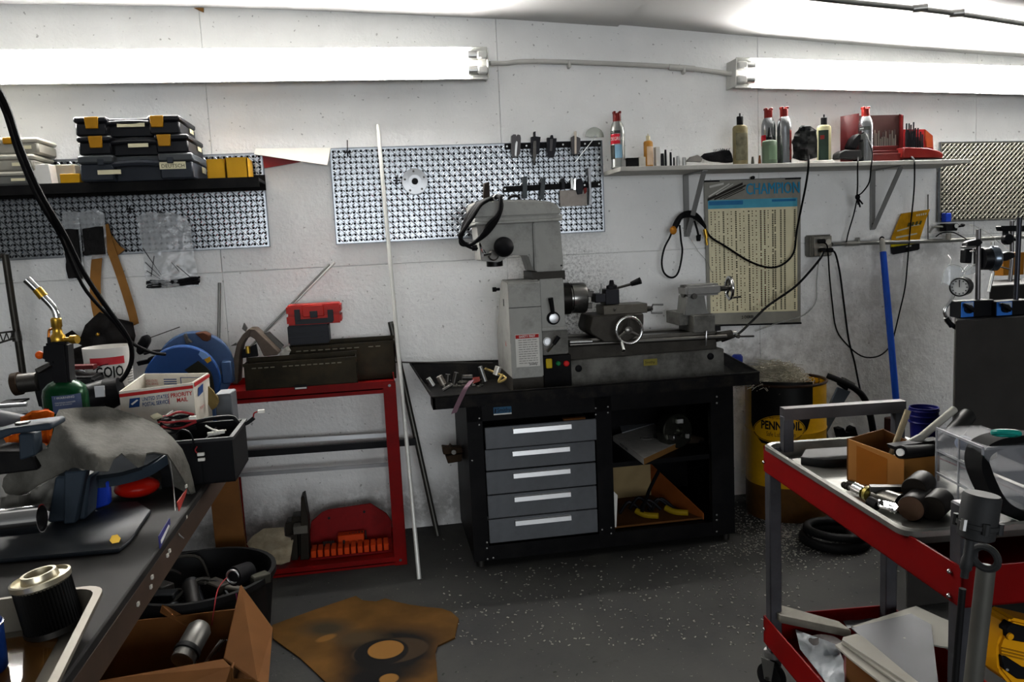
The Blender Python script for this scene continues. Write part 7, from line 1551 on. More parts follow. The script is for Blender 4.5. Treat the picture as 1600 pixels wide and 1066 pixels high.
# handle
for r in (.048, WID-.01): c = cpt(.045, r, 0); MB().box((c.x, c.y, (ZT-.02+.80)/2), (.028, .028, .80-ZT+.02), rot=-.08, bev=.002).build('handle_post', legm, t)
m_ = MB(); a = cpt(.045, .035, .808); b = cpt(.045, WID+.004, .808); slabq(m_, [a+dl*-.015-V(0, 0, .018), b+dl*-.015-V(0, 0, .018), b+dl*-.015+V(0, 0, .014), a+dl*-.015+V(0, 0, .014)], dl*.032); m_.build('handle_bar', M('handle_steel', '#4d4a4b', .35, .7, var=.2), t)
# lower shelf
LZ2 = .13; zl = .21
m_ = MB(); o_ = -.005
slabq(m_, [cpt(0, o_, LZ2), cpt(LEN, o_, LZ2), cpt(LEN, o_, zl), cpt(0, o_, zl)], dr*.004); slabq(m_, [cpt(0, WID, LZ2), cpt(LEN, WID, LZ2), cpt(LEN, WID, zl), cpt(0, WID, zl)], -dr*.004)
slabq(m_, [cpt(0, o_, LZ2), cpt(0, WID, LZ2), cpt(0, WID, zl), cpt(0, o_, zl)], dl*.004); slabq(m_, [cpt(LEN, o_, LZ2), cpt(LEN, WID, LZ2), cpt(LEN, WID, zl), cpt(LEN, o_, zl)], -dl*.004)
slabq(m_, [cpt(0, o_, LZ2), cpt(LEN, o_, LZ2), cpt(LEN, WID, LZ2), cpt(0, WID, LZ2)], V(0, 0, .003)); m_.build('lower_shelf', cred, t, sm=0)
bl = MB()
for l, r, z in ((.015, -.006, ZT-.055), (LEN-.03, -.002, ZT-.03), (LEN-.03, -.002, ZT-.075), (.012, -.008, .175)): bl.ball(cpt(l, r, z), .005, 8, 6)
bl.build('bolts', chrome, t)
for l in (.02, LEN-.03):
    for r in (.015, WID-.02):
        c = cpt(l, r, 0); MB().cyl((c.x, c.y, .096), (c.x, c.y, .112), .026, n=18).build('castor_plate', steel, t)
        w_ = V(c.x-.012, c.y-.012, .042); MB().lathe([(.020, -.014), (.041, -.012), (.042, 0), (.041, .012), (.020, .014)], w_, (1, .5, 0), 28).build('castor_wheel', rub, t)
        m_ = MB(); axw = V(1, .5, 0).normalized(); fwd = V(-.5, 1, 0).normalized()
        for s_ in (-1, 1): p = w_+axw*.018*s_; m_.prism([p+fwd*-.012+V(0, 0, -.006), p+fwd*.012+V(0, 0, -.006), p+fwd*.022+V(0, 0, .055), p+fwd*-.022+V(0, 0, .055)], axw*.002)
        m_.build('castor_fork', M('fork_steel', '#8b8b88', .3, .9, var=.1), t); MB().cyl(w_-axw*.022, w_+axw*.022, .006, n=10).build('axle', dsteel, t)
TZ = ZT-.0355
def T(px, py, z=TZ): return G(px, py, z)
def block(pts, z0, z1, name, mat, label, cat, bev=.002):
    m_ = MB(); m_.prism([V(p.x, p.y, z0) for p in pts], (0, 0, z1-z0), bev=bev); return tag(m_.build(name, mat), label, cat)
zt2 = TZ+.022
block([T(1258, 702, zt2), T(1335, 697, zt2), T(1352, 716, zt2), T(1287, 719, zt2), T(1251, 714, zt2)], TZ+.0005, zt2, 'black_slab', M('slab_black', '#1d1e1e', .5, .1, var=.15), 'flat black slab lying at the far left of the cart tray', 'block')
# carton with rods
t = thing('tool_carton', 'open brown carton holding tubes on the cart tray', 'carton', T(1390, 760))
L0, F0, R0 = T(1323, 751), T(1412, 772), T(1468, 752); K0 = L0+(R0-F0)*1.0
hL = P(1328, 685, -L0.y).z; hF = P(1415, 718, -F0.y).z; hR = P(1472, 712, -R0.y).z
def wl(a, b, za, zb2, nm, mt=card):
    n_ = V(-(b-a).y, (b-a).x, 0).normalized()*.004; return MB().prism([V(a.x, a.y, TZ+.001), V(b.x, b.y, TZ+.001), V(b.x, b.y, zb2), V(a.x, a.y, za)], n_).build(nm, mt, t, sm=0)
w1 = wl(L0, F0, hL, hF, 'left_panel', M('carton_tan', '#96642e', .8, var=.1)); wl(F0, R0, hF, hR, 'right_panel', M('carton_dark', '#7d5322', .85, var=.12)); wl(R0, K0, hR, hL, 'back_panel'); wl(K0, L0, hL, hL, 'far_panel'); 
wl(L0.lerp(F0, .18)+(F0-L0).cross(V(0, 0, 1)).normalized()*.0004+V(0, 0, 0), L0.lerp(F0, .72)+(F0-L0).cross(V(0, 0, 1)).normalized()*.0004, hL-.012, hL-.03, 'packing_tape', M('tape_brown', '#8a5118', .35, var=.12))
MB().prism([V(p.x, p.y, TZ+.001) for p in (L0, F0, R0, K0)], (0, 0, .004)).build('bottom', card, t, sm=0)
cc = (L0+R0)/2
def rod(a, za, b, zb2, r, mat, nm, label, cat='tube', r1=None, n=16): p, q = a, b; tag(MB().cyl(p, q, r, r1, n).build(nm, mat), label, cat)
yb_ = -cc.y
rod(V(cc.x-.01, cc.y+.02, TZ+.01), 0, P(1419, 641, yb_-.02), 0, .0075, M('wood_stick', '#8c8068', .7, var=.15), 'wooden_stick', 'thin wooden stick rising out of the carton on the cart', 'stick')
rod(V(cc.x+.0, cc.y-.0, TZ+.05), 0, P(1491, 640, yb_-.06), 0, .0095, M('paper_tube', '#a3a097', .6, var=.08), 'paper_tube', 'long pale tube slanting right out of the carton', 'tube')
m_ = MB(); m_.prism([P(1404, 697, yb_), P(1438, 678, yb_-.02), P(1446, 683, yb_-.02), P(1412, 702, yb_)], (0, .012, -.004), bev=.002); tag(m_.build('paper_strip', M('strip_white', '#b9b7b0', .6)), 'pale flat strip lying in the carton beside the stick', 'strip')
m_ = MB(); a = P(1407, 707, -F0.y+.0); b = P(1475, 703, -F0.y-.12); m_.cyl(a+(b-a)*.01, b, .0155, n=20); tag(m_.build('black_tube', blk), 'black tube with a bright end cap poking out of the carton', 'tube')
m_ = MB(); m_.prism([P(1398, 698, -F0.y-.02), P(1470, 687, -F0.y-.15), P(1470, 706, -F0.y-.15), P(1400, 704, -F0.y-.02)], (0, .03, 0)); tag(m_.build('plastic_sheeting', blk), 'black plastic sheet lying in the top of the carton', 'panel')
MBx = MB(); MBx.cyl(a-(b-a).normalized()*.004, a+(b-a)*.009, .0085, n=20); tag(MBx.build('bright_plug', M('bright_plug', '#e8e8e4', .35)), 'round bright plug on the end of the black tube', 'plug')
# air tool and bar stock
t = thing('air_tool', 'chrome and black air ratchet lying before the carton on cart', 'tool', T(1350, 790))
zz_ = TZ+.02
MB().lathe([(.006, 0), (.008, .004), (.006, .008), (.009, .012), (.006, .016), (.009, .022), (.006, .026), (.008, .034), (.008, .045)], T(1317, 757, zz_), T(1342, 768, zz_)-T(1317, 757, zz_), 14).build('air_fitting', dsteel, t)
MB().cyl(T(1338, 764, zz_), T(1352, 771, zz_), .016, n=18).build('collar', chrome, t); MB().lathe([(.014, 0), (.019, .004), (.019, .014), (.014, .018)], T(1355, 771, zz_), T(1366, 776, zz_)-T(1355, 771, zz_), 20).build('ring_head', M('dark_brass', '#5e5420', .4, .7), t)
MB().cyl(T(1370, 774, zz_), T(1408, 787, zz_), .020, n=20).build('barrel', M('barrel_steel', '#55534e', .3, .85), t); MB().cyl(T(1358, 783, zz_), T(1372, 790, zz_-.004), .012, n=14).build('grip_end', rub, t)
m_ = MB(); m_.prism([T(1370, 779, zz_+.012), T(1401, 786, zz_+.012), T(1406, 792, zz_+.010), T(1400, 799, zz_+.008), T(1372, 789, zz_+.010)], (0, 0, -.008), bev=.003); m_.build('trigger_plate', chrome, t)
MB().cyl(T(1377, 785, zz_+.0125), T(1377, 785, zz_+.0145), .005, n=12).build('screw', dsteel, t); m_ = MB(); m_.prism([T(1388, 789, zz_+.0125), T(1397, 791, zz_+.0125), T(1396, 793, zz_+.0125), T(1389, 791, zz_+.0125)], (0, 0, .001)); m_.build('slot', inkk, t)
tag(MB().prism([T(1358, 757, TZ+.045), T(1412, 757, TZ+.045), T(1413, 761, TZ+.045), T(1360, 761, TZ+.045)], (0, 0, -.012)).build('flat_bar', dsteel), 'thin dark flat bar resting between the air ratchet and carton', 'metal bar')
def stock(px, py, rpx, z, dirv, ln, mat, mat2, label):
    q = T(px, py, z); r = rpx*(q-CAM).length/FPX; r = min(r, .03); q.z = TZ+r+.001 if z < TZ+.03 else q.z; t = thing('bar_stock', label, 'metal bar', q-V(0, 0, r), 'round bar stock on the cart'); ax_ = V(*dirv).normalized(); MB().lathe([(r*.95, 0), (r, .003), (r, ln)], q, ax_, 28).build('bar', mat, t); MB().lathe([(r*.94, -.0008), (r*.92, .0)], q, ax_, 28).build('sawn_face', mat2, t)
dks = M('bar_dark', '#1a1715', .5, .5, var=.2)
stock(1423, 801, 18, TZ+.02, (.75, .6, 0), .09, dks, M('sawn_brown', '#5a4436', .5, .3, var=.1), 'round bar with a brown sawn face nearest the tray corner')
stock(1428, 766, 17, TZ+.05, (.75, .6, 0), .07, dks, M('sawn_dark', '#211d19', .5, .4), 'dark round bar behind the brown faced bar')
stock(1456, 800, 17, TZ+.02, (.75, .6, 0), .07, dks, M('sawn_dark', '#211d19'), 'dark round bar right of the brown faced bar')
# clear small parts drawers
cdm = M('clear_drawer', '#a5a8ae', .2, var=.05, alpha=.11); cdf = M('clear_frame', '#8e9094', .3, var=.05, alpha=.24)
t = thing('clear_organizer', 'clear plastic stack of small drawers on the cart tray right side', 'organizer', T(1500, 760))
f0, f1 = T(1462, 776), T(1535, 818); f0.z = f1.z = TZ; up0 = P(1473, 668, -f0.y).z
fv = (f1-f0); fw = fv.length; fv.normalize(); bk = V(fv.y, -fv.x, 0); bk = bk if bk.x > 0 else -bk
HB = up0-TZ; bd_ = .10
def op(u, v, w_): return f0+fv*u+bk*v+V(0, 0, w_+.001)
m_ = MB()
for w_ in (0, HB/3, 2*HB/3, HB-.006): m_.prism([op(0, 0, w_), op(fw, 0, w_), op(fw, bd_, w_), op(0, bd_, w_)], (0, 0, .004))
for u in (0, fw-.003): m_.prism([op(u, 0, 0), op(u, bd_, 0), op(u, bd_, HB), op(u, 0, HB)], fv*.003)
m_.prism([op(0, bd_, 0), op(fw, bd_, 0), op(fw, bd_, HB), op(0, bd_, HB)], -bk*.003); m_.build('frame', cdf, t, sm=0)
m_ = MB()
for w_ in (.001, HB/3, 2*HB/3, HB-.004): m_.prism([op(0, -.003, w_), op(fw, -.003, w_), op(fw, -.003, w_+.005), op(0, -.003, w_+.005)], bk*.003)
for u in (0, fw/2, fw-.004): m_.prism([op(u, -.003, 0), op(u+.004, -.003, 0), op(u+.004, -.003, HB), op(u, -.003, HB)], bk*.003)
m_.build('front_edges', M('clear_edge', '#8f9196', .3, var=.05, alpha=.7), t, sm=0)
for k in range(3):
    for j in range(2):
        u0 = .004+j*(fw-.006)/2; u1 = u0+(fw-.01)/2; w0 = k*HB/3+.005; w1 = (k+1)*HB/3-.004
        m_ = MB(); m_.prism([op(u0, -.002, w0), op(u1, -.002, w0), op(u1, -.002, w1), op(u0, -.002, w1)], bk*.002); m_.prism([op((u0+u1)/2-.01, -.008, w1-.006), op((u0+u1)/2+.01, -.008, w1-.006), op((u0+u1)/2+.01, -.008, w1-.002), op((u0+u1)/2-.01, -.008, w1-.002)], bk*.007); m_.build('drawer', cdm, t, sm=0)
        if k == 2: MB().ball(op((u0+u1)/2, .035, (w0+w1)/2), (.018, .018, .016)).build('drawer_contents', M('pale_contents%d' % j, ('#7d8aa0', '#c9c4b8')[j], .8, var=.1), t)
# black strap, teal ring
t = thing('black_strap', 'thick black looped strap standing over the organizer at right', 'strap', T(1560, 800))
m_ = MB(); D_ = 2.22
m_.ribbon([P(1640, 688, D_), P(1600, 684, D_), P(1560, 688, D_), P(1533, 700, D_), P(1527, 722, D_+.02), P(1538, 755, D_+.04), P(1556, 785, D_+.06), P(1580, 800, D_+.06), P(1600, 806, D_+.05)], (0, .05, 0), .022, 5); m_.build('strap_band', M('strap_black', '#0c0c0d', .75, var=.2, spec=.05), t)
o = MB().torus(P(1572, 677, 2.26), .022, .006, (.2, .3, 1), 28, 8).build('teal_ring', M('teal_plastic', '#0f7a70', .4)); tag(o, 'teal plastic ring on top of the organizer behind the strap', 'ring')
m_ = MB(); a = P(1556, 708, 2.0); m_.prism([P(1552, 702, 2.0), P(1620, 690, 2.0), P(1620, 760, 2.0), P(1580, 758, 2.0), P(1556, 735, 2.0)], (0, .08, 0), bev=.004); tag(m_.build('dark_clear_box', M('dark_clear', '#2e2f31', .25, var=.15)), 'dark smoky box seen inside the black strap loop', 'box')
m_ = MB(); m_.cyl(P(1470, 700, 1.97), P(1512, 650, 1.9), .020, n=20); tag(m_.build('dark_roll', M('roll_dark', '#191919', .5)), 'dark round roll leaning behind the clear organizer', 'roll')
# pump behind the cart's near end
t = thing('air_pump', 'grey cylindrical air motor pump on a thick tube at lower right', 'pump', P(1525, 1060, 2.57))
pg = M('pump_grey', '#2a2b2c', .6, .1, var=.15, dirt=.3); Dp = 2.57
q1, q0 = P(1535, 772, Dp), P(1524, 842, Dp); ax_ = (q0-q1).normalized(); h = (q0-q1).length
MB().lathe([(.0, 0), (.026, .0), (.0285, .004), (.0285, h*.62), (.031, h*.63), (.031, h*.72), (.0285, h*.74), (.0275, h*.95), (.022, h), (.0, h)], q1, ax_, 30).build('air_motor', pg, t)
u_, w_, _ = frame(ax_)
for k in range(6):
    an = k*PI/3+.3; p = q1+ax_*h*.67+(u_*math.cos(an)+w_*math.sin(an))*.031; MB().cyl(p-ax_*.009, p+ax_*.009, .0055, n=8).build('clamp_bolt', steel if k == 1 else pg, t)
MB().lathe([(.007, 0), (.007, .03), (.009, .034), (.009, .05), (.006, .054), (.006, .065)], P(1516, 842, Dp), P(1503, 925, Dp)-P(1516, 842, Dp), 14).build('outlet_fitting', pg, t)
MB().tube([P(1504, 920, Dp), P(1498, 990, Dp), P(1490, 1090, Dp)], .0055, 10, 3).build('hose', rub, t)
m_ = MB(); m_.torus(P(1540, 872, Dp-.01), .019, .006, (1, .5, .1), 24, 8); m_.build('bracket_ring', pg, t)
MB().tube([P(1541, 885, Dp-.02), P(1528, 1000, Dp-.02), P(1518, 1090, Dp-.02)], .0145, 16, 3).build('suction_tube', M('pump_tube', '#55544f', .4, .4, var=.15), t)
# red and white item, yellow tool
t = thing('red_white_box', 'red and white striped box behind the pump at right edge', 'box', P(1590, 850, 2.2))
m_ = MB(); m_.prism([P(1562, 808, 2.2), P(1572, 800, 2.2), P(1640, 820, 2.2), P(1636, 870, 2.2), P(1562, 826, 2.2)], (0, .05, 0)); m_.build('box_body', M('box_red', '#a81a14', .4), t)
for pts in ([(1583, 815), (1592, 810), (1600, 815), (1592, 820)], [(1582, 832), (1591, 827), (1598, 833), (1590, 839)], [(1594, 824), (1602, 820), (1612, 828), (1604, 838)]): MB().prism([P(x, y, 2.203) for x, y in pts], (0, .002, 0)).build('white_stripe', inkw, t)
t = thing('yellow_tool', 'yellow and black power tool at the bottom right corner', 'tool', P(1600, 1060, 2.45))
ym = M('tool_yellow', '#c98a0c', .4, var=.1); Dy = 2.45
m_ = MB(); m_.prism([P(*p, Dy) for p in ((1576, 972), (1584, 967), (1640, 980), (1640, 1080), (1580, 1072), (1562, 1050), (1560, 1010))], (0, .06, 0), bev=.006, seg=2); m_.build('housing', ym, t)
for pts in ([(1572, 984), (1580, 974), (1640, 990), (1640, 1012), (1574, 1000)], [(1566, 1026), (1572, 1026), (1600, 1044), (1640, 1046), (1640, 1066), (1590, 1062), (1568, 1046)]): MB().prism([P(x, y, Dy+.004) for x, y in pts], (0, .02, 0), bev=.002).build('black_panel', blk, t)
MB().lathe([(.0065, 0), (.006, .004)], P(1577, 994, Dy+.006), (0, -1, 0), 18).build('yellow_button', ym, t); MB().cyl(P(1574, 1047, Dy+.006), P(1574, 1047, Dy+.003), .0025, n=8).build('screw', chrome, t)
m_ = MB()
for k in range(3): m_.prism([P(1566, 1012+k*5, Dy+.003), P(1640, 1030+k*5, Dy+.003), P(1640, 1032+k*5, Dy+.003), P(1566, 1014+k*5, Dy+.003)], (0, .003, 0))
m_.build('grip_ribs', M('tool_yellow_dark', '#8f6208', .5), t)
# lower shelf contents
z_ = .235
m_ = MB(); m_.prism([G(1197, 939, z_), G(1311, 971, z_), G(1330, 985, z_), G(1219, 962, z_)], (0, 0, -.022), bev=.001); tag(m_.build('metal_plank', M('plank_alu', '#6d6a61', .6, .2, var=.12, dirt=.4, dcol='#3f3a30', ds=12)), 'pale thick metal plank lying across the lower cart shelf', 'plank')
zs = .215
m_ = MB(); m_.prism([G(1330, 981, zs+.02), G(1424, 959, zs+.02), G(1455, 976, zs+.02), G(1470, 1100, zs), G(1455, 1100, zs), G(1400, 1045, zs)], (0, 0, -.003)); tag(m_.build('steel_sheet', M('sheet_steel', '#4b4c4e', .5, .4, var=.1)), 'bare grey steel sheet lying on the lower cart shelf', 'sheet')
m_ = MB(); m_.prism([G(1330, 979, zs+.012), G(1431, 947, zs+.012), G(1470, 965, zs+.012), G(1520, 985, zs+.012), G(1520, 1015, zs+.010), G(1470, 1010, zs+.010)], (0, 0, -.004)); tag(m_.build('white_board', M('board_white', '#7d7b73', .6, var=.06)), 'off white board under the steel sheet on the lower shelf', 'board')
t = thing('paper_carton', 'brown carton with white papers on top on lower cart shelf', 'carton', G(1400, 1060, .14))
a0_, a1_ = G(1322, 1024, zs+.0), G(1450, 1110, zs+.0)
m_ = MB(); m_.prism([a0_, a1_, a1_+V(.1, .06, 0), a0_+V(.06, .05, 0)], (0, 0, -.075)); m_.build('carton_body', card, t, sm=0)
pw = M('paper_white', '#8f8c83', .6, var=.06, dirt=.15, dcol='#7a6f58')
for k, (pts, zq) in enumerate((([(1305, 1008), (1316, 1003), (1345, 1018), (1440, 1080), (1400, 1085), (1330, 1030)], zs+.006), ([(1315, 1003), (1317, 996), (1340, 990), (1350, 996), (1450, 1080), (1420, 1080)], zs+.016), ([(1316, 1000), (1340, 992), (1440, 1070), (1425, 1072)], zs+.022))):
    MB().prism([G(x, y, zq) for x, y in pts], (0, 0, -.005)).build('paper_sheaf', pw, t, sm=0)
m_ = MB(); m_.sheet([(1243, 985), (1262, 992), (1285, 1000), (1310, 1010), (1318, 1035), (1320, 1075), (1300, 1080), (1270, 1040), (1250, 1015)], None, 3, .002, plane=lambda x, y: G(x, y, .165+.012*nz(x, y, .04, 3)+.006*nz(x, y, .1, 5))); tag(m_.build('plastic_wrap', M('wrap_pale', '#8f9498', .25, var=.2, bump=.6, bs=60)), 'crumpled pale plastic wrap on the left of lower cart shelf', 'wrap')
m_ = MB(); m_.sheet([(1316, 968), (1340, 957), (1360, 960), (1372, 968), (1340, 978), (1325, 982)], None, 6, .002, plane=lambda x, y: G(x, y, .175+.01*nz(x, y, .05, 9))); tag(m_.build('plastic_wrap', M('wrap_grey', '#5d5f60', .3, var=.2, bump=.5)), 'grey crumpled plastic behind the plank on the lower shelf', 'wrap')
m_ = MB(); c = G(1290, 1003, .165); m_.lathe([(.04, 0), (.05, .01), (.045, .03), (.02, .035)], V(c.x, c.y, .134), (0, 0, 1), 24); tag(m_.build('dark_bowl', M('bowl_dark', '#1d1210', .5, var=.2)), 'dark round part under the plank on the lower shelf', 'part')

# ------------------------------------------------------------------ dark machine with gauges at the right edge
t = thing('machine_cabinet', 'dark grey machine cabinet on a pedestal at the right edge', 'machine', (2.3, -1.05, 0))
mc = M('cabinet_charcoal', '#2e2c2a', .5, .1, var=.12, dirt=.2)
p0, p1 = P(1417, 900, 1.30), P(1414, 900, .85)
MB().prism([V(p0.x, -1.30, 0), V(2.75, -1.30, 0), V(2.75, -.85, 0), V(p1.x, -.85, 0)], (0, 0, .47), bev=.004).build('pedestal', mc, t)
p0, p1 = P(1492, 560, 1.37), P(1490, 560, .95); UZ = P(1500, 500, 1.36).z
MB().prism([V(p0.x, -1.37, .471), V(2.75, -1.37, .471), V(2.75, -.95, .471), V(p1.x, -.95, .471)], (0, 0, UZ-.471), bev=.004).build('upper_body', mc, t)
p0, p1 = P(1546, 450, 1.1), P(1546, 450, .87); hz_ = P(1560, 446, 1.1).z
MB().prism([V(p0.x, -1.1, UZ), V(2.75, -1.1, UZ), V(2.75, -.87, UZ), V(p1.x, -.87, UZ)], (0, 0, hz_-UZ), bev=.004).build('rear_housing', M('housing_dark', '#1d1c1b', .5, .1, var=.15), t)
m_ = MB(); m_.bp(1532, 507, 1588, 521, 1.346, .01, bev=.001); m_.build('name_plate', M('plate_dull_shade', '#8e8d86', .4, .5, var=.08), t, 'dull metal strip')
m_ = MB(); m_.bp(1568, 395, 1600, 430, .9, .05); m_.build('amber_panel', M('amber_panel', '#7d5010', .5), t)
magb = M('magnet_black', '#0b0c0f', .4, var=.2); bluel = M('magnet_blue', '#2a62b0', .4, var=.05); whl = M('magnet_white', '#8f9aa8', .4)
def mag_base(x0, y0, x1, y1, d, post, label):
    t = thing('magnetic_stand', label, 'gauge stand', V(P((x0+x1)/2, y1, d).x, -d+.02, UZ+.001), 'magnetic gauge stands on the cabinet')
    a, b = P(x0, y1, d), P(x1, y0, d); s_ = b.z-(UZ+.001)
    MB().span((a.x, -d, UZ+.001), (b.x+.075, -d+.055, b.z), bev=.003).build('magnet_block', magb, t)
    f = MB().span((a.x+.002, -d-.0015, UZ+.004), (b.x-.002, -d+.001, b.z-.002)).build('blue_face', bluel, t)
    MB().prism([(b.x-.004, -d-.0022, UZ+.004+s_*.52), (b.x-.004, -d-.0022, b.z-.004), (a.x+.01, -d-.0022, b.z-.004), (a.x+.025, -d-.0022, UZ+s_*.62)], (0, .001, 0)).build('white_mark', whl, t)
    q = V((a.x+b.x)/2, -d, UZ+s_*.55); MB().cyl(q, q+V(0, -.012, 0), .014, n=20).build('switch_knob', magb, t); MB().prism([q+V(-.006, -.012, .014), q+V(-.028, -.012, .022), q+V(-.026, -.012, .010), q+V(.006, -.012, -.012), q+V(.014, -.012, 0)], (0, -.012, 0), bev=.003).build('switch_lever', magb, t)
    return t, a, b
tA, a, b = mag_base(1501, 470, 1522, 497, 1.33, None, 'left blue faced magnetic base with the tall post')
MB().cyl(V(P(1528, 450, 1.30).x, -1.30, b.z), P(1529, 358, 1.30), .0078, n=16).build('post', M('post_steel', '#5a5859', .35, .85), tA)
m_ = MB(); m_.prism([P(*p, 1.31) for p in ((1512, 380), (1516, 377), (1532, 373), (1537, 379), (1530, 386), (1512, 387))], (0, .03, 0), bev=.003); m_.build('clamp', magb, tA); MB().cyl(P(1501, 386.5, 1.32), P(1525, 386, 1.32), .003, n=8).build('stem', steel, tA)
m_ = MB(); m_.prism([P(*p, 1.32) for p in ((1510, 390), (1521, 388), (1519, 412), (1509, 411))], (0, .03, 0), bev=.003); m_.build('clip_block', magb, tA); MB().ball(P(1519, 393, 1.34), (.008, .006, .004)).build('clip_knob', chrome, tA)
tB, a, b = mag_base(1556, 470, 1582, 500, 1.35, None, 'right blue faced magnetic base beside the dull metal strip')
MB().cyl(V(P(1588, 450, 1.32).x, -1.32, b.z-.01), P(1593, 340, 1.32), .0078, n=16).build('post', M('post_blue_steel', '#2c2d33', .35, .85), tB)
# dial indicators
t = thing('dial_indicator', 'large dial gauge seen from the side with polished back', 'gauge', P(1553, 425, 1.2)); 
q = P(1552, 404, 1.22); MB().lathe([(.0, 0), (.038, 0), (.042, .006), (.042, .022), (.036, .028)], q+V(-.015, 0, 0), (1, -.25, 0), 32).build('dial_case', M('case_blue_steel', '#5d6670', .25, .9), t); MB().lathe([(.037, -.025), (.038, 0)], q+V(-.015, 0, 0), (1, -.25, 0), 28).build('dial_bezel', magb, t); MB().cyl(P(1552, 425, 1.22), P(1545, 456, 1.22), .0055, n=10).build('stem', steel, t); MB().cyl(P(1551, 383, 1.22), P(1551, 378, 1.22), .006, n=10).build('top_knob', steel, t)
m_ = MB(); m_.prism([P(*p, 1.22) for p in ((1530, 388), (1545, 386), (1546, 420), (1530, 418))], (0, .03, 0), bev=.003); m_.build('mount', magb, t)
t = thing('dial_indicator', 'white faced dial gauge facing left above the left magnetic base', 'gauge', P(1500, 465, 1.3))
q = P(1499, 449, 1.32); ax_ = (CAM-q); ax_ = V(ax_.x*.9-.2, ax_.y*.6, 0).normalized(); R_ = .031
MB().lathe([(R_*.95, -.05), (R_, -.045), (R_, .0), (R_*.88, .002), (R_*.86, -.003)], q, ax_, 36).build('dial_case', M('gauge_black', '#101012', .35, .3), t); MB().lathe([(R_*.86, -.003), (R_*.85, -.002)], q, ax_, 32).build('dial_face', M('dial_face', '#a8aaa8', .4, var=.05), t)
u_, w_, _ = frame(ax_); m_ = MB(); m_.tube([q, q+V(0, 0, .02)], .0012, 5, 1); m_.build('needle', inkk, t)
for k in range(12): an = k*PI/6; MB().box(q+(u_*math.cos(an)+w_*math.sin(an))*R_*.7-ax_*.001, (.003, .003, .003)).build('tick_mark', inkk, t)
t = thing('articulated_arm', 'bent chrome and black gauge arm hanging left of the magnetic base', 'arm', P(1500, 520, 1.33))
MB().tube([P(1490, 462, 1.34), P(1484, 472, 1.34), P(1477, 482, 1.34), P(1476, 490, 1.34), P(1480, 497, 1.34)], .0052, 10).build('upper_arm', chrome, t); MB().ball(P(1481, 500, 1.345), .0115, 14, 10).build('joint', chrome, t); MB().cyl(P(1478, 496, 1.35), P(1487, 510, 1.35), .008, n=12).build('joint_knob', magb, t)
MB().tube([P(1481, 503, 1.345), P(1492, 511, 1.345), P(1503, 517, 1.345), P(1512, 520, 1.345)], .0078, 12).build('lower_arm', magb, t); MB().ball(P(1514, 516, 1.35), (.008, .006, .008)).build('ball_end', chrome, t)
t = thing('test_clamp', 'black clamp arm with knob on the post at the right edge', 'clamp', P(1575, 395, 1.1))
MB().tube([P(1581, 345, 1.1), P(1581, 410, 1.1), P(1578, 440, 1.1)], .007, 12, 1).build('post', M('post_steel', '#5a5859'), t)
m_ = MB(); m_.prism([P(*p, 1.12) for p in ((1564, 353), (1620, 352), (1620, 362), (1566, 361))], (0, .03, 0), bev=.003); m_.build('cross_arm', magb, t); MB().lathe([(.017, 0), (.020, .004), (.020, .02), (.016, .024)], P(1570, 374, 1.12), (0, -1, 0), 10).build('star_knob', magb, t); MB().bp(1570, 359, 1576, 370, 1.11, .012).build('knob_neck', magb, t); MB().cyl(P(1576, 373, 1.12), P(1592, 375, 1.12), .006, n=10).build('side_screw', magb, t)
m_ = MB(); m_.prism([P(*p, 1.14) for p in ((1562, 398), (1578, 393), (1586, 394), (1588, 402), (1574, 408), (1563, 408))], (0, .03, 0), bev=.004); m_.build('lower_clamp', magb, t); MB().cyl(P(1560, 416, 1.14), P(1578, 421, 1.14), .003, n=8).build('steel_pin', chrome, t)
# regulator
t = thing('air_regulator', 'small air regulator with a blue cap and round dial on the wall pipe', 'regulator', P(1485, 362, .06))
MB().bp(1478, 349, 1497, 361, .08, .05, bev=.004).build('regulator_body', blk, t); MB().bp(1478, 333, 1487, 347, .07, .035, bev=.003).build('blue_cap', M('reg_blue', '#173aa8', .4), t); q = P(1492.5, 353, .085); MB().lathe([(.013, 0), (.014, .003), (.014, .008), (.012, .010), (.0115, .008)], q, (0, -1, 0), 22).build('dial_case', inkk, t); MB().lathe([(.0112, .0085), (.011, .0095)], q, (0, -1, 0), 22).build('dial_face', M('dial_face', '#a8aaa8'), t)
MB().ball(P(1504, 352, .07), (.012, .010, .009)).build('valve_knob', blk, t); MB().cyl(P(1497, 354, .07), P(1503, 353, .07), .006, n=10).build('valve_stem', blk, t); MB().tube([P(1478, 355, .06), P(1465, 354, .05), P(1458, 356, .04), P(1452, 364, .03)], .005, 8).build('inlet_pipe', M('clear_pipe', '#8f8f88', .35, .3), t)
MB().lathe([(.012, -.0), (.012, .03)], P(1482, 374, .06), (0, 0, 1), 16).build('filter_bowl', M('bowl_clear', '#9a958a', .25, alpha=.6), t)
cord([(1498, 350, .07), (1520, 352, .05), (1545, 365, .05), (1560, 378, .06), (1575, 388, .2)], .002, 'thin clear air line from the regulator to the right', clr, 'tube', 'clear_tube')
cord([(1462, 370, .04), (1472, 364, .05), (1488, 363, .06), (1500, 368, .06), (1510, 374, .06)], .003, 'short thin black hose looping under the regulator')
cord([(1596, 325, .05), (1590, 338, .05), (1583, 350, .08), (1579, 360, .2)], .0015, 'thin dark wire before the right perforated panel')
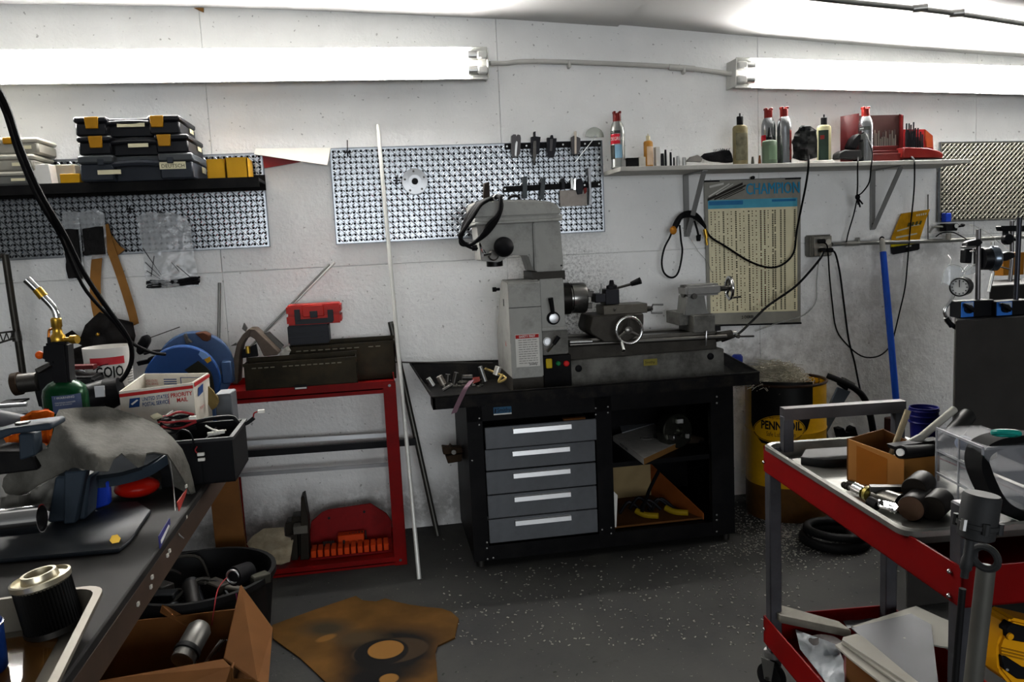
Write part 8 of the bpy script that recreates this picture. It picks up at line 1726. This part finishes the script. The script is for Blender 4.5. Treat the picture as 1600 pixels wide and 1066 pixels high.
# safety glasses
t = thing('safety_glasses', 'clear safety glasses hanging by the white faced gauge', 'glasses', P(1480, 450, 1.2))
gl = M('lens_clear', '#c8cdd0', .08, var=0, alpha=.38, spec=.9); gd = 1.28
m_ = MB(); m_.sheet([(1470, 440), (1474, 425), (1483, 415), (1500, 417), (1506, 428), (1500, 440), (1485, 447)], lambda x, y: gd+.02*math.sin((x-1470)/36*PI), 5, .0015); m_.build('lens', gl, t)
m_ = MB(); m_.sheet([(1503, 425), (1512, 414), (1524, 412), (1530, 420), (1522, 428), (1510, 430)], lambda x, y: gd-.01, 5, .0015); m_.build('lens', gl, t)
MB().tube([P(1472, 444, gd+.01), P(1475, 424, gd+.015), P(1484, 414, gd+.02), P(1500, 416, gd+.01), P(1508, 424, gd), P(1516, 418, gd), P(1526, 412, gd)], .0017, 6).build('frame_rim', M('frame_pale', '#c5c6c2', .25, var=0, alpha=.75), t); MB().tube([P(1508, 425, gd), P(1502, 437, gd+.03), P(1499, 430, gd+.02)], .0015, 6, 3).build('nose_bridge', M('frame_pale', '#c5c6c2'), t); MB().tube([P(1484, 414, gd+.02), P(1486, 405, gd), P(1481, 399, gd-.05)], .0015, 6).build('temple', M('frame_pale', '#c5c6c2'), t)
# blue buckets
for k, (y0, y1, lab) in enumerate(((634, 655, 'upper dark blue pail of the nested pair behind the cart'), (655, 690, 'lower dark blue pail of the nested pair behind the cart'))):
    pass
q = P(1443, 690, .98); q.z = .471; r_ = 24*mpp(.98); hz = P(1443, 636, .98).z
t = thing('blue_pail', 'dark blue plastic pail with a ridged rim behind the cart', 'pail', q)
bp_ = M('pail_blue', '#15195a', .4, var=.12)
MB().lathe([(r_*.86, 0), (r_*.93, (hz-q.z)*.6), (r_*.95, (hz-q.z)*.62), (r_*.98, (hz-q.z)*.95), (r_, hz-q.z), (r_*.93, hz-q.z), (r_*.8, .02), (0, .02)], q, (0, 0, 1), 36).build('pail_body', bp_, t)
for f in (.62, .78, .92): MB().torus(q+V(0, 0, (hz-q.z)*f), r_*.965, .004, (0, 0, 1), 36, 6).build('rim_ridge', bp_, t)
m_ = MB(); m_.bp(1393, 655, 1408, 700, .35, .06, bev=.004); tag(m_.build('dark_red_tank', M('tank_dark_red', '#2a1210', .5, var=.2)), 'dark red tank edge behind the cart handle right post', 'tank')
